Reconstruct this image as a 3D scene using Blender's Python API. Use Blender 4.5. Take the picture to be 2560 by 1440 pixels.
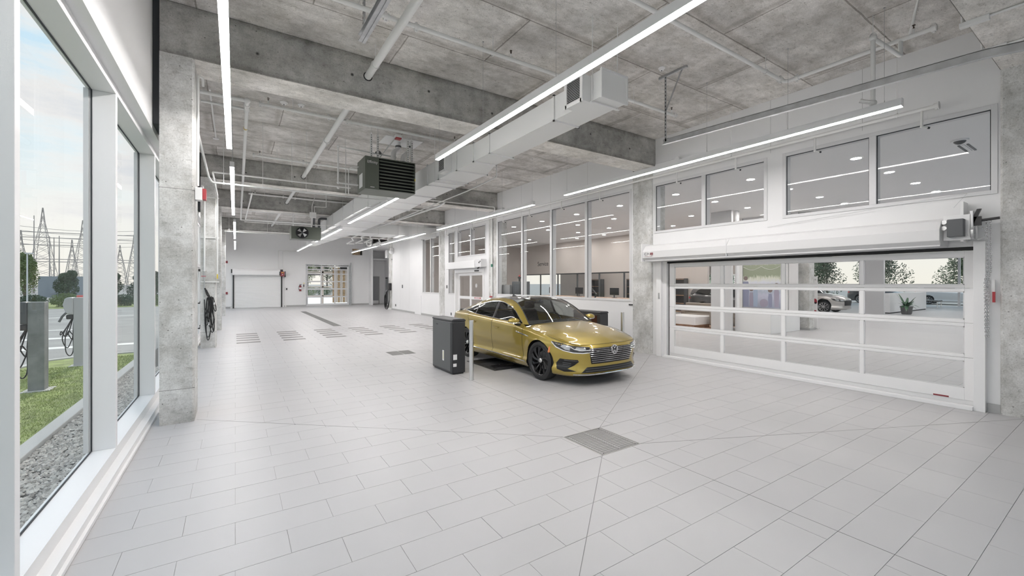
import bpy, bmesh, math, random
from mathutils import Vector, Matrix, noise
random.seed(7)
for o in list(bpy.data.objects): bpy.data.objects.remove(o, do_unlink=True)
SC = bpy.context.scene
COL = SC.collection
PI = math.pi

# ------------------------------------------------------------------ camera, sky, exposure
cd = bpy.data.cameras.new('camera'); cam = bpy.data.objects.new('camera', cd); COL.objects.link(cam)
cam.location = (0, 0, 1.74); cam.rotation_euler = (math.radians(90), 0, math.radians(-33.26))
cd.sensor_width = 36; cd.lens = 1055/2560*36; cd.shift_y = -13/2560; cd.clip_start = 0.05; cd.clip_end = 2000
SC.camera = cam
SC.view_settings.view_transform = 'Standard'; SC.view_settings.look = 'None'
SC.view_settings.gamma = 1; SC.view_settings.use_curve_mapping = False
SC.view_settings.exposure = EXPOSURE = 0.15
SKY = 0.95          # strength of the sky
LEDS = 60.0        # strength of the hanging light strips
DOWN = 190.0         # strength of the showroom downlights

def make_world():
    w = bpy.data.worlds.new('sky'); SC.world = w; w.use_nodes = True
    nt = w.node_tree; N = nt.nodes; L = nt.links; N.clear()
    out = N.new('ShaderNodeOutputWorld'); bg = N.new('ShaderNodeBackground'); bg.inputs[1].default_value = SKY
    tc = N.new('ShaderNodeTexCoord'); sep = N.new('ShaderNodeSeparateXYZ'); L.new(tc.outputs['Generated'], sep.inputs[0])
    ramp = N.new('ShaderNodeValToRGB'); L.new(sep.outputs[2], ramp.inputs[0])
    e = ramp.color_ramp.elements
    e[0].position = 0.0; e[0].color = (.97, .925, .83, 1)
    e[1].position = 0.9; e[1].color = (.42, .66, .90, 1)
    a = e.new(.10); a.color = (.95, .95, .90, 1); b = e.new(.30); b.color = (.64, .84, .96, 1)
    # clouds: noise on a stretched direction
    mp = N.new('ShaderNodeMapping'); mp.inputs['Scale'].default_value = (2.2, 2.2, 7.5); mp.inputs['Location'].default_value = (.35, 1.7, .4)
    L.new(tc.outputs['Generated'], mp.inputs[0])
    nz = N.new('ShaderNodeTexNoise'); nz.inputs['Scale'].default_value = 1.15; nz.inputs['Detail'].default_value = 9; nz.inputs['Roughness'].default_value = .58
    L.new(mp.outputs[0], nz.inputs[0])
    cr = N.new('ShaderNodeValToRGB'); L.new(nz.outputs[0], cr.inputs[0])
    cr.color_ramp.elements[0].position = .49; cr.color_ramp.elements[0].color = (0, 0, 0, 1)
    cr.color_ramp.elements[1].position = .60; cr.color_ramp.elements[1].color = (1, 1, 1, 1)
    cc = N.new('ShaderNodeValToRGB'); L.new(nz.outputs[0], cc.inputs[0])
    cc.color_ramp.elements[0].position = .47; cc.color_ramp.elements[0].color = (1.05, 1.0, .93, 1)
    cc.color_ramp.elements[1].position = .74; cc.color_ramp.elements[1].color = (.66, .70, .76, 1)
    mx = N.new('ShaderNodeMixRGB'); L.new(cr.outputs[0], mx.inputs[0]); L.new(ramp.outputs[0], mx.inputs[1]); L.new(cc.outputs[0], mx.inputs[2])
    # the ground half of the sphere, far beyond the modelled ground
    gt = N.new('ShaderNodeMath'); gt.operation = 'GREATER_THAN'; L.new(sep.outputs[2], gt.inputs[0]); gt.inputs[1].default_value = -0.01
    m2 = N.new('ShaderNodeMixRGB'); L.new(gt.outputs[0], m2.inputs[0]); m2.inputs[1].default_value = (.36, .38, .34, 1); L.new(mx.outputs[0], m2.inputs[2])
    L.new(m2.outputs[0], bg.inputs[0]); L.new(bg.outputs[0], out.inputs[0])
make_world()
sd = bpy.data.lights.new('sun', 'SUN'); so = bpy.data.objects.new('sun', sd); COL.objects.link(so)
sd.energy = 2.6; sd.angle = math.radians(8); sd.color = (1, .93, .82); so.location = (-20, 40, 30)
so.rotation_euler = Vector((-.12, -1, -.75)).to_track_quat('-Z', 'Y').to_euler()

# ------------------------------------------------------------------ materials
MATS = {}
def mat(name, col, rough=.5, metal=0, spec=.5, emit=0, coat=0, bump=None, var=None, alpha=None):
    if name in MATS: return MATS[name]
    m = bpy.data.materials.new(name); m.use_nodes = True; MATS[name] = m
    nt = m.node_tree; b = nt.nodes['Principled BSDF']; L = nt.links
    c = (*col, 1) if len(col) == 3 else col
    b.inputs['Base Color'].default_value = c; b.inputs['Roughness'].default_value = rough
    b.inputs['Metallic'].default_value = metal; b.inputs['Specular IOR Level'].default_value = spec
    b.inputs['Coat Weight'].default_value = coat; b.inputs['Coat Roughness'].default_value = .03
    if emit:
        b.inputs['Emission Color'].default_value = c; b.inputs['Emission Strength'].default_value = emit
    geo = nt.nodes.new('ShaderNodeNewGeometry')
    if var:   # (scale, amount): gentle tone variation
        nz = nt.nodes.new('ShaderNodeTexNoise'); nz.inputs['Scale'].default_value = var[0]; nz.inputs['Detail'].default_value = 5
        L.new(geo.outputs['Position'], nz.inputs[0])
        r = nt.nodes.new('ShaderNodeValToRGB'); L.new(nz.outputs[0], r.inputs[0])
        r.color_ramp.elements[0].position = .3; r.color_ramp.elements[1].position = .7
        r.color_ramp.elements[0].color = tuple(x*(1-var[1]) for x in c[:3])+(1,)
        r.color_ramp.elements[1].color = tuple(min(1, x*(1+var[1])) for x in c[:3])+(1,)
        L.new(r.outputs[0], b.inputs['Base Color'])
    if bump:  # (scale, strength)
        nz = nt.nodes.new('ShaderNodeTexNoise'); nz.inputs['Scale'].default_value = bump[0]; nz.inputs['Detail'].default_value = 4
        L.new(geo.outputs['Position'], nz.inputs[0])
        bp = nt.nodes.new('ShaderNodeBump'); bp.inputs['Strength'].default_value = bump[1]; bp.inputs['Distance'].default_value = .01
        L.new(nz.outputs[0], bp.inputs['Height']); L.new(bp.outputs[0], b.inputs['Normal'])
    return m

def concrete(name, base, dark, axis=None, joints=None, edges=None):
    """cast concrete: cloudy stains, fine grain, small air holes; joints=(w,h) draws the shuttering sheet joints"""
    m = bpy.data.materials.new(name); m.use_nodes = True; MATS[name] = m
    nt = m.node_tree; N = nt.nodes; L = nt.links; b = N['Principled BSDF']
    b.inputs['Roughness'].default_value = .75; b.inputs['Specular IOR Level'].default_value = .3
    g = N.new('ShaderNodeNewGeometry'); P = g.outputs['Position']
    def nz(sc, det, rough=.6, stretch=None):
        n = N.new('ShaderNodeTexNoise'); n.inputs['Scale'].default_value = sc; n.inputs['Detail'].default_value = det; n.inputs['Roughness'].default_value = rough
        if stretch:
            mp = N.new('ShaderNodeMapping'); mp.inputs['Scale'].default_value = stretch; L.new(P, mp.inputs[0]); L.new(mp.outputs[0], n.inputs[0])
        else: L.new(P, n.inputs[0])
        return n.outputs[0]
    def ramp(v, p0, c0, p1, c1):
        r = N.new('ShaderNodeValToRGB'); L.new(v, r.inputs[0]); e = r.color_ramp.elements
        e[0].position = p0; e[0].color = (*c0, 1); e[1].position = p1; e[1].color = (*c1, 1); return r.outputs[0]
    def mul(a, b_, f=1.0):
        x = N.new('ShaderNodeMixRGB'); x.blend_type = 'MULTIPLY'; x.inputs[0].default_value = f; L.new(a, x.inputs[1]); L.new(b_, x.inputs[2]); return x.outputs[0]
    def ramp2(v):
        mr = N.new('ShaderNodeMapRange'); mr.inputs['From Min'].default_value = -.13; mr.inputs['From Max'].default_value = -.02; L.new(v, mr.inputs[0])
        return ramp(mr.outputs[0], 0, (.5, .49, .47), 1, (1, 1, 1))
    c = ramp(nz(.9, 8, .66), .34, dark, .62, base)
    c = mul(c, ramp(nz(5, 8, .7, (1, 1, .6)), .28, (.74, .74, .73), .62, (1.05, 1.05, 1.05)))
    c = mul(c, ramp(nz(60, 3), .3, (.84, .84, .84), .6, (1.03, 1.03, 1.03)))
    c = mul(c, ramp(nz(16, 9, .78, (.45, 1, 1)), .33, (.70, .695, .68), .47, (1, 1, 1)))       # short dark scuffs
    c = mul(c, ramp(nz(2.6, 10, .72, (.5, 1, 1)), .36, (.80, .79, .77), .56, (1.02, 1.02, 1.02)))
    v2 = N.new('ShaderNodeTexVoronoi'); v2.inputs['Scale'].default_value = 26; L.new(P, v2.inputs[0])
    c = mul(c, ramp(v2.outputs['Distance'], .07, (.5, .49, .48), .14, (1, 1, 1)))
    v = N.new('ShaderNodeTexVoronoi'); v.inputs['Scale'].default_value = 9; L.new(P, v.inputs[0])
    c = mul(c, ramp(v.outputs['Distance'], .045, (.35, .34, .33), .085, (1, 1, 1)))
    hgt = nz(30, 6)
    bp = N.new('ShaderNodeBump'); bp.inputs['Strength'].default_value = .25; bp.inputs['Distance'].default_value = .01; L.new(hgt, bp.inputs['Height'])
    nrm = bp.outputs[0]
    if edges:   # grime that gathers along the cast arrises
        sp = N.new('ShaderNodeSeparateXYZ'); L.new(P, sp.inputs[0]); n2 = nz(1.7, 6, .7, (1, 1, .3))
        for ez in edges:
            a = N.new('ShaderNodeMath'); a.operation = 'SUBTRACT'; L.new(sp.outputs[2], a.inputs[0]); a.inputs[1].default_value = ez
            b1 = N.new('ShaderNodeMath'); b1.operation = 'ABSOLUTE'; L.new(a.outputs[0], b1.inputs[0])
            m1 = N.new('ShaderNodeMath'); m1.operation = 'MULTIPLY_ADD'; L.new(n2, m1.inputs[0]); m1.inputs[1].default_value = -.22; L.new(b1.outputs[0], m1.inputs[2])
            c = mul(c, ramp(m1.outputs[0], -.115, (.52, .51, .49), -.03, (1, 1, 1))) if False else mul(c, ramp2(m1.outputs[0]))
    if joints:
        br = N.new('ShaderNodeTexBrick'); br.inputs['Scale'].default_value = 1; br.inputs['Brick Width'].default_value = joints[0]; br.inputs['Row Height'].default_value = joints[1]
        br.inputs['Mortar Size'].default_value = .012; br.inputs['Mortar Smooth'].default_value = .6; br.offset = .5
        br.inputs['Color1'].default_value = (1, 1, 1, 1); br.inputs['Color2'].default_value = (.86, .855, .85, 1); br.inputs['Mortar'].default_value = (.52, .50, .48, 1)
        mp = N.new('ShaderNodeMapping'); mp.inputs['Location'].default_value = (.4, .35, 0); L.new(P, mp.inputs[0])
        wob = N.new('ShaderNodeTexNoise'); wob.inputs['Scale'].default_value = 3; L.new(P, wob.inputs[0])
        ad = N.new('ShaderNodeVectorMath'); ad.operation = 'MULTIPLY_ADD'; L.new(wob.outputs['Color'], ad.inputs[0]); ad.inputs[1].default_value = (.02, .02, .02); L.new(mp.outputs[0], ad.inputs[2])
        L.new(ad.outputs[0], br.inputs[0]); c = mul(c, br.outputs[0])
        b3 = N.new('ShaderNodeTexBrick'); b3.inputs['Scale'].default_value = 1; b3.inputs['Brick Width'].default_value = joints[0]; b3.inputs['Row Height'].default_value = joints[1]
        b3.inputs['Mortar Size'].default_value = .09; b3.inputs['Mortar Smooth'].default_value = 1; b3.offset = .5
        w3 = N.new('ShaderNodeTexNoise'); w3.inputs['Scale'].default_value = 1.1; w3.inputs['Detail'].default_value = 5; L.new(P, w3.inputs[0])
        a3 = N.new('ShaderNodeVectorMath'); a3.operation = 'MULTIPLY_ADD'; L.new(w3.outputs['Color'], a3.inputs[0]); a3.inputs[1].default_value = (.16, .16, .16); L.new(mp.outputs[0], a3.inputs[2]); L.new(a3.outputs[0], b3.inputs[0])
        for q in ('Color1', 'Color2'): b3.inputs[q].default_value = (1, 1, 1, 1)
        b3.inputs['Mortar'].default_value = (.74, .73, .715, 1); c = mul(c, b3.outputs[0])
        b2 = N.new('ShaderNodeBump'); b2.inputs['Strength'].default_value = .6; b2.inputs['Distance'].default_value = .01; b2.invert = True
        L.new(br.outputs['Fac'], b2.inputs['Height']); L.new(nrm, b2.inputs['Normal']); nrm = b2.outputs[0]
    L.new(c, b.inputs['Base Color']); L.new(nrm, b.inputs['Normal'])
    return m

def glass(name, tint=(1, 1, 1), refl=1.0, ior=1.45):
    m = bpy.data.materials.new(name); m.use_nodes = True; MATS[name] = m
    nt = m.node_tree; N = nt.nodes; L = nt.links; N.clear()
    o = N.new('ShaderNodeOutputMaterial'); t = N.new('ShaderNodeBsdfTransparent'); t.inputs[0].default_value = (*tint, 1)
    g = N.new('ShaderNodeBsdfGlossy'); g.inputs['Roughness'].default_value = 0.0
    f = N.new('ShaderNodeFresnel'); f.inputs[0].default_value = ior
    k = N.new('ShaderNodeMath'); k.operation = 'MULTIPLY'; k.inputs[1].default_value = refl; k.use_clamp = True
    ge = N.new('ShaderNodeNewGeometry'); iv = N.new('ShaderNodeMath'); iv.operation = 'SUBTRACT'; iv.inputs[0].default_value = 1; L.new(ge.outputs['Backfacing'], iv.inputs[1])
    k0 = N.new('ShaderNodeMath'); k0.operation = 'MULTIPLY'; L.new(f.outputs[0], k0.inputs[0]); L.new(iv.outputs[0], k0.inputs[1]); L.new(k0.outputs[0], k.inputs[0])
    mx = N.new('ShaderNodeMixShader'); L.new(k.outputs[0], mx.inputs[0]); L.new(t.outputs[0], mx.inputs[1]); L.new(g.outputs[0], mx.inputs[2]); L.new(mx.outputs[0], o.inputs[0])
    return m

def emis(name, col, st):
    m = bpy.data.materials.new(name); m.use_nodes = True; MATS[name] = m
    nt = m.node_tree; N = nt.nodes; N.clear(); o = N.new('ShaderNodeOutputMaterial'); e = N.new('ShaderNodeEmission')
    e.inputs[0].default_value = (*col, 1); e.inputs[1].default_value = st; nt.links.new(e.outputs[0], o.inputs[0]); return m

WHITE = mat('white_wall_paint', (.81, .81, .815), .55, var=(1.2, .012), bump=(180, .04))
FRAME = mat('white_powder_coat', (.85, .85, .855), .32)
FRAMEG = mat('pale_grey_window_frame', (.70, .70, .71), .4)
PIPEW = mat('white_painted_pipe', (.80, .80, .79), .38)
DUCTW = mat('white_painted_duct', (.80, .805, .80), .42)
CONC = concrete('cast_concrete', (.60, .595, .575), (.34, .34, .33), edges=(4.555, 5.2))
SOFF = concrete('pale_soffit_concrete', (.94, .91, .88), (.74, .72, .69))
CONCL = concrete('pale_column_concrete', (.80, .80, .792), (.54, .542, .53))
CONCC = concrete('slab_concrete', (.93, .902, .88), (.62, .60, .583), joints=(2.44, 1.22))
TILE = mat('grey_porcelain_tile', (.49, .483, .49), .38, spec=.42, var=(.8, .02), bump=(260, .03))
GROUT = mat('dark_grout', (.36, .355, .35), .9)
HOODM = mat('hood_sheet_metal', (.70, .70, .705), .3)
PAD = mat('pale_concrete_pad', (.72, .72, .71), .8)
STEEL = mat('galvanised_steel', (.52, .53, .54), .38, metal=.85, var=(9, .12))
GRATE = mat('stainless_grate', (.50, .50, .49), .32, metal=.8)
DARK = mat('dark_recess', (.025, .025, .027), .8)
BLACK = mat('black_plastic', (.02, .02, .022), .38)
RUBBER = mat('black_rubber', (.025, .025, .026), .7)
DGREY = mat('dark_grey_metal', (.10, .105, .11), .42)
GREEN = mat('olive_green_enamel', (.13, .145, .12), .38, metal=.2)
GASKET = mat('dark_gasket', (.04, .045, .05), .6)
RED = mat('red_enamel', (.45, .05, .06), .4)
REDW = mat('dark_red_enamel', (.24, .035, .045), .45)
YELL = mat('yellow_label', (.75, .6, .1), .5)
CHROME = mat('chrome', (.82, .82, .83), .08, metal=1)
ALU = mat('brushed_aluminium', (.72, .72, .72), .28, metal=.9)
GREYB = mat('grey_baseboard', (.42, .42, .42), .5)
GREYD = mat('grey_door_paint', (.33, .34, .35), .45)
WOOD = mat('pale_plywood', (.52, .38, .24), .6, var=(7, .25))
OAK = mat('oak_counter_wood', (.50, .33, .24), .45, var=(6, .18))
PEACH = mat('warm_beige_paint', (.72, .665, .63), .6)
SOFAM = mat('taupe_leather', (.27, .235, .205), .5)
ASPH = mat('asphalt', (.30, .30, .295), .9, var=(.6, .15), bump=(90, .3))
WHITEP = mat('white_road_paint', (.75, .75, .72), .8)
GLASS = glass('clear_window_glass', (.985, .99, .99), .32, 1.42)
GLASSI = glass('interior_window_glass', (.96, .965, .965), .8, 1.45)
LEDM = emis('lit_diffuser', (1, .968, .95), LEDS)
DOWNM = emis('lit_downlight', (1, .95, .9), DOWN)

# ------------------------------------------------------------------ mesh builder
class MB:
    def __init__(s): s.v = []; s.f = []
    def add(s, vs, fs):
        n = len(s.v); s.v += [tuple(p) for p in vs]; s.f += [tuple(i+n for i in f) for f in fs]; return s
    def box(s, x0, x1, y0, y1, z0, z1):
        if x0 > x1: x0, x1 = x1, x0
        if y0 > y1: y0, y1 = y1, y0
        if z0 > z1: z0, z1 = z1, z0
        return s.add([(x0,y0,z0),(x1,y0,z0),(x1,y1,z0),(x0,y1,z0),(x0,y0,z1),(x1,y0,z1),(x1,y1,z1),(x0,y1,z1)],
                     [(0,3,2,1),(4,5,6,7),(0,1,5,4),(1,2,6,5),(2,3,7,6),(3,0,4,7)])
    def hexa(s, b, t):   # bottom quad, top quad (ccw from above)
        return s.add(list(b)+list(t), [(3,2,1,0),(4,5,6,7),(0,1,5,4),(1,2,6,5),(2,3,7,6),(3,0,4,7)])
    def prism(s, poly, axis, a0, a1):   # poly of 2D points, extruded along an axis
        n = len(poly)
        def P(p, a):
            return {'x': (a, p[0], p[1]), 'y': (p[0], a, p[1]), 'z': (p[0], p[1], a)}[axis]
        vs = [P(p, a0) for p in poly]+[P(p, a1) for p in poly]
        fs = [tuple(range(n)), tuple(range(2*n-1, n-1, -1))]+[(i, i+n, (i+1) % n+n, (i+1) % n) for i in range(n)]
        return s.add(vs, fs)
    def cyl(s, p0, p1, r0, r1=None, n=14, caps=True):
        r1 = r0 if r1 is None else r1
        p0 = Vector(p0); p1 = Vector(p1); d = (p1-p0)
        if d.length < 1e-7: return s
        q = d.to_track_quat('Z', 'Y'); vs = []
        for p, r in ((p0, r0), (p1, r1)):
            for i in range(n):
                a = 2*PI*i/n; vs.append(p+q @ Vector((r*math.cos(a), r*math.sin(a), 0)))
        fs = [(i, (i+1) % n, (i+1) % n+n, i+n) for i in range(n)]
        if caps: fs += [tuple(range(n-1, -1, -1)), tuple(range(n, 2*n))]
        return s.add(vs, fs)
    def tube(s, pts, r, n=10, closed=False):
        pts = [Vector(p) for p in pts]; m = len(pts); rings = []; up = None
        for i, p in enumerate(pts):
            if closed: t = pts[(i+1) % m]-pts[i-1]
            else: t = pts[min(i+1, m-1)]-pts[max(i-1, 0)]
            t.normalize()
            if up is None:
                up = Vector((0, 0, 1)) if abs(t.z) < .9 else Vector((1, 0, 0))
            x = up.cross(t)
            if x.length < 1e-4: x = t.orthogonal()
            x.normalize(); y = t.cross(x); up = y
            k = r
            if 0 < i < m-1 and not closed:
                a = (pts[i]-pts[i-1]).normalized(); b = (pts[i+1]-pts[i]).normalized(); c = max(.35, a.dot(t)); k = r/c if c > .5 else r*1.3
            rings.append([p+(x*math.cos(2*PI*j/n)+y*math.sin(2*PI*j/n))*r for j in range(n)])
        vs = [v for R in rings for v in R]; fs = []
        for i in range(m if closed else m-1):
            for j in range(n):
                a = i*n+j; b = i*n+(j+1) % n; c = ((i+1) % m)*n+(j+1) % n; d = ((i+1) % m)*n+j
                fs.append((a, b, c, d))
        if not closed: fs += [tuple(range(n-1, -1, -1)), tuple(range((m-1)*n, m*n))]
        return s.add(vs, fs)
    def lathe(s, prof, c, axis='z', n=24, caps=False):   # prof: list of (radius, height)
        vs = []; fs = []; m = len(prof)
        for r, h in prof:
            for j in range(n):
                a = 2*PI*j/n; u = r*math.cos(a); w = r*math.sin(a)
                vs.append({'z': (c[0]+u, c[1]+w, c[2]+h), 'x': (c[0]+h, c[1]+u, c[2]+w), 'y': (c[0]+w, c[1]+h, c[2]+u)}[axis])
        for i in range(m-1):
            for j in range(n): fs.append((i*n+j, i*n+(j+1) % n, (i+1)*n+(j+1) % n, (i+1)*n+j))
        if caps and prof[0][0] > 1e-5: fs.append(tuple(range(n-1, -1, -1)))
        if caps and prof[-1][0] > 1e-5: fs.append(tuple(range((m-1)*n, m*n)))
        return s.add(vs, fs)
    def sphere(s, c, r, n=12, sc=(1, 1, 1)):
        prof = []; vs = []; fs = []; m = n//2+1
        for i in range(m):
            t = PI*i/(m-1)
            for j in range(n):
                a = 2*PI*j/n; vs.append((c[0]+r*sc[0]*math.sin(t)*math.cos(a), c[1]+r*sc[1]*math.sin(t)*math.sin(a), c[2]-r*sc[2]*math.cos(t)))
        for i in range(m-1):
            for j in range(n): fs.append((i*n+j, i*n+(j+1) % n, (i+1)*n+(j+1) % n, (i+1)*n+j))
        return s.add(vs, fs)
    def mirror_x(s, x0):
        n = len(s.v); s.v += [(2*x0-x, y, z) for x, y, z in s.v]; s.f += [tuple(i+n for i in reversed(f)) for f in s.f]; return s

ORG = {}   # world origin of each object
def tag(o, label=None, cat=None, group=None, kind=None):
    if label: o['label'] = label
    if cat: o['category'] = cat
    if group: o['group'] = group
    if kind: o['kind'] = kind
    return o
def thing(name, loc, label, cat, group=None):
    o = bpy.data.objects.new(name, None); COL.objects.link(o); o.location = loc; o.empty_display_size = .1
    ORG[o.name] = Vector(loc); return tag(o, label, cat, group)
def obj(name, mb, m, parent=None, smooth=False, bevel=0, label=None, kind=None, loc=None, clean=False):
    """mesh object; mb in world coordinates; origin at the parent's origin (or loc, or the mesh's base)"""
    if parent is not None: org = ORG[parent.name]
    elif loc is not None: org = Vector(loc)
    else:
        xs = [p[0] for p in mb.v]; ys = [p[1] for p in mb.v]; zs = [p[2] for p in mb.v]
        org = Vector(((min(xs)+max(xs))/2, (min(ys)+max(ys))/2, min(zs)))
    me = bpy.data.meshes.new(name)
    me.from_pydata([(p[0]-org.x, p[1]-org.y, p[2]-org.z) for p in mb.v], [], mb.f)
    bm = bmesh.new(); bm.from_mesh(me)
    if clean: bmesh.ops.remove_doubles(bm, verts=bm.verts, dist=1e-5)
    bmesh.ops.recalc_face_normals(bm, faces=bm.faces)
    bm.to_mesh(me); bm.free()
    o = bpy.data.objects.new(name, me); COL.objects.link(o)
    me.materials.append(m)
    if smooth:
        me.polygons.foreach_set('use_smooth', [True]*len(me.polygons))
        me.set_sharp_from_angle(angle=math.radians(38))
    if bevel:
        b = o.modifiers.new('bevel', 'BEVEL'); b.width = bevel; b.segments = 2; b.limit_method = 'ANGLE'; b.angle_limit = math.radians(40)
    if parent is None: o.location = org
    else: o.parent = parent
    ORG[o.name] = org
    if label: o['label'] = label
    if kind: o['kind'] = kind
    return o
def struct(name, mb, m, bevel=0, label=None, cat=None, smooth=False):
    o = obj(name, mb, m, bevel=bevel, smooth=smooth); o['kind'] = 'structure'
    if label: o['label'] = label
    return o
def single(name, mb, m, label, cat, group=None, smooth=False, bevel=0, kind=None):
    o = obj(name, mb, m, smooth=smooth, bevel=bevel, kind=kind); return tag(o, label, cat, group)
def copy_tree(o, delta=(0, 0, 0), parent=None, label=None, group=None):
    c = o.copy(); COL.objects.link(c)
    if parent is None:
        c.location = Vector(o.location)+Vector(delta); ORG[c.name] = ORG[o.name]+Vector(delta)
        if label: c['label'] = label
        if group: c['group'] = group
    else: c.parent = parent
    for ch in o.children: copy_tree(ch, parent=c)
    return c
def smooth(P, n=30):
    out = []; m = len(P)
    for i in range(n):
        t = i/(n-1)*(m-1); k = min(int(t), m-2); f = t-k; p0, p1, p2, p3 = P[max(k-1, 0)], P[k], P[k+1], P[min(k+2, m-1)]
        out.append(tuple(.5*((2*b)+(-a+c)*f+(2*a-5*b+4*c-d)*f*f+(-a+3*b-3*c+d)*f**3) for a, b, c, d in zip(p0, p1, p2, p3)))
    return out
def bez(p0, p1, p2, n=6):
    p0, p1, p2 = Vector(p0), Vector(p1), Vector(p2)
    return [tuple((1-t)**2*p0+2*t*(1-t)*p1+t*t*p2) for t in [i/n for i in range(n+1)]]
def pipe_path(pts, rad=.06, n=5):
    """polyline with rounded corners"""
    P = [Vector(p) for p in pts]; out = [tuple(P[0])]
    for i in range(1, len(P)-1):
        a = (P[i-1]-P[i]); b = (P[i+1]-P[i]); r = min(rad, a.length*.45, b.length*.45)
        out += bez(P[i]+a.normalized()*r, P[i], P[i]+b.normalized()*r, n)
    out.append(tuple(P[-1])); return out
def text(name, s, loc, size, rot, m, parent, extr=.002, align='CENTER'):
    cu = bpy.data.curves.new(name, 'FONT'); cu.body = s; cu.size = size; cu.extrude = extr; cu.align_x = align; cu.align_y = 'CENTER'
    tmp = bpy.data.objects.new('tmp_text', cu); COL.objects.link(tmp)
    dg = bpy.context.evaluated_depsgraph_get(); me = bpy.data.meshes.new_from_object(tmp.evaluated_get(dg))
    bpy.data.objects.remove(tmp)
    M = Matrix.Translation(Vector(loc)) @ rot.to_4x4()
    o = bpy.data.objects.new(name, me); COL.objects.link(o); me.materials.clear(); me.materials.append(m)
    org = ORG[parent.name] if parent is not None else Vector((0, 0, 0))
    me.transform(Matrix.Translation(-org) @ M); o.parent = parent; ORG[o.name] = org; return o
# text facing: columns are right, up, outward normal
def facing(right, up):
    r = Vector(right).normalized(); u = Vector(up).normalized(); n = r.cross(u); return Matrix((r, u, n)).transposed()
# ------------------------------------------------------------------ the room: X across, Y along, Z up (metres)
XL, XR, YE, ZC, ZB = -.84, 8.47, 34.4, 5.2, 4.555
ZSH = 4.35   # showroom ceiling

# floor: slab, then each tile a piece of its own
fl = MB(); fl.box(-.86, 45, -2.2, 36, -.25, -.004)
floor = struct('floor', fl, GROUT)
def clip(poly, a, b):   # keep the part left of a->b
    out = []
    def side(p): return (b[0]-a[0])*(p[1]-a[1])-(b[1]-a[1])*(p[0]-a[0])
    for i in range(len(poly)):
        p, q = poly[i], poly[(i+1) % len(poly)]; sp, sq = side(p), side(q)
        if sp >= 0: out.append(p)
        if (sp > 0 and sq < 0) or (sp < 0 and sq > 0):
            t = sp/(sp-sq); out.append((p[0]+(q[0]-p[0])*t, p[1]+(q[1]-p[1])*t))
    return out
def clipc(poly, reg):
    for i in range(len(reg)):
        poly = clip(poly, reg[i], reg[(i+1) % len(reg)])
        if len(poly) < 3: return []
    return poly
def area(p): return abs(sum(p[i][0]*p[(i+1) % len(p)][1]-p[(i+1) % len(p)][0]*p[i][1] for i in range(len(p))))/2
D = [(3.09, 3.055), (3.675, 3.055), (3.675, 3.672), (3.09, 3.672)]   # near drain
C4, C3, C2, C1 = (-.85, -.305), (8.47, .9), (8.4, 6.71), (-.43, 6.71)
REG = [[C4, (8.47, -.305), C3, D[1], D[0]], [C3, (8.47, 6.71), C2, D[2], D[1]], [C2, C1, D[3], D[2]], [C1, (-.85, 6.71), C4, D[0], D[3]],
       [(-.85, 6.71), (9, 6.71), (9, 40), (-.85, 40)], [(-.85, -3), (9, -3), (9, -.305), (-.85, -.305)], [(9, -3), (45, -3), (45, 40), (9, 40)], [(8.47, -.305), (9, -.305), (9, 6.71), (8.47, 6.71)]]
HOLES = [(D[0][0], D[2][0], D[0][1], D[2][1]), (3.15, 3.435, 10.0, 10.6), (3.455, 3.74, 10.0, 10.6), (3.29, 3.60, 18.05, 28.4), (4.29, 5.06, 7.16, 8.37), (5.92, 6.69, 7.16, 8.37)]
XC = 3.53            # long control joint
TW, TH, GAP = .61, .305, .0015
SLOTG = [(.03 + 1.198*k) for k in range(6)]
SLOTS = [(x, x+.6, 14.39+.61*j, 14.39+.61*j+.265) for x in SLOTG for j in range(5)]
pieces = []
def rects_minus(r, holes):
    out = [r]
    for h in holes:
        nx = []
        for (a, b, c, d) in out:
            if h[0] >= b or h[1] <= a or h[2] >= d or h[3] <= c: nx.append((a, b, c, d)); continue
            if c < h[2]: nx.append((a, b, c, h[2]))
            if h[3] < d: nx.append((a, b, h[3], d))
            y0, y1 = max(c, h[2]), min(d, h[3])
            if a < h[0]: nx.append((a, h[0], y0, y1))
            if h[1] < b: nx.append((h[1], b, y0, y1))
        out = nx
    return out
ALLH = HOLES+SLOTS
Fd = (math.sin(math.radians(33.26)), math.cos(math.radians(33.26)))
def pxarea(poly):
    cx = sum(p[0] for p in poly)/len(poly); cy = sum(p[1] for p in poly)/len(poly)
    d = cx*Fd[0]+cy*Fd[1]; l = cx*Fd[1]-cy*Fd[0]
    if d < .6: return 0
    u = 1055*l/d; v = 1055*1.74/d-13
    if abs(u) > 1330 or v > 760: return 0
    return area(poly)*1.74*1055*1055/d**3
for n in range(-7, 113):
    y0, y1 = n*TH, (n+1)*TH
    off = 0 if n % 2 else TW/2
    xs = [-.85]; k = math.floor((-.85-off)/TW)+1
    while off+k*TW < XC-.05: xs.append(off+k*TW); k += 1
    xs.append(XC); x = XC+(.355 if n % 2 == 0 else .05+TW)
    lim = 8.6 if y0 > 13.9 else 15.2
    if y0 > 27.5: lim = 10.4
    while x < lim: xs.append(x); x += TW
    xs.append(lim)
    for a, b in zip(xs, xs[1:]):
        if b-a < .02: continue
        for r in rects_minus((a, b, y0, y1), [h for h in ALLH if not (h[0] >= b or h[1] <= a or h[2] >= y1 or h[3] <= y0)]):
            base = [(r[0], r[2]), (r[1], r[2]), (r[1], r[3]), (r[0], r[3])]
            for reg in REG:
                p = clipc(base, reg)
                if len(p) >= 3 and area(p) > 2e-4: pieces.append(p)
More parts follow.
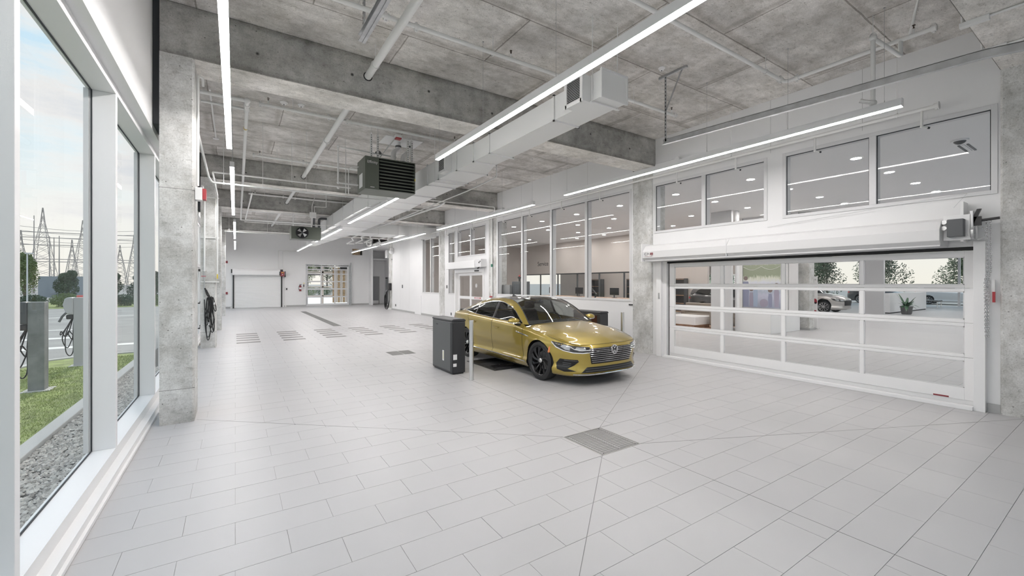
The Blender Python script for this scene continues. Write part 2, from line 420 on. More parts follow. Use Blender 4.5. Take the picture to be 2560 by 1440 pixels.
def tile_mesh(mb, poly, ztop=0.0):
    cx = sum(p[0] for p in poly)/len(poly); cy = sum(p[1] for p in poly)/len(poly); vs = []
    def ins(p, g):
        dx, dy = cx-p[0], cy-p[1]; sx = max(-g, min(g, dx)); sy = max(-g, min(g, dy)); return (p[0]+sx, p[1]+sy)
    n = len(poly); o = [ins(p, GAP) for p in poly]
    vs = [(q[0], q[1], -.012) for q in o]+[(q[0], q[1], ztop) for q in o]
    fs = [tuple(range(n, 2*n))]+[(i, (i+1) % n, (i+1) % n+n, i+n) for i in range(n)]
    mb.add(vs, fs)
pieces.sort(key=lambda p: -pxarea(p))
big, rest = pieces[:300], pieces[300:]
for p in big:
    mb = MB(); tile_mesh(mb, p, random.uniform(-.0004, .0004)); obj('floor_tile', mb, TILE, floor)
mb = MB()
for p in rest: tile_mesh(mb, p, random.uniform(-.0004, .0004))
obj('distant_floor_tiles', mb, TILE, floor, kind='stuff')
mb = MB(); mb.box(15.2, 45, -2.2, 36, -.01, 0); mb.box(8.6, 15.2, 27.5, 36, -.01, 0) if False else None
obj('far_floor_surface', mb, TILE, floor)

# sealed joints that fall to the near drain
JM = mat('joint_sealant', (.20, .20, .195), .8)
def joint(p, q, w=.0022):
    d = Vector((q[0]-p[0], q[1]-p[1], 0)).normalized(); n = Vector((-d.y, d.x, 0))*w; A = Vector((*p, 0)); B = Vector((*q, 0)); z0 = Vector((0, 0, -.003)); z1 = Vector((0, 0, .0009))
    mb = MB(); mb.hexa([A-n+z0, B-n+z0, B+n+z0, A+n+z0], [A-n+z1, B-n+z1, B+n+z1, A+n+z1]); obj('sealed_joint', mb, JM, floor)
joint(D[2], (8.38, 6.69)); joint(D[1], (8.42, .92)); joint(D[3], (-.41, 6.69)); joint(D[0], (-.83, -.29)); joint((XC, 3.68), (XC, 9.98)); joint((XC, 3.05), (XC, -2)); joint((XC, 10.62), (XC, 18), .0015)

# ceiling slab + beams
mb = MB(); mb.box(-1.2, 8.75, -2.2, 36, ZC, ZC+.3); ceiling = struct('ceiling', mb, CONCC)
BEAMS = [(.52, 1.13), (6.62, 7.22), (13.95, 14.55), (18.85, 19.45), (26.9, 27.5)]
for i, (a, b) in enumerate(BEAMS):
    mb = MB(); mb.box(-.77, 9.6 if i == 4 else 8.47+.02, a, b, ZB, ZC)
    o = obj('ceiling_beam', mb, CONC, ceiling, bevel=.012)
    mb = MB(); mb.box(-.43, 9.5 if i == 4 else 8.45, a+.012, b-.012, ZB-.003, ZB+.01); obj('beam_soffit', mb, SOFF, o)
HOLEM = mat('tie_hole_shadow', (.06, .058, .055), .9); HALO = mat('tie_hole_grout', (.22, .215, .205), .9)
for i, (a, b) in enumerate(BEAMS[1:4]):
    o = [q for q in ceiling.children if q.name.startswith('ceiling_beam')][0]
    for k in range(7):
        x = .25+1.22*k; z = 4.87+.05*((k*7) % 3-1)
        mb = MB(); mb.lathe([(.013, 0), (.024, -.0015), (.026, .002)], (x, a, z), 'y', 14); obj('tie_hole_ring', mb, HALO, ceiling)
        mb = MB(); mb.cyl((x, a-.001, z), (x, a+.004, z), .014, n=12); obj('tie_hole', mb, HOLEM, ceiling)
# left columns (flush below the beams) with chamfers
COLY = [(.52, 1.13), (6.62, 7.22), (13.85, 14.45), (18.85, 19.45), (26.9, 27.5)]
nm = ['behind the camera side window', 'nearest, its foot beside the first windows', 'second along the glazed wall, hung with black cables', 'third along the glazed wall', 'fourth along the glazed wall, last before the roller shutter']
def column(x0, x1, y0, y1, z1, label, m=None, base=True):
    c = .022; poly = [(x0, y0), (x1-c, y0), (x1, y0+c), (x1, y1-c), (x1-c, y1), (x0, y1)]
    if x0 > 5: poly = [(x0, y0+c), (x0+c, y0), (x1, y0), (x1, y1), (x0+c, y1), (x0, y1-c)]
    mb = MB(); mb.prism(poly, 'z', 0, z1)
    t = thing('concrete_column', ((x0+x1)/2, (y0+y1)/2, 0), label, 'column', 'bare concrete columns')
    mb2 = MB()
    obj('shaft', mb, m or CONCL, t)
    mb = MB(); g = .004
    for z in (.42, 2.9):
        mb.box(x0-g, x1+g, y0-.001, y0+.01, z, z+.006)
        mb.box(x1-.01, x1+.001, y0, y1, z, z+.006)
    obj('pour_joint', mb, mat('pour_joint_line', (.25, .25, .245), .9), t)  # grey line along each pour joint
    return t
for (a, b), s in zip(COLY, nm):
    column(-.77, -.43, a, b, ZB, 'bare concrete column, '+s)
RC = [(.52, 1.125, 'right of the wide glazed door, at the right edge of the view'), (6.70, 7.30, 'between the wide glazed door and the four tall panes'),
      (14.02, 14.58, 'between the four tall panes and the sliding door'), (18.85, 19.45, 'beyond the sliding door, beside the narrow pane'), (26.98, 27.7, 'at the far end of the right wall, carrying a charger')]
for a, b, s in RC: column(8.45, 8.95, a, b, ZB, 'bare concrete column '+s)

# right wall: boxes around the openings
def wall_with_holes(mb, x0, x1, y0, y1, z0, z1, holes):
    ys = sorted(set([y0, y1]+[h[0] for h in holes]+[h[1] for h in holes]))
    for a, b in zip(ys, ys[1:]):
        hs = sorted([h for h in holes if h[0] <= a+1e-6 and h[1] >= b-1e-6], key=lambda h: h[2]); z = z0
        for h in hs:
            if h[2] > z: mb.box(x0, x1, a, b, z, h[2])
            z = h[3]
        if z < z1: mb.box(x0, x1, a, b, z, z1)
W1 = [(1.20, 3.74, 2.98, 4.08), (4.11, 6.62, 2.98, 4.08), (1.37, 6.42, 0, 2.24)]
W2 = [(7.40, 13.90, 1.31, 4.09)]
W3 = [(17.72, 18.39, 1.25, 4.09), (14.85, 17.42, 2.92, 4.11), (14.95, 17.70, 0, 2.33)]
W4 = [(19.50, 21.70, 1.23, 4.08)]
mb = MB()
wall_with_holes(mb, 8.49, 8.64, 1.125, 6.70, 0, ZC, W1)
wall_with_holes(mb, 8.47, 8.64, 7.30, 14.02, 0, ZC, W2)
wall_with_holes(mb, 8.47, 8.64, 14.58, 18.85, 0, ZC, W3)
wall_with_holes(mb, 8.47, 8.64, 19.45, 26.98, 0, ZC, W4)
mb.box(8.47, 8.64, -2.2, .52, 0, ZC)
wr = struct('wall_right', mb, WHITE)
# thin vertical panel reveals on the right wall
mb = MB()
for y in (8.95, 10.65, 12.3, 23.8, 25.4): mb.box(8.4685, 8.4705, y, y+.006, 4.12 if y < 20 else .12, ZC)
for y in (4.0, 2.6): mb.box(8.4885, 8.4905, y, y+.006, 4.2, ZC)
obj('panel_joint', mb, mat('wall_joint', (.5, .5, .5), .7), wr)
mb = MB(); mb.box(8.445, 8.47, 7.30, 14.02, 0, .1); mb.box(8.445, 8.47, 17.8, 18.85, 0, .1); mb.box(8.445, 8.47, 19.45, 21.9, 0, .1); mb.box(8.445, 8.47, 22.83, 26.98, 0, .1); mb.box(8.465, 8.49, 1.125, 1.24, 0, .12)
struct('baseboard_right', mb, GREYB)
mb = MB(); mb.box(8.44, 8.47, 21.9, 22.83, 0, 1.05); obj('access_panel', mb, WHITE, wr, label='flat white wall panel without baseboard')

# end wall with its openings
mb = MB()
def wall_y(mb, y0, y1, x0, x1, z0, z1, holes):
    xs = sorted(set([x0, x1]+[h[0] for h in holes]+[h[1] for h in holes]))
    for a, b in zip(xs, xs[1:]):
        hs = sorted([h for h in holes if h[0] <= a+1e-6 and h[1] >= b-1e-6], key=lambda h: h[2]); z = z0
        for h in hs:
            if h[2] > z: mb.box(a, b, y0, y1, z, h[2])
            z = h[3]
        if z < z1: mb.box(a, b, y0, y1, z, z1)
wall_y(mb, YE, YE+.2, -1.1, 8.9, 0, ZC, [(4.42, 7.43, 0, 3.08), (7.65, 8.43, 3.92, 4.41)])
we = struct('wall_end', mb, WHITE)
mb = MB(); mb.box(-.84, -.2, YE-.02, YE, 0, .12); mb.box(2.95, 4.38, YE-.02, YE, 0, .12); mb.box(7.52, 8.9, YE-.02, YE, 0, .12)
struct('baseboard_end', mb, GREYB)
# recess beyond the right wall
mb = MB(); mb.box(8.9, 9.02, 33.6, 35.2, 0, ZC); wall_y(mb, 35.2, 35.35, 9.0, 10.5, 0, ZC, [(9.02, 9.98, 0, 2.26)]); mb.box(10.4, 10.55, 27.7, 35.3, 0, ZC); mb.box(8.95, 10.5, 27.7, 27.75, 0, ZC)
struct('wall_recess', mb, WHITE)
mb = MB(); mb.box(8.6, 10.6, 27.5, 35.4, ZC, ZC+.2); struct('ceiling_recess', mb, CONCC)
mb = MB(); mb.box(9.02, 10.4, 34.6, 35.2, 3.56, 3.7); struct('trim_recess_soffit', mb, WHITE)

# rear wall behind the camera, with a wide opening for a raised door (its tracks show overhead)
mb = MB(); wall_y(mb, -2.2, -2.0, -1.1, 8.6, 0, ZC, [(1.2, 6.1, 0, 3.7)]); struct('wall_rear', mb, WHITE)

# left wall: bulkhead, sills and glazing mullions
ZS, ZH, XG, XI = .185, 3.52, -1.10, -.94
mb = MB(); mb.box(-1.14, XL, -2.2, YE, 3.68, ZC); wl = struct('wall_left', mb, WHITE)
mb = MB(); mb.box(-1.14, XI, -2.2, YE, ZH, 3.60); mb.box(-1.14, XL, -2.2, YE, 3.60, 3.68); struct('trim_1', mb, FRAME)   # window head
mb = MB(); mb.box(-1.135, XI, -2.2, YE, -.15, ZS); struct('trim_2', mb, FRAME)                                        # window sill
mb = MB(); mb.box(XI, -.872, -2.2, YE, 0, .085); mb.box(-.872, -.85, -2.2, YE, 0, .03); struct('trim_3', mb, FRAME)  # low ledge
mb = MB(); mb.box(XL+.001, -.775, .5, 27.6, 3.68, ZC-.01) if False else None
for (a, b) in COLY[1:]: mb.box(-.838, -.772, a+.05, b-.05, 3.68, ZC)
struct('trim_4', mb, GASKET)
BAYS = [(-2.0, .45, [-.9, 1.13]), (1.13, 6.60, [1.2, 3.19, 5.37]), (7.2, 13.85, [7.66, 9.6, 11.5, 13.4]), (14.45, 18.85, [14.9, 16.8, 18.5]), (19.45, 26.9, [20.0, 22.0, 24.0, 26.0]), (27.5, 34.3, [28.0, 30.0, 32.0, 33.9])]
MULL = sorted(set([-.9, 1.04, 3.19, 5.37, 7.66, 9.85, 12.05, 14.25, 16.4, 18.6, 20.8, 23.0, 25.2, 27.4, 29.6, 31.8, 34.0]))
for i, y in enumerate(MULL):
    if y == 12.05: pass
    mb = MB(); mb.box(XG-.03, XI, y, y+.065, ZS, ZH)
    mu = thing('window_mullion', (XI-.1, y, ZS), 'deep white window mullion, number %s from the camera on the glazed wall' % ['zero', 'one', 'two', 'three', 'four', 'five', 'six', 'seven', 'eight', 'nine', 'ten', 'eleven', 'twelve', 'thirteen', 'fourteen', 'fifteen', 'sixteen'][i], 'mullion', 'deep white window mullions')
    obj('post', mb, FRAME, mu, bevel=.003)
    mb = MB(); mb.box(XG-.011, XG-.001, y-.006, y, ZS, ZH); obj('gasket', mb, GASKET, mu); mb = MB(); mb.box(XG-.011, XG-.001, y+.065, y+.071, ZS, ZH); obj('gasket', mb, GASKET, mu)
    mb = MB(); mb.box(XG-.055, XG-.021, y-.03, y+.095, ZS, ZH); obj('outer_cap', mb, FRAMEG, mu)
names = {}
for i, (a, b) in enumerate(zip(MULL, MULL[1:])):
    mb = MB(); mb.box(XG-.02, XG-.012, a+.065, b, ZS, ZH)
    g = struct('window_%d' % (i+1), mb, GLASS)
    mb = MB()
    mb.box(XG-.011, XG-.002, a+.065, b, ZS, ZS+.009); obj('glazing_bead', mb, GASKET, g); mb = MB(); mb.box(XG-.011, XG-.002, a+.065, b, ZH-.009, ZH); obj('glazing_bead', mb, GASKET, g)
# ------------------------------------------------------------------ windows in the right wall
WN = [20]
def window_unit(y0, y1, z0, z1, mulls, label, x=8.47, fr=.06, depth=.17, proud=.015):
    """casing, mullions and separate panes in the right wall"""
    WN[0] += 1
    mb = MB(); xo = x-proud; xi = x+depth
    mb.box(xo, xi, y0, y0+fr, z0, z1); mb.box(xo, xi, y1-fr, y1, z0, z1)
    mb.box(xo, xi, y0+fr, y1-fr, z0, z0+fr*.9); mb.box(xo, xi, y0+fr, y1-fr, z1-fr, z1)
    w = struct('window_%d' % WN[0], mb, FRAMEG, bevel=.003, label=label)
    for m in mulls:
        mb = MB(); mb.box(xo, xi, m-.045, m+.045, z0+fr*.9, z1-fr); obj('mullion', mb, FRAMEG, w, bevel=.003)
    ed = [y0+fr]+[v for m in mulls for v in (m-.045, m+.045)]+[y1-fr]
    for a, b in zip(ed[::2], ed[1::2]):
        mb = MB(); mb.box(xo+.035, xo+.041, a, b, z0+fr*.9, z1-fr); obj('pane', mb, GLASSI, w)
        mb = MB(); e = .012
        mb.box(xo+.028, xo+.034, a, a+e, z0+fr*.9, z1-fr); mb.box(xo+.028, xo+.034, a, b, z1-fr-e, z1-fr); mb.box(xo+.028, xo+.034, b-e, b, z0+fr*.9, z1-fr)
        obj('gasket', mb, GASKET, w)
    return w
window_unit(1.15, 3.79, 2.93, 4.13, [2.468], 'wide two-pane window above the right half of the glazed door', x=8.49)
window_unit(4.06, 6.67, 2.93, 4.13, [5.37], 'two-pane window above the left half of the glazed door', x=8.49)
window_unit(7.345, 13.95, 1.26, 4.14, [9.01, 10.63, 12.265], 'four tall panes between two concrete columns')
window_unit(17.68, 18.43, 1.20, 4.13, [], 'single narrow tall window beside the sliding door')
window_unit(14.82, 17.46, 2.88, 4.14, [16.14], 'two-pane window above the sliding door')
window_unit(19.46, 21.74, 1.19, 4.12, [20.6], 'two tall narrow panes beyond the sliding door')

# wide glazed overhead door of the showroom
t = struct('door_1', MB().box(8.50, 8.60, 1.27, 1.36, 0, 2.24), FRAME, label='wide white glazed overhead door, four by four panes')
def dpart(n, mb, m, bevel=.002, label=None): return obj(n, mb, m, t, bevel=bevel, label=label)
GY = [1.466, 2.596, 2.649, 3.770, 3.834, 4.950, 5.015, 6.131]
GZ = [.267, .647, .74, 1.131, 1.226, 1.617, 1.711, 2.103]
X0, X1 = 8.53, 8.585
for k in range(4):      # four hinged sections
    lo = .10 if k == 0 else (GZ[2*k-1]+GZ[2*k])/2+.0015
    hi = 2.19 if k == 3 else (GZ[2*k+1]+GZ[2*k+2])/2-.0015
    mb = MB(); mb.box(X0, X1, 1.372, GY[0], lo, hi); mb.box(X0, X1, GY[7], 6.262, lo, hi)
    mb.box(X0, X1, GY[0], GY[7], lo, GZ[2*k]); mb.box(X0, X1, GY[0], GY[7], GZ[2*k+1], hi)
    for j in (1, 3, 5): mb.box(X0, X1, GY[j], GY[j+1], GZ[2*k], GZ[2*k+1])
    s = dpart('door_section', mb, FRAME, bevel=.004)
    for j in range(4):
        a, b = GY[2*j], GY[2*j+1]; c, d = GZ[2*k], GZ[2*k+1]
        mb = MB(); mb.box(X0+.02, X0+.025, a, b, c, d); obj('pane', mb, GLASSI, s)
        e = .012; mb = MB()
        mb.box(X0+.004, X0+.02, a, a+e, c, d); mb.box(X0+.004, X0+.02, b-e, b, c, d); mb.box(X0+.004, X0+.02, a, b, c, c+e); mb.box(X0+.004, X0+.02, a, b, d-e, d)
        obj('glazing_bead', mb, FRAMEG, s)
mb = MB(); mb.box(X0+.01, X1, 1.37, 6.27, .03, .10); dpart('bottom_rail', mb, FRAME)
mb = MB(); mb.box(X0+.005, X1, 1.37, 6.30, .002, .035); mb.box(8.56, 8.60, 6.262, 6.30, .03, 2.2); mb.box(8.50, 8.6, 1.36, 6.30, 2.195, 2.235); dpart('rubber_seal', mb, RUBBER, 0)
mb = MB(); mb.box(8.40, 8.52, 1.25, 1.36, 0, 2.30); mb.box(8.40, 8.56, 6.40, 6.53, 0, 2.26); mb.box(8.47, 8.62, 6.30, 6.40, 0, 2.24); dpart('guide_rail', mb, FRAME)
mb = MB(); mb.box(8.50, 8.56, 1.36, 6.40, 0, .018); dpart('threshold', mb, FRAME)
mb = MB(); mb.box(8.36, 8.47, 1.36, 6.34, .0, .05); dpart('floor_rail', mb, FRAME, .004)
mb = MB(); mb.box(8.522, 8.53, 1.62, 1.78, .105, .125); dpart('warning_sticker', mb, REDW, 0)
mb = MB(); mb.box(8.385, 8.40, 6.44, 6.47, 1.36, 1.50); dpart('lock_box', mb, STEEL)
# hood over the door
t = thing('door_hood', (8.3, 3.9, 2.24), 'long white sheet metal hood over the wide glazed door', 'door hood')
prof = [(8.49, 2.26), (8.12, 2.26), (8.06, 2.32), (8.06, 2.47), (8.16, 2.60), (8.49, 2.66)]
for a, b in ((1.62, 4.62), (4.625, 6.66)):
    mb = MB(); mb.prism(prof, 'y', a, b); obj('hood_panel', mb, HOODM, t, bevel=.006)
mb = MB(); mb.box(8.04, 8.49, 6.66, 6.68, 2.24, 2.66); obj('end_plate', mb, FRAME, t, bevel=.002)
mb = MB(); mb.box(8.0555, 8.0605, 4.618, 4.628, 2.27, 2.6); mb.box(8.08, 8.47, 1.62, 6.6, 2.243, 2.262); obj('bottom_trim', mb, FRAMEG, t)
mb = MB(); mb.cyl((8.056, 6.45, 2.405), (8.0535, 6.45, 2.405), .06, n=24); bd = obj('badge_plate', mb, FRAME, t)
FN = facing((0, -1, 0), (0, 0, 1))
text('badge_lettering', 'C.H.I.', (8.052, 6.50, 2.41), .085, FN, BLACK, bd, .001)
mb = MB()
for i in range(3):
    for j in range(4): mb.box(8.050, 8.053, 6.385+.019*j-.03, 6.385+.019*j-.015, 2.382+.02*i, 2.397+.02*i)
mb.box(8.050, 8.053, 6.37, 6.59, 2.355, 2.360); obj('badge_emblem', mb, REDW, bd)
# chain hoist beside the hood
t = thing('chain_hoist', (8.3, 1.35, 2.3), 'steel chain hoist and motor at the right end of the door hood', 'hoist')
mb = MB(); mb.box(8.2, 8.22, 1.35, 1.61, 2.32, 2.66); mb.box(8.22, 8.465, 1.42, 1.45, 2.3, 2.84); mb.box(8.2, 8.465, 1.33, 1.36, 2.35, 2.7); obj('bracket', mb, FRAME, t, bevel=.003)
mb = MB(); mb.box(8.10, 8.24, 1.40, 1.56, 2.36, 2.60); obj('motor', mb, DGREY, t, bevel=.01)
mb = MB()
for z in (2.49, 2.57): mb.cyl((8.16, 1.60, z), (8.21, 1.60, z), .03, n=16)
obj('pulley', mb, ALU, t, smooth=True)
mb = MB(); mb.tube([(8.25, 1.35, 2.56), (8.25, 1.10, 2.58)], .018); mb.box(8.23, 8.27, 1.26, 1.34, 2.50, 2.62); mb.hexa([(8.23, 1.36, 2.44), (8.27, 1.36, 2.44), (8.27, 1.40, 2.44), (8.23, 1.40, 2.44)], [(8.23, 1.26, 2.72), (8.27, 1.26, 2.72), (8.27, 1.30, 2.72), (8.23, 1.30, 2.72)]); obj('lever', mb, BLACK, t, smooth=False)
mb = MB(); mb.lathe([(.02, -.012), (.085, -.012), (.085, .012), (.02, .012)], (8.22, 1.33, 2.40), 'y', 24); obj('chain_wheel', mb, STEEL, t, smooth=True)
def chain(mb, pts, r=.0035, L=.034):
    P = [Vector(p) for p in pts]; d = 0; k = 0
    for a, b in zip(P, P[1:]):
        v = b-a; n = max(1, int(v.length/(L*.72))); q = v.to_track_quat('Z', 'Y')
        for i in range(n):
            c = a+v*((i+.5)/n); rot = q @ Matrix.Rotation(PI/2*(k % 2), 3, 'Z').to_quaternion(); k += 1
            ring = [c+rot @ Vector((.009*math.cos(2*PI*j/8), 0, L/2*math.sin(2*PI*j/8))) for j in range(8)]
            mb.tube(ring, r, 4, closed=True)
mb = MB(); chain(mb, [(8.27, 1.22, 2.58), (8.27, 1.21, 1.9), (8.27, 1.235, 1.75), (8.27, 1.225, 1.03)]); obj('pull_chain', mb, CHROME, t); mb = MB(); chain(mb, [(8.27, 1.185, 2.58), (8.27, 1.18, 1.9), (8.27, 1.21, 1.72), (8.27, 1.20, 1.03), (8.27, 1.225, 1.03)])
obj('pull_chain', mb, CHROME, t); mb = MB(); chain(mb, [(8.21, 1.30+.085*math.cos(a), 2.40+.085*math.sin(a)) for a in [i*PI/6-PI/2 for i in range(13)]])
obj('wheel_chain', mb, CHROME, t)
mb = MB(); mb.box(8.44, 8.49, 1.17, 1.20, 1.62, 1.78); obj('chain_keeper', mb, FRAME, t)
mb = MB(); mb.box(8.42, 8.45, 1.165, 1.19, 1.48, 1.62); obj('keeper_tag', mb, RED, t)
mb = MB(); mb.tube([(8.47, 1.56, 2.80), (8.42, 1.42, 2.97), (8.47, 4.05, 2.80)], .0025, 5); single('tension_wire', mb, STEEL, 'thin steel wire stretched above the door hood', 'wire')

# sliding entrance door of the right wall
t = struct('door_2', MB().box(8.43, 8.6, 14.95, 15.06, 0, 2.33).box(8.43, 8.6, 17.58, 17.70, 0, 2.33).box(8.43, 8.6, 15.06, 17.58, 2.18, 2.33), FRAME, bevel=.004, label='white glazed sliding door below the two-pane window')
for (a, b, x) in ((15.06, 16.30, 8.50), (16.24, 17.50, 8.54)):
    mb = MB(); w = .11
    mb.box(x, x+.04, a, a+w, .02, 2.17); mb.box(x, x+.04, b-w, b, .02, 2.17); mb.box(x, x+.04, a+w, b-w, 2.05, 2.17); mb.box(x, x+.04, a+w, b-w, 1.03, 1.15); mb.box(x, x+.04, a+w, b-w, .02, .22)
    s = obj('door_leaf', mb, FRAME, t, bevel=.003)
    for c, d in ((1.15, 2.05), (.22, 1.03)):
        mb = MB(); mb.box(x+.018, x+.022, a+w, b-w, c, d); obj('pane', mb, GLASSI, s)
mb = MB(); mb.box(8.41, 8.43, 15.35, 15.72, 2.215, 2.27); obj('motion_sensor', mb, BLACK, t, bevel=.006)
mb = MB(); mb.cyl((8.497, 15.70, 1.62), (8.494, 15.70, 1.62), .085, n=24); s = obj('round_sticker', mb, FRAME, t); text('sticker_mark', '♿', (8.4925, 15.70, 1.62), .08, FN, BLACK, s, .0005) if False else None
mb = MB(); mb.lathe([(.055, 0), (.07, 0), (.07, .002), (.055, .002)], (8.4925, 15.70, 1.62), 'x', 24); mb.box(8.4915, 8.494, 15.69, 15.71, 1.60, 1.65); obj('sticker_ring', mb, DARK, t)
mb = MB(); mb.box(8.49, 8.498, 15.32, 15.85, 1.07, 1.13); s = obj('push_label', mb, RED, t); mb = MB(); mb.box(8.487, 8.489, 15.38, 15.79, 1.085, 1.115); obj('label_text_band', mb, FRAME, t)
# hood above the sliding door
t = thing('air_curtain', (8.3, 16.6, 2.37), 'white boxy roller hood above the sliding door', 'door hood')
mb = MB(); mb.box(8.16, 8.47, 15.25, 18.05, 2.36, 2.66); obj('housing', mb, FRAME, t, bevel=.012)
mb = MB(); mb.box(8.2, 8.47, 14.78, 15.25, 2.38, 2.70); obj('gear_box', mb, FRAMEG, t, bevel=.006)
mb = MB(); mb.cyl((8.19, 14.92, 2.56), (8.2, 14.92, 2.56), .035); mb.cyl((8.19, 14.83, 2.60), (8.2, 14.83, 2.60), .03); mb.cyl((8.25, 14.97, 2.40), (8.25, 15.12, 2.33), .03); obj('drive_wheel', mb, BLACK, t)
mb = MB(); mb.box(8.3, 8.47, 18.05, 18.15, 2.36, 2.46); obj('end_bracket', mb, FRAMEG, t)

# far rolling steel shutter
t = thing('roller_shutter', (1.35, YE-.05, 0), 'white ribbed rolling steel shutter on the far wall', 'roller door')
mb = MB(); z = .06
while z < 2.25: mb.prism([(YE-.03, z), (YE-.042, z+.008), (YE-.042, z+.05), (YE-.03, z+.0595)], 'x', -.06, 2.74); z += .0605
obj('slat_curtain', mb, FRAME, t)
for x in (-.14, 2.74):
    mb = MB(); mb.box(x, x+.08, YE-.10, YE-.001, 0, 2.27); obj('side_guide', mb, BLACK, t)
mb = MB(); mb.box(-.06, 2.74, YE-.07, YE-.02, 0.012, .06); obj('bottom_bar', mb, FRAME, t)
mb = MB(); mb.box(-.06, 2.74, YE-.065, YE-.03, 0, .014); obj('floor_seal', mb, RUBBER, t)
mb = MB(); mb.prism([(YE-.001, 2.26), (YE-.34, 2.26), (YE-.38, 2.32), (YE-.38, 2.58), (YE-.30, 2.68), (YE-.001, 2.70)], 'x', -.16, 2.66); obj('hood', mb, FRAME, t, bevel=.01)
mb = MB(); mb.box(-.24, -.17, YE-.22, YE-.16, 2.40, 2.66); obj('spring_adjuster', mb, BLACK, t)
t = thing('door_operator', (2.78, YE-.3, 2.2), 'dark red door motor at the right end of the far shutter', 'motor')
mb = MB(); mb.box(2.68, 2.93, YE-.46, YE-.2, 2.20, 2.54); obj('housing', mb, REDW, t, bevel=.01)
mb = MB(); mb.box(2.73, 2.88, YE-.468, YE-.46, 2.44, 2.48); obj('warning_label', mb, YELL, t)
mb = MB(); mb.box(2.77, 2.84, YE-.468, YE-.46, 2.30, 2.34); obj('white_label', mb, FRAME, t)
mb = MB(); mb.cyl((2.97, YE-.34, 2.42), (3.0, YE-.34, 2.42), .15, n=24); mb.box(2.93, 3.02, YE-.4, YE-.1, 2.15, 2.3); mb.box(2.70, 2.84, YE-.4, YE-.1, 2.54, 2.68); mb.cyl((2.62, YE-.34, 2.40), (2.68, YE-.34, 2.40), .13, n=24); obj('drive_gear', mb, BLACK, t)
mb = MB(); mb.box(2.96, 3.02, YE-.04, YE-.001, 1.2, 1.42); single('door_switch', mb, ALU, 'small steel switch box right of the far shutter', 'switch', bevel=.004)
mb = MB(); mb.box(3.07, 3.14, YE-.05, YE-.001, 1.22, 1.36); single('push_button_station', mb, BLACK, 'black push button station right of the far shutter', 'switch', bevel=.004)
mb = MB(); mb.tube([(2.98, YE-.015, .35), (2.98, YE-.015, 2.2)], .012, 6); mb.box(2.93, 3.02, YE-.05, YE-.001, .22, .32); mb.box(3.0, 3.07, YE-.06, YE-.001, 0.0, .14); single('shutter_conduit', mb, PIPEW, 'thin white conduit beside the far shutter guide', 'conduit')
mb = MB(); mb.box(-.27, -.19, YE-.06, YE-.001, 0.0, .1); mb.box(-.23, -.18, YE-.05, YE-.001, .22, .3); single('shutter_sensor', mb, PIPEW, 'small white sensor at the foot of the far shutter, left side', 'sensor')

# far glazed sectional door
t = struct('door_3', MB().box(4.36, 4.42, YE-.03, YE+.1, 0, 3.12).box(7.43, 7.49, YE-.03, YE+.1, 0, 3.12).box(4.36, 7.49, YE-.03, YE+.1, 3.07, 3.13), STEEL, label='far sectional door with three columns of clear panes')
GX = [4.50, 5.37, 5.46, 6.33, 6.42, 7.28]; GZ2 = [.17, .63, .72, 1.22, 1.32, 1.79, 1.88, 2.37, 2.45, 2.70, 2.78, 2.95]
mb = MB(); mb.box(4.42, 4.50, YE+.05, YE+.09, .03, 3.02); mb.box(7.28, 7.40, YE+.05, YE+.09, .03, 3.02)
for a, b in ((.03, .17), (.63, .72), (1.22, 1.32), (1.79, 1.88), (2.37, 2.45), (2.70, 2.78), (2.95, 3.02)): mb.box(4.5, 7.28, YE+.05, YE+.09, a, b)
for a, b in ((5.37, 5.46), (6.33, 6.42)):
    for c, d in zip(GZ2[::2], GZ2[1::2]): mb.box(a, b, YE+.05, YE+.09, c, d)
obj('door_frame', mb, FRAMEG, t)
for i in range(3):
    for j in range(6):
        mb = MB(); mb.box(GX[2*i], GX[2*i+1], YE+.068, YE+.072, GZ2[2*j], GZ2[2*j+1]); obj('pane', mb, GLASS, t)
mb = MB(); mb.box(7.50, 7.56, YE-.18, YE-.02, 0, 3.3); single('door_track', mb, STEEL, 'vertical galvanised track right of the far glazed door', 'door track')
# exterior porch beyond the far door
t = thing('timber_porch', (6, 37, 0), 'pale timber porch outside the far glazed door', 'porch')
for x in (4.6, 6.1): 
    mb = MB(); mb.box(x, x+.14, 38.5, 38.64, 0, 3.3); obj('post', mb, PEACH, t)
for x in [6.75+.2*k for k in range(9)]:
    mb = MB(); mb.box(x, x+.18, 37.4, 37.43, .1, 3.0); obj('board', mb, WOOD if int(x*5) % 2 else PEACH, t)
mb = MB(); mb.box(4, 8.6, 38.5, 38.6, 2.55, 2.7); mb.box(4, 8.6, 38.5, 38.6, 1.35, 1.45); mb.box(4, 8.6, 38.5, 38.6, .6, .68); obj('rail', mb, PEACH, t)
mb = MB(); mb.box(3.5, 9, 35.2, 39, 3.25, 3.35); obj('ceiling_deck', mb, FRAMEG, t)
mb = MB()
for x in (4.7, 5.2, 5.75, 6.3, 6.75): mb.box(x, x+.35, 36.2, 36.3, 3.10, 3.2)
mb.box(4.2, 4.75, 36.5, 36.9, 2.75, 3.2); mb.box(7.2, 7.8, 36.5, 36.9, 2.75, 3.2); mb.box(4.4, 6, 37.5, 37.6, 2.36, 2.44); obj('black_beam', mb, BLACK, t)
# plywood seen through the small opening, upper right of the far wall
t = thing('plywood_panel', (8.04, YE+.25, 3.85), 'pale plywood sheathing seen in the small high wall opening', 'panel')
for k in range(4):
    mb = MB(); mb.box(7.6+.22*k, 7.81+.22*k, YE+.21, YE+.25, 3.85, 4.5); obj('board', mb, WOOD, t)
mb = MB(); mb.box(8.2, 8.22, YE+.205, YE+.209, 3.9, 4.42); mb.box(8.3, 8.42, YE+.203, YE+.209, 3.9, 4.42); obj('stud', mb, GASKET, t)
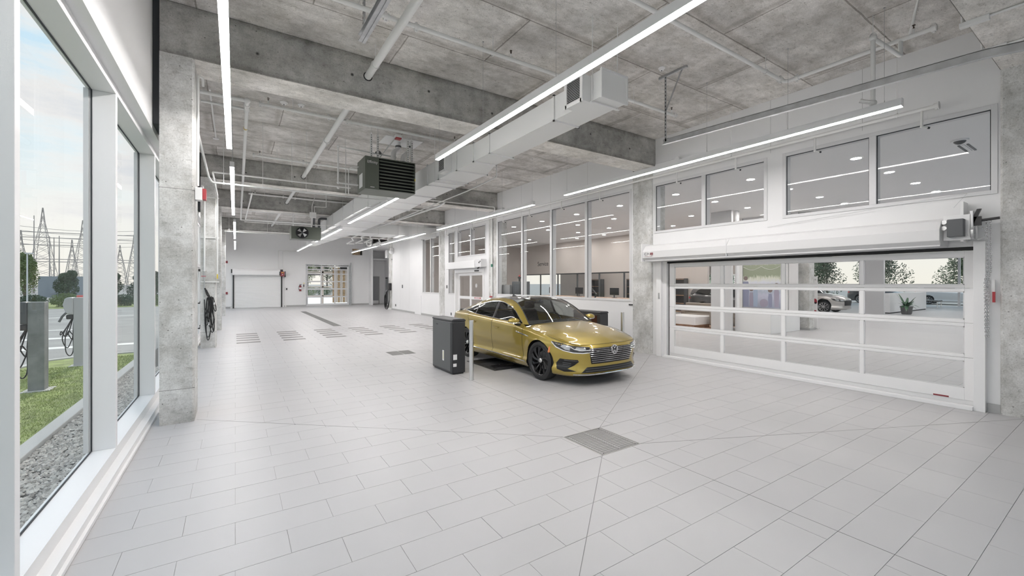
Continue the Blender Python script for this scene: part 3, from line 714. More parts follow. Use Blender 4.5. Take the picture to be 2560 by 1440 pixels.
# grey doors in the recess
t = struct('door_4', MB().box(9.02, 9.98, 35.22, 35.3, 0, 2.26), GREYD, label='grey steel door in the recess')
mb = MB(); mb.box(9.02, 9.9, 35.205, 35.22, 0, .28); obj('kick_plate', mb, ALU, t)
mb = MB(); mb.tube([(9.12, 35.21, 1.02), (9.12, 35.15, 1.02), (9.22, 35.15, 1.02)], .012, 8); obj('door_handle', mb, ALU, t)
mb = MB(); mb.box(9.9, 9.98, 35.19, 35.22, 0, 2.26); mb.box(9.02, 9.98, 35.19, 35.22, 2.22, 2.26); obj('door_frame', mb, GREYB, t)
t = struct('door_5', MB().box(10.36, 10.4, 33.9, 34.8, 0, 2.2), GREYD, label='second grey door on the side wall of the recess')
mb = MB(); mb.box(10.28, 10.36, 34.3, 34.6, 2.08, 2.16); obj('door_closer', mb, BLACK, t)

# ------------------------------------------------------------------ floor grates and slotted strips
t = thing('floor_drain', (3.38, 3.36, 0), 'large square slotted steel drain in the near floor', 'drain')
mb = MB(); x0, x1, y0, y1 = D[0][0], D[2][0], D[0][1], D[2][1]; f = .012
mb.box(x0, x1, y0, y0+f, -.03, .001); mb.box(x0, x1, y1-f, y1, -.03, .001); mb.box(x0, x0+f, y0, y1, -.03, .001); mb.box(x1-f, x1, y0, y1, -.03, .001)
obj('frame', mb, GRATE, t)
mb = MB(); mb.box(x0+f, x1-f, y0+f, y1-f, -.024, -.021); obj('sump', mb, DARK, t)
mb = MB(); n = 17; g = x0+.022; G = x1-.022; a0 = y0+.022; a1 = y1-.022
mb.box(g, g+.028, a0, a1, -.02, .0008); mb.box(G-.028, G, a0, a1, -.02, .0008); mb.box((g+G)/2-.014, (g+G)/2+.014, a0, a1, -.02, .0008)
p = (a1-a0)/n
for i in range(n+1): mb.box(g, G, a0+i*p-(.0085 if i else 0), a0+i*p+(.0085 if i < n else 0), -.02, 0)
for x in (g+.045, (g+G)/2+.0, G-.045):
    pass
obj('grate', mb, mat('worn_grate_steel', (.34, .34, .335), .4, metal=.7), t, bevel=.001)
mb = MB()
for x in (g+.03, G-.03):
    for y in (a0+.012, a1-.012): mb = MB(); mb.cyl((x, y, -.001), (x, y, .0012), .006, n=8); obj('screw', mb, DARK, t)
DGR = mat('dull_grate_steel', (.24, .24, .235), .45, metal=.6)
t = thing('double_drain', (3.45, 10.3, 0), 'pair of steel floor grates in the middle distance', 'drain')
for x in (3.15, 3.455):
    mb = MB(); mb.box(x, x+.285, 10.0, 10.02, -.02, 0); mb.box(x, x+.285, 10.58, 10.6, -.02, 0)
    for k in range(14): mb.box(x, x+.285, 10.03+.04*k, 10.055+.04*k, -.02, 0)
    mb.box(x, x+.015, 10, 10.6, -.02, 0); mb.box(x+.27, x+.285, 10, 10.6, -.02, 0); obj('grate', mb, DGR, t)
t = thing('trench_drain', (3.45, 23.2, 0), 'long narrow trench grate leading to the far wall', 'drain')
for k in range(17):
    y = 18.05+.61*k
    mb = MB(); mb.box(3.29, 3.305, y, y+.6, -.02, 0); mb.box(3.585, 3.60, y, y+.6, -.02, 0)
    for j in range(15): mb.box(3.3, 3.59, y+.04*j, y+.04*j+.024, -.02, 0)
    obj('grate', mb, DGR, t)
mb = MB(); mb.box(3.17, 3.29, 23.15, 23.45, -.004, .002); mb.box(3.60, 3.73, 23.15, 23.45, -.004, .002); obj('cross_plate', mb, GRATE, t)
SLOTM = mat('slotted_metal_strip', (.27, .265, .26), .4, metal=.5)
words = ['first', 'second', 'third', 'fourth', 'fifth', 'sixth']
sg = None
for i, x in enumerate(SLOTG):
    lab = 'group of five slotted grey floor strips, %s from the left' % words[i]
    if sg is None:
        sg = thing('floor_strips', (x+.3, 15.7, 0), lab, 'floor grate', 'slotted floor strips across the aisle')
        for j in range(5):
            y = 14.39+.61*j; mb = MB(); mb.box(x+.004, x+.596, y+.004, y+.03, -.01, .0); mb.box(x+.004, x+.596, y+.235, y+.261, -.01, .0)
            for k in range(5): mb.box(x+.004, x+.596, y+.045+.038*k, y+.07+.038*k, -.01, 0)
            obj('strip', mb, SLOTM, sg)
        grp = sg
    else: copy_tree(grp, (x-SLOTG[0], 0, 0), label=lab)

# ------------------------------------------------------------------ hanging light strips
def led(x, y0, y1, label, wires, top=ZC):
    t = thing('linear_light', (x, (y0+y1)/2, 3.9), label, 'ceiling light', 'hanging linear light strips')
    w = .036
    mb = MB(); mb.box(x-w, x+w, y0, y1, 3.908, 4.0); obj('housing', mb, FRAME, t, bevel=.002)
    mb = MB(); mb.box(x-w, x+w, y0-.004, y0, 3.9, 4.0); obj('end_cap', mb, FRAME, t); mb = MB(); mb.box(x-w, x+w, y1, y1+.004, 3.9, 4.0); obj('end_cap', mb, FRAME, t)
    mb = MB(); mb.box(x-w+.002, x+w-.002, y0+.004, y1-.004, 3.9, 3.9075); obj('diffuser', mb, LEDM, t)
    for y in wires:
        mb = MB(); mb.cyl((x, y, 4.0), (x, y, top), .0022, n=5); mb.cyl((x, y, 4.0), (x, y, min(top, 4.035)), .006, .003, n=8); mb.cyl((x, y, top-.012), (x, y, top), .012, n=8); obj('hanger_wire', mb, STEEL, t)
def wr_(a, b): return [a+.08, a+(b-a)*.25, a+(b-a)*.5, a+(b-a)*.75, b-.08]
led(-.08, 1.7, 8.19, 'light strip on the left row, nearest, running overhead', wr_(1.7, 8.19)); led(-.05, 9.44, 16.14, 'light strip on the left row, second', wr_(9.44, 16.14))
led(-.02, 18.0, 24.8, 'light strip on the left row, third', wr_(18., 24.8)); led(-.01, 26.3, 32.6, 'light strip on the left row, farthest', wr_(26.3, 32.6))
led(2.975, .35, 6.94, 'light strip on the middle row, nearest, beside the air duct', wr_(.35, 6.94)); led(3.47, 10.38, 16.15, 'light strip on the middle row, second, under the duct', [10.5, 12.2, 14.1, 16.0], 4.05)
led(3.57, 17.98, 24.4, 'light strip on the middle row, third, under the duct', [18.1, 20.5, 22.5], 4.05); led(3.56, 25.8, 32.1, 'light strip on the middle row, farthest', [30.5, 32.0])
led(6.83, 1.70, 8.02, 'light strip on the right row, nearest, above the wide glazed door', [1.87, 2.98, 4.26, 7.95]); led(6.93, 9.45, 16.15, 'light strip on the right row, second', wr_(9.45, 16.15))
led(6.98, 17.6, 24.1, 'light strip on the right row, third', [17.7, 19.4, 22.4, 24.0]); led(7.03, 25.35, 31.7, 'light strip on the right row, farthest', wr_(25.35, 31.7))

# ------------------------------------------------------------------ air duct
t = thing('air_duct', (4.1, 3.85, 4.1), 'white rectangular air duct running down the hall', 'air duct')
SEG = [(3.85, 3.87, 4.31, 4.10, 4.44, 3.87, 4.31, 4.44), (4.78, 3.87, 4.33, 4.10, 4.44, 3.87, 4.33, 4.44), (6.64, 3.87, 4.36, 4.10, 4.44, 3.87, 4.36, 4.44), (7.25, 3.87, 4.36, 4.10, 4.44, 3.87, 4.36, 4.44),
       (7.85, 3.80, 4.50, 4.05, 4.50, 3.8, 4.5, 4.5), (8.75, 3.79, 4.50, 4.05, 4.50, 3.8, 4.5, 4.5), (9.4, 3.79, 4.5, 4.05, 4.5, 0, 0, 0), (10.7, 3.79, 4.52, 4.05, 4.5, 0, 0, 0),
       (11.9, 3.6, 4.55, 4.05, 4.52, 0, 0, 0), (13.0, 3.35, 4.62, 4.05, 4.53, 0, 0, 0), (14.7, 3.3, 4.62, 4.05, 4.53, 0, 0, 0), (16.3, 3.3, 4.74, 4.05, 4.53, 0, 0, 0), (18.2, 3.3, 4.75, 4.05, 4.53, 0, 0, 0), (19.6, 3.3, 4.75, 4.05, 4.53, 0, 0, 0), (21.4, 3.3, 4.75, 4.05, 4.53, 0, 0, 0),
       (23.2, 3.5, 4.6, 4.08, 4.5, 0, 0, 0), (25.2, 3.6, 4.5, 4.08, 4.48, 0, 0, 0), (27.4, 3.7, 4.4, 4.1, 4.46, 0, 0, 0), (29.6, 3.75, 4.3, 4.1, 4.44, 0, 0, 0)]
for a, b in zip(SEG, SEG[1:]):
    mb = MB(); g = .003
    q = lambda s, y, z: [(s[1], y, z), (s[2], y, z)]
    mb.add([(a[1], a[0]+g, a[3]), (a[2], a[0]+g, a[3]), (a[2], a[0]+g, a[4]), (a[1], a[0]+g, a[4]), (b[1], b[0]-g, b[3]), (b[2], b[0]-g, b[3]), (b[2], b[0]-g, b[4]), (b[1], b[0]-g, b[4])],
           [(0, 1, 2, 3), (7, 6, 5, 4), (0, 4, 5, 1), (1, 5, 6, 2), (2, 6, 7, 3), (3, 7, 4, 0)])
    obj('duct_segment', mb, DUCTW, t)
for s in SEG[1:]:
    mb = MB(); e = .022; y = s[0]
    for (x0, x1, z0, z1) in ((s[1]-e, s[2]+e, s[3]-e, s[3]), (s[1]-e, s[2]+e, s[4], s[4]+e), (s[1]-e, s[1], s[3]-e, s[4]+e), (s[2], s[2]+e, s[3]-e, s[4]+e)): mb.box(x0, x1, y-.014, y+.014, z0, z1)
    obj('flange', mb, DUCTW, t)
mb = MB(); mb.box(3.855, 4.33, 3.83, 3.85, 4.085, 4.455); mb.box(3.85, 3.875, 3.815, 3.835, 4.08, 4.46); mb.box(4.31, 4.335, 3.815, 3.835, 4.08, 4.46); mb.box(3.875, 4.31, 3.815, 3.835, 4.435, 4.46); mb.box(3.875, 4.31, 3.815, 3.835, 4.08, 4.105); obj('end_cap', mb, DUCTW, t, bevel=.003)
def grille(y0, y1, z0, z1, xo, xi):
    mb = MB(); mb.box(xo+.01, xi, y0, y1, z0, z1); c = obj('grille_collar', mb, DUCTW, t)
    mb = MB(); f = .03
    mb.box(xo-.006, xo+.012, y0-.02, y0+f, z0-.02, z1+.02); mb.box(xo-.006, xo+.012, y1-f, y1+.02, z0-.02, z1+.02); mb.box(xo-.006, xo+.012, y0, y1, z1-f, z1+.02); mb.box(xo-.006, xo+.012, y0, y1, z0-.02, z0+f); obj('grille_frame', mb, DUCTW, c, bevel=.002)
    mb = MB(); mb.box(xo+.007, xo+.009, y0+f, y1-f, z0+f, z1-f); obj('grille_back', mb, DARK, c)
    mb = MB(); n = 13
    for k in range(n):
        z = z0+f+(z1-z0-2*f)*(k+.5)/n; mb.add([(xo-.004, y0+f, z-.008), (xo+.006, y0+f, z), (xo+.006, y0+f, z+.004), (xo-.004, y0+f, z-.004), (xo-.004, y1-f, z-.008), (xo+.006, y1-f, z), (xo+.006, y1-f, z+.004), (xo-.004, y1-f, z-.004)], [(0, 1, 2, 3), (7, 6, 5, 4), (0, 4, 5, 1), (1, 5, 6, 2), (2, 6, 7, 3), (3, 7, 4, 0)])
    obj('grille_blades', mb, DUCTW, c)
grille(4.02, 4.34, 4.08, 4.42, 3.70, 3.87); grille(8.10, 8.44, 4.08, 4.42, 3.64, 3.80)
for y in (3.99, 6.64, 8.95, 10.7, 13.0, 16.3, 19.6, 22.4, 25.2, 28.4):
    s = min(SEG, key=lambda q: abs(q[0]-y))
    for x in (s[1]-.012, s[2]+.012):
        mb = MB(); mb.cyl((x, y, s[3]-.03), (x, y, ZC), .0055, n=7); mb.cyl((x, y, s[3]-.035), (x, y, s[3]-.02), .011, n=6); obj('hanger_rod', mb, PIPEW, t)
    mb = MB(); mb.box(s[1]-.04, s[2]+.04, y-.015, y+.015, s[3]-.032, s[3]-.02); obj('trapeze_bar', mb, DUCTW, t)
t = thing('branch_duct', (6.3, 20.5, 4.0), 'white cross duct joining the main duct to the right wall', 'air duct')
for a, b in ((4.75, 5.6), (5.6, 6.55), (6.55, 7.5), (7.5, 8.45)):
    mb = MB(); mb.box(a+.003, b-.003, 19.9, 21.3, 4.03, 4.5); obj('duct_segment', mb, DUCTW, t)
    mb = MB(); mb.box(b-.014, b+.014, 19.875, 21.325, 4.005, 4.03); mb.box(b-.014, b+.014, 19.875, 19.9, 4.03, 4.52); mb.box(b-.014, b+.014, 21.3, 21.325, 4.03, 4.52); obj('flange', mb, DUCTW, t)
for x in (5.6, 7.5):
    for y in (19.88, 21.32):
        mb = MB(); mb.cyl((x, y, 4.0), (x, y, ZC), .006, n=6); obj('hanger_rod', mb, PIPEW, t)

# ------------------------------------------------------------------ pipes
def pipe(name, pts, r, label, rad=.05, group=None, fittings=(), rods=(), heads=(), m=None, cat='pipe', n=12, clamps=()):
    t = thing(name, pts[0], label, cat, group)
    mb = MB(); mb.tube(pipe_path(pts, rad), r, n); obj('pipe_run', mb, m or PIPEW, t, smooth=True)
    for f in fittings:
        mb = MB(); mb.sphere(f, r*1.65, 12); obj('fitting', mb, m or PIPEW, t, smooth=True)
    for c in clamps:      # clamp ring (point, axis)
        p, ax = c; mb = MB(); d = {'x': (.02, 0, 0), 'y': (0, .02, 0), 'z': (0, 0, .02)}[ax]
        mb.cyl(Vector(p)-Vector(d)*1.3, Vector(p)+Vector(d)*1.3, r*1.5, n=14); mb.box(p[0]-.012, p[0]+.012, p[1]-.012, p[1]+.012, p[2]-r*2.1, p[2]+r*2.1); obj('coupling', mb, m or PIPEW, t, smooth=True)
    for p in rods:
        mb = MB(); mb.cyl((p[0], p[1], p[2]+r), (p[0], p[1], ZC), .0045, n=6)
        mb.lathe([(r+.004, -.009), (r+.009, -.009), (r+.009, .009), (r+.004, .009)], p, 'x' if len(p) < 4 else p[3], 12) if len(p) < 4 else mb.lathe([(r+.004, -.009), (r+.009, -.009), (r+.009, .009), (r+.004, .009)], p[:3], p[3], 12)
        obj('hanger', mb, PIPEW, t)
    for p in heads:       # upright sprinkler heads
        mb = MB(); mb.cyl((p[0], p[1], p[2]), (p[0], p[1], p[2]+.075), .012, n=10); h = obj('riser_stub', mb, PIPEW, t)
        mb = MB(); mb.cyl((p[0], p[1], p[2]+.075), (p[0], p[1], p[2]+.10), .011, .006, n=8); mb.cyl((p[0], p[1], p[2]+.118), (p[0], p[1], p[2]+.122), .019, n=12); mb.box(p[0]-.013, p[0]-.009, p[1]-.003, p[1]+.003, p[2]+.09, p[2]+.12); mb.box(p[0]+.009, p[0]+.013, p[1]-.003, p[1]+.003, p[2]+.09, p[2]+.12); obj('sprinkler_head', mb, mat('bronze', (.09, .065, .05), .4, metal=.8), t)
    return t
SPG = 'white sprinkler branch pipes'
r = .028
pipe('sprinkler_pipe', [(-.7, 5.09, 4.95), (7.08, 5.06, 4.95)], r, 'white sprinkler pipe crossing the near ceiling bay above the duct', group=SPG, clamps=[((1.52, 5.09, 4.95), 'x'), ((1.90, 5.09, 4.95), 'x'), ((7.06, 5.06, 4.95), 'x')], rods=[(3.02, 5.09, 4.95), (5.9, 5.07, 4.95)], heads=[(3.32, 5.09, 4.96), (6.96, 5.06, 4.96)])
pipe('sprinkler_pipe', [(-.7, 3.25, 4.95), (7.30, 3.25, 4.95), (7.36, 3.2, 4.95), (7.36, 1.5, 4.95)], r, 'white sprinkler pipe turning a corner near the upper right', group=SPG, clamps=[((7.2, 3.25, 4.95), 'x'), ((7.36, 3.08, 4.95), 'y'), ((7.36, 1.53, 4.95), 'y')], rods=[(6.74, 3.25, 4.95)], heads=[(7.36, 1.72, 4.96), (1.5, 3.25, 4.96)])
pipe('sprinkler_pipe', [(.36, 8.8, 4.95), (5.6, 8.8, 4.95)], r, 'white sprinkler pipe just beyond the first beam', group=SPG, clamps=[((.38, 8.8, 4.95), 'x'), ((1.52, 8.8, 4.95), 'x'), ((1.86, 8.8, 4.95), 'x')], rods=[(3.6, 8.8, 4.95), (.9, 8.8, 4.95)], heads=[(.50, 8.8, 4.96), (4.2, 8.8, 4.96), (5.5, 8.8, 4.96)])
pipe('sprinkler_pipe', [(.37, 12.45, 4.95), (6.2, 12.45, 4.95)], r, 'white sprinkler pipe before the second beam', group=SPG, clamps=[((.39, 12.45, 4.95), 'x'), ((1.52, 12.45, 4.95), 'x'), ((1.88, 12.45, 4.95), 'x'), ((6.15, 12.45, 4.95), 'x')], rods=[(.9, 12.45, 4.95), (3.4, 12.45, 4.95)], heads=[(.52, 12.45, 4.96), (6.05, 12.45, 4.96)])
pipe('sprinkler_pipe', [(.4, 17.9, 4.95), (7.2, 17.9, 4.95)], r, 'white sprinkler pipe before the third beam', group=SPG, clamps=[((1.5, 17.9, 4.95), 'x'), ((1.9, 17.9, 4.95), 'x')], rods=[(.9, 17.9, 4.95), (3, 17.9, 4.95)], heads=[(.6, 17.9, 4.96)])
pipe('sprinkler_pipe', [(.4, 15.6, 4.95), (7.2, 15.6, 4.95)], r, 'white sprinkler pipe just beyond the second beam', group=SPG, clamps=[((1.5, 15.6, 4.95), 'x'), ((1.9, 15.6, 4.95), 'x')], heads=[(.6, 15.6, 4.96)])
pipe('sprinkler_pipe', [(.3, 22.2, 4.95), (8.0, 22.2, 4.95)], r, 'white sprinkler pipe beyond the third beam', group=SPG, heads=[(.6, 22.2, 4.96)], rods=[(1, 22.2, 4.95), (3, 22.2, 4.95)])
pipe('sprinkler_pipe', [(.4, 26.2, 4.95), (8.0, 26.2, 4.95)], r, 'white sprinkler pipe before the fourth beam', group=SPG, clamps=[((1.5, 26.2, 4.95), 'x'), ((1.9, 26.2, 4.95), 'x')], rods=[(.9, 26.2, 4.95)])
big = pipe('sprinkler_main', [(1.70, -2, 4.90), (1.70, 27.2, 4.90)], .052, 'thick white main pipe running lengthwise through the concrete beams', clamps=[((1.7, 10.1, 4.9), 'y')], rods=[(1.7, 6.2, 4.9, 'y')], n=16)
for (a, b) in BEAMS[1:]:
    mb = MB(); mb.lathe([(.05, 0), (.068, 0), (.068, .004), (.05, .004)], (1.70, a-.005, 4.90), 'y', 20); obj('sleeve_ring', mb, DARK, big)
pipe('wall_sprinkler_pipe', [(8.2, 1.66, 4.215), (8.2, 24.0, 4.215)], .026, 'long white pipe before the right wall with down-turned nozzles', clamps=[((8.2, 1.68, 4.215), 'y')], rods=[(8.2, 2.1, 4.215, 'y'), (8.2, 4.6, 4.215, 'y')])
nz = None
wp = [o for o in bpy.data.objects if o.name.startswith('wall_sprinkler_pipe')][0]
for y in (1.83, 3.16, 4.51, 5.83, 8.2, 9.8, 11.45, 13.1, 15.5, 16.8, 18.05, 20.0, 21.15):
    mb = MB(); mb.cyl((8.2, y, 4.215), (8.2, y, 3.97), .016, n=10); mb.sphere((8.2, y, 3.97), .022, 10); mb.cyl((8.2, y, 3.97), (8.25, y-.045, 3.95), .014, n=10); a = obj('drop_nozzle', mb, PIPEW, wp, smooth=True)
    mb = MB(); mb.cyl((8.25, y-.045, 3.95), (8.27, y-.065, 3.945), .015, n=10); obj('nozzle_tip', mb, GASKET, a)
mb = MB(); mb.lathe([(.02, 0), (.055, 0), (.055, .012), (.02, .012)], (8.2, 1.65, 4.215), 'y', 20); obj('end_flange', mb, PIPEW, wp, smooth=True)
pipe('drop_pipe', [(7.36, 1.85, 4.95), (7.36, 1.85, 4.74), (6.886, 2.0, 4.90), (6.886, 2.0, 4.06), (6.83, 2.12, 4.12)], .026, 'white pipe dropping from the ceiling near the upper right light strip', rad=.03, fittings=[(6.886, 2.0, 4.90), (6.886, 2.0, 4.06)], rods=[(6.886, 2.0, 4.93)])
# left riser pipes and conduits
pipe('looped_pipe', [(-.42, 7.45, 4.46), (.145, 7.45, 4.46), (.15, 7.5, 4.46), (.20, 21.6, 4.46), (3.2, 21.6, 4.46)], .028, 'white pipe with brass union running below the beams beside the left light row', fittings=[(.148, 7.45, 4.46), (.15, 7.82, 4.46)], rods=[(.17, 12.4, 4.46, 'y'), (.18, 17, 4.46, 'y')], clamps=[((.15, 7.62, 4.46), 'y')])
pipe('looped_pipe', [(.42, 14.7, 4.40), (.36, 20.9, 4.40), (3.0, 20.9, 4.40)], .022, 'thinner white pipe starting at the second beam beside the left light row', rods=[(.40, 15.8, 4.40, 'y')])
mb = MB(); mb.cyl((.151, 8.75, 4.46), (.151, 8.81, 4.46), .031, n=12); o = bpy.data.objects['looped_pipe']; obj('brass_union', mb, mat('brass', (.65, .5, .15), .3, metal=.9), o)
pipe('cross_pipe', [(-.43, 7.82, 4.46), (.15, 7.82, 4.46)], .02, 'short white cross pipe at the top of the nearest left column')
pipe('conduit', [(-.40, 6.72, 2.98), (-.40, 6.72, 4.40), (-.36, 6.95, 4.46), (-.36, 7.02, 4.38)], .016, 'white conduit climbing the side of the nearest left column', cat='conduit', rad=.08)
pipe('hanging_conduit', [(-.45, 7.3, 3.9), (-.45, 10.6, 3.9), (-.40, 10.6, 3.8), (3.2, 10.6, 3.8)], .018, 'white conduit crossing the hall below the second bay', cat='conduit', rods=[(-.2, 10.6, 3.8), (.5, 10.6, 3.8), (1.35, 10.6, 3.8), (2.2, 10.6, 3.8)])
pipe('water_pipe', [(-.40, 13.80, 1.95), (-.40, 13.80, 4.10), (-.40, 11.0, 4.10), (2.4, 11.0, 4.10)], .018, 'white water pipe down the front of the second left column, right-hand one', rods=[(1.1, 11.0, 4.1)])
pipe('air_pipe', [(-.68, 13.80, 2.05), (-.68, 13.80, 4.05), (-.68, 13.0, 4.15)], .02, 'white air pipe down the front of the second left column, left-hand one')
for z, w_ in ((1.75, 'lowest'), (2.93, 'middle'), (4.0, 'highest')):
    mb = MB(); mb.box(-.76, -.36, 13.822, 13.849, z, z+.03); single('pipe_bracket', mb, PIPEW, 'white strut bracket behind the pipes of the second left column, '+w_, 'bracket', 'pipe brackets on the second left column')
pipe('conduit_far', [(-.35, 19.9, 3.75), (3.1, 19.9, 3.75)], .016, 'thin white conduit crossing before the fan heater', cat='conduit', rods=[(-.2, 19.9, 3.75), (1.1, 19.9, 3.75), (2.1, 19.9, 3.75)])
pipe('conduit_far', [(-.3, 24.5, 4.3), (3.3, 24.5, 4.3)], .016, 'thin white conduit beyond the third beam', cat='conduit')
pipe('gas_pipe', [(5.14, 8.5, 4.6), (5.14, 8.5, 4.22), (5.2, 10.0, 4.2), (5.3, 17.5, 4.2), (5.3, 19.8, 4.2)], .015, 'thin white gas pipe hanging along the right of the air duct', rods=[(5.14, 8.6, 4.24, 'y'), (5.25, 13, 4.2, 'y'), (5.3, 16, 4.2, 'y')])
pipe('beam_pipe', [(4.7, 13.8, 4.6), (8.2, 13.7, 4.6), (8.2, 13.7, 4.3)], .018, 'white pipe along the face of the second beam')
pipe('refrigerant_pipe', [(5.7, 12.7, 4.35), (5.7, 13.2, 4.3), (5.6, 19.7, 4.35)], .032, 'thick insulated white pipe right of the air duct', rods=[(5.68, 13.6, 4.31, 'y'), (5.63, 17.5, 4.33, 'y')])
rng = random.Random(3)
for k, (x, lab) in enumerate(((5.4, 'leftmost'), (5.9, 'second'), (6.4, 'third'), (6.9, 'fourth'), (7.4, 'rightmost'))):
    z = 4.25+.06*(k % 3); pts = [(x, 21.5, z), (x, 24.5, z), (x+.2, 25.0, z-.1), (x+.2, 26.5, z-.15), (x+.6, 26.5, z-.15)]
    pipe('bundled_pipe', pts, .035, 'white pipe in the far bundle under the ceiling, %s of the five' % lab, group='bundle of pipes beyond the cross duct', fittings=[pts[2], pts[3]], rad=.15, rods=[(x, 22.5, z, 'y'), (x, 24, z, 'y')])
pipe('trap_pipe', [(6.6, 26.0, 4.3), (6.6, 26.0, 3.98), (6.85, 26.0, 3.98), (6.85, 26.0, 4.25)], .045, 'thick white u-bend hanging below the far pipe bundle', rad=.12)
pipe('wall_conduit', [(2.58, YE-.03, 2.75), (2.58, YE-.03, 4.05), (3.9, YE-.03, 4.05)], .014, 'thin white conduit above the shutter motor, left one', cat='conduit')
pipe('wall_conduit', [(2.86, YE-.03, 2.75), (2.86, YE-.03, 4.0), (3.8, YE-.03, 4.0)], .014, 'thin white conduit above the shutter motor, right one', cat='conduit')
pipe('vent_pipe', [(8.1, 15.0, 0.02), (8.1, 15.0, 4.2)], .03, 'white vertical pipe with green band before the third right column') if False else None
pipe('standpipe', [(8.40, 14.25, 1.2), (8.40, 14.25, 4.35)], .035, 'white vertical standpipe before the third right column', clamps=[((8.40, 14.25, 1.35), 'z')], rad=.02)
sp = [o for o in bpy.data.objects if o.name.startswith('standpipe')][0]
mb = MB(); mb.cyl((8.40, 14.25, 2.36), (8.40, 14.25, 2.47), .037, n=14); obj('green_band', mb, mat('green_tape', (.05, .22, .15), .5), sp)
mb = MB(); mb.cyl((8.36, 14.30, 1.17), (8.36, 14.30, 1.22), .03, n=10); mb.cyl((8.36, 14.20, 1.17), (8.36, 14.20, 1.22), .03, n=10); obj('red_cap', mb, RED, sp)
# ceiling detectors
def detector(x, y, label, r=.055):
    t = thing('smoke_detector', (x, y, ZC-.04), label, 'smoke detector', 'round white ceiling detectors')
    mb = MB(); mb.lathe([(.001, -.045), (r*.6, -.042), (r*.8, -.02), (r, -.012), (r, 0), (.001, 0)], (x, y, ZC), 'z', 20); obj('cover', mb, FRAME, t, smooth=True)
    mb = MB(); mb.cyl((x, y, ZC-.05), (x, y, ZC-.044), r*.22, n=10); obj('lens', mb, DGREY, t)
detector(5.74, 4.36, 'round white detector on the ceiling left of the corner sprinkler pipe'); detector(.78, 9.16, 'round white detector above the first pipe of the second bay, left', .07); detector(1.07, 9.1, 'round white detector above the first pipe of the second bay, right', .06)
t = thing('pendant_detector', (-.37, 11.86, 4.9), 'white disc on a thin stem near the left light row', 'smoke detector')
mb = MB(); mb.cyl((-.37, 11.86, 5.05), (-.37, 11.86, 5.08), .06, n=16); obj('disc', mb, FRAME, t); mb = MB(); mb.tube([(-.37, 11.86, 5.07), (-.37, 9.0, 5.1)], .014); obj('stem', mb, PIPEW, t)
# conduit boxes top right
for k, (y, lab) in enumerate(((.93, 'upper'), (.93, 'lower'))):
    x = 6.6 if k == 0 else 7.55
    t = thing('junction_box', (x, 1.0, 4.95 if k else 4.95), 'white conduit elbow box on the near beam, %s of two' % lab, 'conduit box', 'white elbow boxes on the beam')
    mb = MB(); mb.box(x-.03, x+.03, .95, 1.17, 4.50, 4.552); obj('box', mb, PIPEW, t, bevel=.004)
    mb = MB(); mb.tube([(x, 1.15, 4.53), (x, 1.15, ZC-.03)], .012); mb.tube([(x, .97, 4.535), (x, .5, 4.535)], .012); obj('conduit', mb, PIPEW, t, smooth=True)
pipe('ceiling_conduit', [(5.2, 1.9, 5.15), (5.5, 1.55, 5.15), (6.0, 1.5, 5.17)], .016, 'curved white conduit on the ceiling, top right', cat='conduit', rad=.2)
t = thing('ceiling_box', (6.75, 1.45, 5.15), 'round white ceiling box with conduits, top right', 'conduit box'); mb = MB(); mb.cyl((6.72, 1.5, 5.15), (6.72, 1.5, ZC), .07, n=20); obj('cover', mb, PIPEW, t, smooth=True); mb = MB(); mb.tube([(6.72, 1.5, 5.18), (6.9, 1.0, 5.18)], .012); mb.tube([(6.74, 1.52, 5.17), (7.9, 1.9, 5.17)], .014); obj('conduit', mb, PIPEW, t)

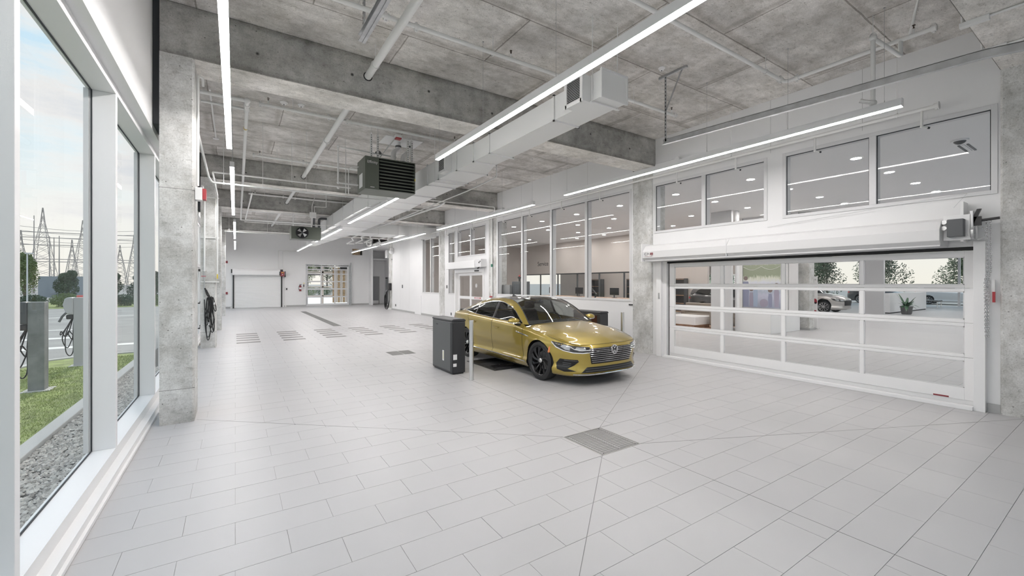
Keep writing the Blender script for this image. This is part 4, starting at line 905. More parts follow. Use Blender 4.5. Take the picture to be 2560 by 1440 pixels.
# ------------------------------------------------------------------ overhead door tracks near the camera
def track(x, yend, zend, side, label):
    t = thing('door_track', (x, yend, zend), label, 'door track', 'overhead door tracks')
    z0 = zend-.045*(yend-.9); path = [(yend, zend), (.9, z0), (.2, z0-.10), (-.4, z0-.35), (-1.2, z0-.9)]
    mb = MB(); s = side
    for (dx0, dx1, dz0, dz1) in ((0, .006, -.04, .04), (0, .045*s, .034, .04), (0, .045*s, -.04, -.034), (-.035*s, 0, -.05, -.044)):
        for (a, za), (b, zb) in zip(path, path[1:]):
            xa, xb = sorted((x+dx0, x+dx1))
            mb.add([(xa, a, za+dz0), (xb, a, za+dz0), (xb, b, zb+dz0), (xa, b, zb+dz0), (xa, a, za+dz1), (xb, a, za+dz1), (xb, b, zb+dz1), (xa, b, zb+dz1)], [(0, 1, 2, 3), (7, 6, 5, 4), (0, 4, 5, 1), (1, 5, 6, 2), (2, 6, 7, 3), (3, 7, 4, 0)])
    obj('rail', mb, STEEL, t)
    y = yend-.05
    def angle(mb, p, q, w=.035):
        P = Vector(p); Q = Vector(q); d = Q-P; n = int(d.length/.05)
        side_ = Vector((1, 0, 0)) if abs(d.y) > .01 or True else None
        mb.add([P+Vector((0, -w/2, 0)), P+Vector((0, w/2, 0)), Q+Vector((0, w/2, 0)), Q+Vector((0, -w/2, 0)), P+Vector((.004, -w/2, 0)), P+Vector((.004, w/2, 0)), Q+Vector((.004, w/2, 0)), Q+Vector((.004, -w/2, 0))], [(0, 3, 2, 1), (4, 5, 6, 7), (0, 1, 5, 4), (1, 2, 6, 5), (2, 3, 7, 6), (3, 0, 4, 7)])
        mb.box(min(P.x, Q.x), max(P.x, Q.x)+.03, P.y+w/2-.004, P.y+w/2, min(P.z, Q.z), max(P.z, Q.z)) if abs(P.x-Q.x) < .01 and abs(P.y-Q.y) < .01 else None
    mb = MB(); angle(mb, (x, y, zend), (x, y, ZC)); angle(mb, (x+.0, y-.32 if side > 0 else y+.3, ZC-.01), (x, y, zend+.5)); mb.box(x-.02, x+.02, y-.4, y+.12, ZC-.035, ZC); b = obj('hanger_bracket', mb, STEEL, t)
    mb = MB()
    for k in range(int((ZC-zend)/.06)): mb.box(x-.0015, x+.0055, y-.006, y+.006, zend+.03+.06*k, zend+.055+.06*k)
    obj('bracket_slots', mb, DARK, b, kind='stuff')
track(6.0, 4.53, 4.10, 1, 'galvanised overhead door track on the right, hung from a slotted bracket')
track(1.27, 5.21, 4.66, -1, 'galvanised overhead door track ending at the top centre left')

# ------------------------------------------------------------------ unit heater
t = thing('unit_heater', (2.89, 9.6, 3.77), 'olive green louvred unit heater hanging left of the air duct', 'heater')
y0, y1, z0, z1 = 9.30, 9.98, 3.77, 4.475
mb = MB(); mb.prism([(2.33, y0), (2.33, y1-.1), (2.42, y1), (3.45, y1), (3.45, y0+.01), (2.62, y0+.01), (2.62, y0)], 'z', z0, z1)
mb2 = MB(); mb2.box(2.33, 3.45, y0+.14, y1, z0, z1); mb2.box(2.33, 2.63, y0, y0+.14, z0, z1); mb2.box(2.63, 3.45, y0, y0+.14, z0, z0+.02); mb2.box(2.63, 3.45, y0, y0+.14, z1-.02, z1); mb2.box(3.43, 3.45, y0, y0+.14, z0+.02, z1-.02)
obj('casing', mb2, GREEN, t, bevel=.004)
mb = MB(); mb.box(2.64, 3.43, y0+.12, y0+.139, z0+.02, z1-.02); obj('louvre_opening', mb, DARK, t)
for k in range(9):
    z = z0+.06+.072*k; mb = MB(); mb.add([(2.64, y0-.01, z-.014), (3.43, y0-.01, z-.014), (3.43, y0+.085, z+.030), (2.64, y0+.085, z+.030), (2.64, y0-.01, z-.008), (3.43, y0-.01, z-.008), (3.43, y0+.085, z+.036), (2.64, y0+.085, z+.036)], [(0, 3, 2, 1), (4, 5, 6, 7), (0, 1, 5, 4), (1, 2, 6, 5), (2, 3, 7, 6), (3, 0, 4, 7)])
    mb.box(2.64, 3.43, y0-.012, y0-.008, z-.016, z+.012)
    obj('louvre_blade', mb, GREEN, t)
text('lettering', 'Effinity', (2.485, y0-.003, 4.355), .083, facing((1, 0, 0), (0, 0, 1)), mat('white_print', (.75, .75, .75), .5), t, .001)
mb = MB(); mb.tube([(2.385, y0-.003, 4.372), (2.40, y0-.003, 4.395), (2.44, y0-.003, 4.405)], .003, 5); obj('logo_swoosh', mb, BLACK, t)
mb = MB(); mb.box(2.44, 2.53, y0-.003, y0, 3.81, 3.823); obj('name_plate', mb, ALU, t)
mb = MB(); mb.box(3.435, 3.453, y0-.004, y0+.1, 4.06, 4.12); obj('warning_label', mb, YELL, t)
mb = MB(); mb.box(2.328, 2.331, y0+.22, y0+.5, 3.85, 4.15); obj('data_plate', mb, FRAME, t)
for (x, y) in ((2.48, 9.38), (2.64, 9.45), (3.30, 9.38), (3.42, 9.45)):
    mb = MB(); mb.box(x-.02, x-.016, y-.02, y+.02, z1, 5.02); mb.box(x+.016, x+.02, y-.02, y+.02, z1, 5.02); mb.box(x-.02, x+.02, y+.016, y+.02, z1, 5.02); mb.cyl((x, y, 5.0), (x, y, ZC), .007, n=6); mb.box(x-.016, x+.016, y-.019, y-.017, z1, 5.02); s = obj('hanging_strut', mb, PIPEW, t)
    mb = MB()
    for k in range(int((5.0-z1)/.05)): mb.box(x-.006, x+.006, y-.0215, y-.0205, z1+.02+.05*k, z1+.045+.05*k)
    obj('strut_slots', mb, DARK, s, kind='stuff')
mb = MB(); mb.tube(pipe_path([(3.1, 9.8, z1), (3.1, 9.8, 4.8), (3.35, 10.2, 5.0), (3.35, 10.2, ZC)], .12), .06, 14); obj('flue_pipe', mb, FRAME, t, smooth=True)
mb = MB(); mb.tube(pipe_path([(3.3, 9.7, z1), (3.3, 9.7, 4.7), (3.6, 10.1, 4.95), (3.6, 10.1, ZC)], .12), .06, 14); obj('air_intake', mb, FRAME, t, smooth=True)
mb = MB()
for (x, y, z) in ((3.35, 10.2, 5.08), (3.6, 10.1, 5.08), (3.3, 9.7, 4.56)): mb.lathe([(.062, -.02), (.072, -.02), (.072, .02), (.062, .02)], (x, y, z), 'z', 18)
obj('pipe_clamp', mb, DGREY, t)
mb = MB(); mb.box(2.95, 3.85, 9.85, 10.5, ZC-.012, ZC-.001); obj('ceiling_plate', mb, FRAME, t)
mb = MB(); mb.tube(pipe_path([(2.33, 9.85, 4.35), (2.2, 9.9, 4.35), (2.12, 9.9, 4.3), (2.12, 9.9, 3.72)], .06), .01, 8); mb.tube([(2.06, 9.9, 3.7), (2.06, 9.9, 4.7)], .008, 6); obj('conduit', mb, PIPEW, t, smooth=True)
pipe('heater_gas_pipe', [(3.2, 9.9, 4.72), (1.9, 9.9, 4.75), (1.9, 9.9, 3.95), (2.33, 9.9, 3.95)], .018, 'white gas pipe looping down to the left of the green heater', fittings=[(1.9, 9.9, 4.75), (1.9, 9.9, 3.95), (1.9, 9.9, 3.84)])
t = thing('gas_regulator', (2.75, 10.1, 4.7), 'grey gas regulator above the green heater', 'regulator'); mb = MB(); mb.lathe([(.01, -.03), (.07, -.03), (.075, 0), (.05, .03), (.02, .05)], (2.78, 9.9, 4.76), 'z', 16); obj('body', mb, DGREY, t, smooth=True); mb = MB(); mb.cyl((2.78, 9.9, 4.8), (2.78, 9.9, 4.88), .014); obj('cap', mb, YELL, t)
t = thing('ceiling_sensor_box', (2.9, 9.0, 5.1), 'small white and red box below the ceiling above the heater', 'alarm'); mb = MB(); mb.box(3.0, 3.14, 9.3, 9.42, 5.0, 5.06); obj('box', mb, PIPEW, t); mb = MB(); mb.box(3.01, 3.13, 9.3, 9.42, 4.97, 5.0); obj('strobe', mb, RED, t); mb = MB(); mb.tube([(3.05, 9.4, 5.04), (2.7, 9.9, 4.5)], .012); obj('conduit', mb, PIPEW, t)
# second heater, seen from its fan side
t = thing('fan_heater', (2.4, 19.4, 3.6), 'dark green unit heater with round fan, far down the hall', 'heater')
mb = MB(); mb.box(2.02, 3.05, 19.0, 19.6, 3.60, 4.0); 
mb = MB(); mb.box(1.88, 2.98, 19.0, 19.65, 3.52, 4.02); obj('casing', mb, GREEN, t, bevel=.004)
mb = MB(); mb.lathe([(.20, 0), (.235, 0), (.235, -.05), (.20, -.05)], (2.27, 18.99, 3.77), 'y', 28); obj('fan_shroud', mb, BLACK, t, smooth=True)
mb = MB(); mb.cyl((2.27, 18.99, 3.77), (2.27, 18.985, 3.77), .2, n=28); obj('fan_opening', mb, DARK, t)
for k in range(4):
    a = PI/2*k+.5; mb = MB(); c, s = math.cos(a), math.sin(a); c2, s2 = math.cos(a+.7), math.sin(a+.7)
    mb.add([(2.27+.03*c, 18.975, 3.77+.03*s), (2.27+.19*c, 18.97, 3.77+.19*s), (2.27+.19*c2, 18.94, 3.77+.19*s2), (2.27+.03*c2, 18.95, 3.77+.03*s2)], [(0, 1, 2, 3)]); mb.add([(x, y+.003, z) for x, y, z in mb.v[:4]], [(3, 2, 1, 0)]); obj('fan_blade', mb, ALU, t)
mb = MB(); mb.cyl((2.27, 18.93, 3.77), (2.27, 18.98, 3.77), .04, n=16); obj('fan_hub', mb, DGREY, t)
mb = MB(); mb.tube([(2.73, 19.2, 3.6), (2.73, 19.2, 4.5)], .055, 12); obj('flue_pipe', mb, DGREY, t, smooth=True)
mb = MB(); mb.tube(pipe_path([(2.95, 19.3, 3.8), (2.95, 19.3, 4.45), (3.25, 19.3, 4.45)], .12), .05, 12); obj('intake_pipe', mb, DGREY, t, smooth=True)
for x in (1.95, 2.62):
    mb = MB(); mb.box(x-.02, x+.02, 19.0, 19.04, 4.02, ZC); obj('hanging_strut', mb, PIPEW, t)
t = thing('electrical_box', (2.6, 17.5, 4.2), 'square white electrical box on conduits below the third beam', 'conduit box'); mb = MB(); mb.box(2.33, 2.55, 17.3, 17.4, 4.18, 4.38); obj('box', mb, PIPEW, t, bevel=.004); mb = MB(); mb.tube([(2.41, 17.35, 4.38), (2.41, 17.35, 4.6), (2.6, 17.8, ZC-.01)], .014); mb.tube([(2.49, 17.35, 4.38), (2.49, 17.35, 4.6), (2.9, 17.35, 4.62), (2.9, 17.35, ZC-.01)], .014); mb.tube([(2.43, 17.35, 4.18), (2.43, 17.35, 3.9), (3.2, 17.35, 3.95)], .014); obj('conduit', mb, PIPEW, t)
# ------------------------------------------------------------------ scanner cabinets, bollards and floor scanner plates
CAB = mat('graphite_cabinet', (.105, .11, .112), .45); CABD = mat('graphite_side', (.035, .036, .04), .42)
def cabinet(x0, x1, y0, y1, h, label, face):
    t = thing('scanner_cabinet', ((x0+x1)/2, (y0+y1)/2, 0), label, 'cabinet', 'graphite scanner cabinets')
    mb = MB(); mb.box(x0, x1, y0, y1, .02, h-.05); obj('body', mb, CABD, t, bevel=.02)
    mb = MB(); mb.prism([(x0-.004, h-.05), (x0-.004, h-.02), (x0+.03, h), (x1-.03, h), (x1+.004, h-.02), (x1+.004, h-.05)], 'y', y0-.004, y1+.004); obj('top_cover', mb, CABD, t, bevel=.008)
    xf = x0 if face < 0 else x1; e = -.006 if face < 0 else .006
    mb = MB(); mb.box(xf, xf+e, y0+.07, y1-.03, .06, h-.07); obj('side_panel', mb, CAB, t, bevel=.002)
    mb = MB(); mb.box(xf+e, xf+e*1.3, y1-.30, y1-.20, h-.15, h-.125); obj('brand_mark', mb, BLACK, t)
    if face < 0:
        mb = MB(); mb.box(xf+e*1.5, xf+e, y0+.36, y0+.43, .22, .42); obj('instruction_label', mb, FRAME, t)
        mb = MB(); mb.box(xf+e*1.6, xf+e*1.4, y0+.375, y0+.405, .25, .40); obj('label_print', mb, mat('pale_yellow_print', (.75, .72, .45), .5), t)
        mb = MB(); mb.box(x0+.02, x0+.10, y0-.003, y0, .28, .38); obj('serial_label', mb, FRAME, t); mb = MB(); mb.box(x0+.02, x0+.09, y0-.003, y0, .15, .21); obj('serial_label', mb, FRAME, t)
        mb = MB(); mb.box(x0+.012, x0+.022, y0-.002, y0, .04, h-.08); obj('front_groove', mb, BLACK, t)
    else:
        mb = MB(); mb.box(x0-.003, x0, y0+.1, y1-.1, .1, h-.1); obj('scanner_window', mb, mat('dark_red_glass', (.06, .02, .02), .12), t)
    mb = MB(); mb.box(x0+.03, x1-.03, y0+.03, y1-.03, 0, .02); obj('foot_plate', mb, BLACK, t)
cabinet(3.42, 3.70, 7.27, 8.22, 1.05, 'graphite scanner cabinet in front of the gold car', -1)
cabinet(7.28, 7.56, 7.27, 8.22, 1.05, 'graphite scanner cabinet behind the gold car, by the white wall', 1)
def bollard(x, y, label):
    t = thing('bollard', (x, y, 0), label, 'bollard', 'steel guard posts')
    mb = MB(); mb.cyl((x, y, .012), (x, y, 1.055), .04, n=28); obj('tube', mb, ALU, t, smooth=True)
    mb = MB(); mb.lathe([(.04, 1.055), (.037, 1.065), (.001, 1.068)], (x, y, 0), 'z', 28); obj('cap', mb, ALU, t, smooth=True)
    mb = MB(); mb.cyl((x, y, 0), (x, y, .012), .045, n=28); obj('base_ring', mb, ALU, t)
bollard(3.55, 6.74, 'round steel bollard in front of the near scanner cabinet'); bollard(7.47, 6.74, 'round steel bollard behind the gold car, by the white wall')
def plate(x0, x1, y0, y1, label):
    t = thing('scanner_plate', ((x0+x1)/2, (y0+y1)/2, 0), label, 'floor plate', 'black floor scanner plates')
    mb = MB(); mb.box(x0, x1, y0, y1, -.02, .004); obj('base', mb, DARK, t)
    mb = MB(); f = .05
    mb.box(x0, x1, y0, y0+f, .004, .011); mb.box(x0, x1, y1-f, y1, .004, .011); mb.box(x0, x0+f, y0+f, y1-f, .004, .011); mb.box(x1-f, x1, y0+f, y1-f, .004, .011); obj('frame', mb, BLACK, t, bevel=.002)
    for k in range(4):
        mb = MB(); yy = y1-.12-.085*k; mb.prism([(yy, .004), (yy+.03, .018), (yy+.06, .004)], 'x', x0+.08, x1-.08); obj('grip_rib', mb, BLACK, t)
        for j in range(10):
            pass
    mb = MB(); mb.box(x0+.12, x1-.12, y0+.25, y0+.42, .004, .016); obj('sensor_window', mb, mat('dark_sensor_glass', (.01, .01, .012), .08), t, bevel=.003)
    mb = MB()
    for x in (x0+.025, (x0+x1)/2, x1-.025):
        for y in (y0+.025, y0+.45, y1-.025): mb = MB(); mb.cyl((x, y, .0105), (x, y, .0135), .008, n=8); obj('screw', mb, ALU, t)
plate(4.29, 5.06, 7.16, 8.37, 'black ribbed scanner plate under the near side of the gold car'); plate(5.92, 6.69, 7.16, 8.37, 'black ribbed scanner plate under the far side of the gold car')

# ------------------------------------------------------------------ devices on walls and columns
t = thing('fire_alarm', (-.42, 6.58, 2.8), 'red and white fire alarm strobe on the nearest left column', 'alarm')
mb = MB(); mb.box(-.425, -.35, 6.64, 6.78, 2.79, 2.95); obj('back_box', mb, PIPEW, t, bevel=.004)
mb = MB(); mb.box(-.35, -.31, 6.65, 6.77, 2.80, 2.94); obj('strobe', mb, RED, t, bevel=.006)
mb = MB(); mb.box(-.43, -.424, 6.75, 6.82, .40, .52); single('wall_outlet', mb, FRAME, 'white outlet low on the nearest left column', 'outlet', bevel=.002)
for z, lab in ((3.14, 'upper'), (1.04, 'lower')):
    t = thing('fire_alarm', (-.5, YE, z), 'dark red alarm device left of the far shutter, %s of two' % lab, 'alarm'); mb = MB(); mb.box(-.58, -.50, YE-.05, YE-.001, z-.07, z+.07); obj('box', mb, REDW, t); mb = MB(); mb.box(-.50, -.42, YE-.07, YE-.001, z-.08, z+.08); obj('strobe', mb, REDW, t)
t = thing('black_cables', (-.6, 13.7, .3), 'coiled black cable loops hanging on the second left column', 'cable')
rr = random.Random(5)
mb = MB()
def loop(cx, top, bot, w, sway=0, y=13.76):
    pts = []
    for k in range(24):
        a = 2*PI*k/24; z = (top+bot)/2+(top-bot)/2*math.cos(a); x = cx+w*math.sin(a)*(1 if z < (top+bot)/2 else .55)+sway*((top-z)/(top-bot)); pts.append((x, y+.012*math.sin(3*a+cx*40)-.01*math.cos(a), z))
    return pts
for i, (cx, top, bot, w, sw) in enumerate(((-.60, 1.36, .30, .07, .0), (-.57, 1.37, .22, .055, -.03), (-.54, 1.36, .42, .06, .03), (-.56, 1.34, .55, .075, .02), (-.61, 1.35, .62, .05, -.02), (-.53, 1.38, .45, .03, .05), (-.50, 1.36, .98, .03, .06), (-.57, 1.33, .78, .05, -.01))):
    mb = MB(); mb.tube(loop(cx, top, bot, w, sw, 13.74-.012*(i % 3)), .0105, 7, closed=True); obj('cable_loop', mb, RUBBER, t, smooth=True)
mb = MB(); mb.tube(pipe_path([(-.68, 13.76, 1.30), (-.67, 13.75, 1.0), (-.64, 13.74, .7)], .1), .011, 7); obj('lead', mb, RUBBER, t, smooth=True)
mb = MB(); mb.tube([(-.67, 13.77, 1.60), (-.62, 13.75, 1.42), (-.58, 13.74, 1.36)], .018, 8); mb.tube([(-.64, 13.76, 1.56), (-.55, 13.74, 1.34)], .012, 8); obj('hanging_hook', mb, BLACK, t, smooth=True)
mb = MB(); mb.cyl((-.585, 13.72, .62), (-.575, 13.72, .70), .016, n=10); mb.cyl((-.47, 13.72, 1.16), (-.47, 13.72, 1.22), .015, n=10); obj('connector', mb, FRAME, t)
t = thing('shutoff_valve', (-.68, 13.78, 1.4), 'grey shut-off valve with red handle on the second left column', 'valve')
mb = MB(); mb.cyl((-.68, 13.79, 1.66), (-.68, 13.79, 2.04), .013, n=10); mb.cyl((-.68, 13.79, 1.86), (-.68, 13.79, 1.99), .028, n=12); mb.cyl((-.68, 13.79, 1.36), (-.68, 13.79, 1.66), .018, n=10); obj('valve_body', mb, STEEL, t, smooth=True)
mb = MB(); mb.box(-.75, -.65, 13.755, 13.77, 1.905, 1.92); obj('red_handle', mb, RED, t)
mb = MB(); mb.box(-.415, -.385, 13.775, 13.783, 1.85, 1.97); single('yellow_tag', mb, YELL, 'yellow label on the pipe of the second left column', 'label')
t = thing('fire_extinguisher', (3.98, YE-.1, 1.1), 'red fire extinguisher hung on the far wall', 'fire extinguisher')
mb = MB(); mb.lathe([(.001, 1.13), (.065, 1.13), (.075, 1.15), (.075, 1.45), (.06, 1.52), (.025, 1.56), (.001, 1.56)], (3.98, YE-.1, 0), 'z', 20); obj('cylinder', mb, REDW, t, smooth=True)
mb = MB(); mb.lathe([(.077, 1.27), (.077, 1.40)], (3.98, YE-.1, 0), 'z', 20); obj('label_band', mb, FRAME, t)
mb = MB(); mb.box(3.93, 4.08, YE-.13, YE-.07, 1.60, 1.63); mb.cyl((3.98, YE-.1, 1.55), (3.98, YE-.1, 1.6), .02); mb.tube(pipe_path([(3.96, YE-.12, 1.57), (3.88, YE-.14, 1.5), (3.87, YE-.14, 1.3), (3.91, YE-.15, 1.2)], .06), .011, 6); obj('valve_and_hose', mb, BLACK, t)
t = thing('card_reader', (4.22, YE, 1.3), 'black handset in a small holder left of the far glazed door', 'switch'); mb = MB(); mb.box(4.19, 4.25, YE-.04, YE-.001, 1.43, 1.62); obj('handset', mb, BLACK, t); mb = MB(); mb.box(4.17, 4.28, YE-.05, YE-.001, 1.28, 1.40); obj('holder', mb, ALU, t); mb = MB(); mb.box(4.2, 4.26, YE-.03, YE-.001, 1.68, 1.74); obj('brass_knob', mb, YELL, t)
def wallbox(name, y, z, w, h, m, lab, cat, d=.02, x=8.47):
    mb = MB(); mb.box(x-d, x-.0005, y-w/2, y+w/2, z-h/2, z+h/2); o = single(name, mb, m, lab, cat, bevel=.003); return o
wallbox('thermostat', 25.0, 1.52, .12, .2, DGREY, 'small dark thermostat on the far part of the right wall', 'thermostat'); wallbox('wall_outlet', 26.3, .33, .09, .13, DGREY, 'dark outlet low on the far part of the right wall', 'outlet')
wallbox('light_switch', 18.58, 1.55, .09, .15, DGREY, 'dark switch between the third beam column and the narrow window', 'switch'); wallbox('wall_outlet', 18.1, .28, .09, .13, DGREY, 'dark outlet below the narrow tall window', 'outlet')
wallbox('small_handle', 7.36, 1.18, .12, .03, BLACK, 'short black handle on the wall beside the wide glazed door column', 'handle', x=8.468)
wallbox('wall_outlet', 7.62, .33, .08, .16, FRAMEG, 'pale outlet low on the wall behind the front of the gold car', 'outlet')
for y, z, lab in ((6.26, 4.50, 'above the wide glazed door'), (13.75, 4.47, 'above the four tall panes, far end'), (18.7, 4.45, 'above the narrow tall window')):
    t = thing('exit_light_box', (8.38, y, z-.1), 'white emergency light box '+lab, 'emergency light', 'white emergency light boxes'); mb = MB(); mb.box(8.36, 8.488, y-.28, y+.28, z-.09, z+.06); obj('housing', mb, FRAME, t, bevel=.01)
    mb = MB(); mb.cyl((8.34, y-.33, z+.03), (8.43, y-.33, z+.03), .06, n=14); obj('lamp_head', mb, FRAME, t, smooth=True)
t = thing('camera_dome', (8.3, 26.5, 3.55), 'white dome camera on the last right column', 'camera'); mb = MB(); mb.sphere((8.34, 26.75, 3.72), .16, 16, (1, 1, .9)); obj('dome', mb, FRAME, t, smooth=True); mb = MB(); mb.box(8.3, 8.45, 26.65, 26.95, 3.82, 3.95); obj('mount', mb, PIPEW, t)
t = thing('wall_speaker', (8.9, 29.6, 3.4), 'white box with round black grille high in the recess', 'speaker'); mb = MB(); mb.box(8.55, 9.1, 28.4, 28.8, 3.42, 3.95); obj('box', mb, FRAME, t, bevel=.01); mb = MB(); mb.cyl((8.75, 28.39, 3.72), (8.75, 28.4, 3.72), .08, n=18); obj('grille', mb, BLACK, t)
mb = MB(); mb.box(8.42, 8.45, 26.94, 26.98, 3.2, 3.28); single('motion_sensor', mb, BLACK, 'tiny black sensor beside the last right column', 'sensor')
t = thing('indoor_charger', (8.36, 27.2, 0), 'black car charger with hanging cable on the last right column', 'car charger')
mb = MB(); mb.box(8.26, 8.449, 27.05, 27.4, 1.25, 1.72); obj('housing', mb, BLACK, t, bevel=.03)
for k in range(4):
    mb = MB(); b0 = .10+.06*k; mb.tube(smooth([(8.30, 27.15, 1.35), (8.12+.03*k, 27.3, 1.1), (8.08+.05*k, 27.4, .6), (8.14+.03*k, 27.4, b0), (8.3, 27.3, b0+.02), (8.36, 27.2, .7), (8.34, 27.2, 1.25)]), .022, 7); obj('cable_loop', mb, RUBBER, t, smooth=True)
mb = MB(); mb.tube([(8.2, 27.1, 1.3), (8.08, 27.15, 1.15), (8.05, 27.15, 1.0)], .04, 8); obj('plug', mb, DGREY, t, smooth=True)
mb = MB(); mb.box(8.3, 8.449, 27.1, 27.3, .004, .12); obj('floor_clip', mb, FRAME, t)

# entrance door in the left glazing
t = struct('door_6', MB().box(-.99, -.90, 14.98, 15.08, 0, 2.3).box(-.99, -.90, 17.25, 17.35, 0, 2.3).box(-.99, -.90, 15.08, 17.25, 2.2, 2.3), FRAMEG, label='white framed entrance door in the left glazing')
for a, b in ((15.08, 16.15), (16.17, 17.25)):
    mb = MB(); mb.box(-.96, -.92, a, a+.1, .02, 2.2); mb.box(-.96, -.92, b-.1, b, .02, 2.2); mb.box(-.96, -.92, a+.1, b-.1, 2.08, 2.2); mb.box(-.96, -.92, a+.1, b-.1, .02, .22); s = obj('door_leaf', mb, FRAME, t)
    mb = MB(); mb.box(-.942, -.938, a+.1, b-.1, .22, 2.08); obj('pane', mb, GLASS, s)
    for z in (1.15, .42):
        mb = MB(); mb.cyl((-.87, a+.08, z), (-.87, b-.08, z), .02, n=10); mb.cyl((-.92, a+.1, z), (-.87, a+.1, z), .015, n=8); mb.cyl((-.92, b-.1, z), (-.87, b-.1, z), .015, n=8); obj('push_bar', mb, BLACK, s, smooth=True)
mb = MB(); mb.box(-.90, -.84, 15.3, 16.0, 2.08, 2.14); obj('door_closer', mb, BLACK, t)
mb = MB(); mb.box(-.86+.02, -.785, 14.6, 17.6, .0005, .008); single('entrance_mat', mb, mat('brown_mat', (.26, .21, .17), .9), 'narrow brown mat at the left entrance door', 'mat')

# ------------------------------------------------------------------ showroom beyond the right wall
mb = MB(); mb.box(8.64, 45, -2.2, 36, ZSH, ZSH+.25); struct('ceiling_showroom', mb, mat('showroom_ceiling_paint', (.90, .895, .90), .6))
mb = MB(); mb.box(8.64, 8.66, -2.2, 27.5, ZSH, ZC); struct('trim_5', mb, WHITE)
k = 0
dwords = ['one', 'two', 'three', 'four', 'five', 'six', 'seven', 'eight', 'nine', 'ten', 'eleven', 'twelve']
dl0 = None
for i, x in enumerate((10.88, 12.9, 14.88, 16.75, 18.8, 20.8)):
    for j in range(9):
        y = 3.44+2.165*j
        lab = 'round showroom downlight, row %s from the wall, %s from near end' % (dwords[i], ['first','second','third','fourth','fifth','sixth','seventh','eighth','ninth'][j])
        if dl0 is None:
            dl0 = thing('downlight', (x, y, ZSH-.01), lab, 'ceiling light', 'showroom downlights')
            mb = MB(); mb.cyl((x, y, ZSH-.006), (x, y, ZSH-.001), .085, n=20); obj('lens', mb, DOWNM, dl0)
            mb = MB(); mb.lathe([(.085, -.002), (.10, -.010), (.11, -.001)], (x, y, ZSH), 'z', 20); obj('trim_ring', mb, FRAME, dl0); o0 = (x, y)
        else: copy_tree(dl0, (x-o0[0], y-o0[1], 0), label=lab)
mb = MB(); mb.sphere((11.07, 1.96, ZSH-.01), .09, 16, (1, 1, .8)); t = thing('dome_camera', (11.07, 1.96, ZSH-.1), 'dark dome camera on the showroom ceiling', 'camera'); obj('dome', mb, DGREY, t, smooth=True); mb = MB(); mb.cyl((11.07, 1.96, ZSH-.03), (11.07, 1.96, ZSH), .12, n=20); obj('base', mb, FRAME, t)
t = thing('air_diffuser', (11.83, 1.98, ZSH-.01), 'slotted white air diffuser in the showroom ceiling', 'vent')
for k in range(3):
    mb = MB(); mb.box(11.5, 12.15, 1.92+.06*k, 1.95+.06*k, ZSH-.012, ZSH); obj('slot', mb, DGREY if k % 2 == 0 else FRAME, t)
# fill light lines added out of view to brighten the showroom
for i, (x, y0, y1) in enumerate(((24.0, -1, 12), (30, -1, 12), (36, -1, 12))):
    t = thing('added_fill_line', (x, (y0+y1)/2, ZSH-.02), 'thin added fill light line in the showroom ceiling, %s of three from the glass wall' % ['first', 'second', 'third'][i], 'ceiling light'); mb = MB(); mb.box(x-.03, x+.03, y0, y1, ZSH-.014, ZSH-.003); obj('diffuser', mb, emis('added_fill_light%d' % i, (1, .97, .95), LEDS), t)
    mb = MB(); mb.box(x-.04, x-.03, y0, y1, ZSH-.016, ZSH-.003); mb.box(x+.03, x+.04, y0, y1, ZSH-.016, ZSH-.003); obj('trim', mb, FRAME, t)
# display wall with picture, plinth, posts
LG = mat('light_grey_wall', (.66, .66, .67), .6)
mb = MB(); mb.box(17.28, 17.5, 7.55, 9.35, 0, ZSH); mb.box(17.2, 17.5, 9.2, 9.45, 0, ZSH); struct('wall_display', mb, WHITE)
mb = MB(); mb.box(14.85, 14.95, 8.32, 9.1, 0, ZSH); struct('wall_partition', mb, LG)
mb = MB(); mb.box(17.0, 17.5, 6.95, 7.5, 0, ZSH) if False else mb.box(17.28, 17.32, 7.2, 7.5, 0, ZSH); struct('wall_panel', mb, LG)
mb = MB(); mb.box(15.12, 17.25, 7.12, 8.28, 0, .70); single('white_plinth', mb, FRAME, 'big white plinth in front of the framed group picture', 'plinth', bevel=.01)
mb = MB(); mb.box(15.12, 15.30, 8.28, 8.34, 0, ZSH); struct('trim_6', mb, WHITE)
t = thing('wall_picture', (17.25, 8.5, .75), 'large wall picture of people outdoors by a lake', 'picture')
def picmat(name, bands):
    m = bpy.data.materials.new(name); m.use_nodes = True; nt = m.node_tree; b = nt.nodes['Principled BSDF']; L = nt.links
    g = nt.nodes.new('ShaderNodeNewGeometry'); s = nt.nodes.new('ShaderNodeSeparateXYZ'); L.new(g.outputs['Position'], s.inputs[0])
    n = nt.nodes.new('ShaderNodeTexNoise'); n.inputs['Scale'].default_value = 9; n.inputs['Detail'].default_value = 6; mp = nt.nodes.new('ShaderNodeMapping'); mp.inputs['Scale'].default_value = (1, 2.2, .7); L.new(g.outputs['Position'], mp.inputs[0]); L.new(mp.outputs[0], n.inputs[0])
    a = nt.nodes.new('ShaderNodeMath'); a.operation = 'MULTIPLY_ADD'; L.new(n.outputs[0], a.inputs[0]); a.inputs[1].default_value = .35; L.new(s.outputs[2], a.inputs[2])
    mr = nt.nodes.new('ShaderNodeMapRange'); mr.inputs['From Min'].default_value = .85; mr.inputs['From Max'].default_value = 2.9; L.new(a.outputs[0], mr.inputs[0])
    r = nt.nodes.new('ShaderNodeValToRGB'); L.new(mr.outputs[0], r.inputs[0]); e = r.color_ramp.elements
    e[0].position = 0; e[0].color = (*bands[0][1], 1); e[1].position = 1; e[1].color = (*bands[-1][1], 1)
    for p, c in bands[1:-1]: x = e.new(p); x.color = (*c, 1)
    L.new(r.outputs[0], b.inputs['Base Color']); b.inputs['Roughness'].default_value = .4; return m
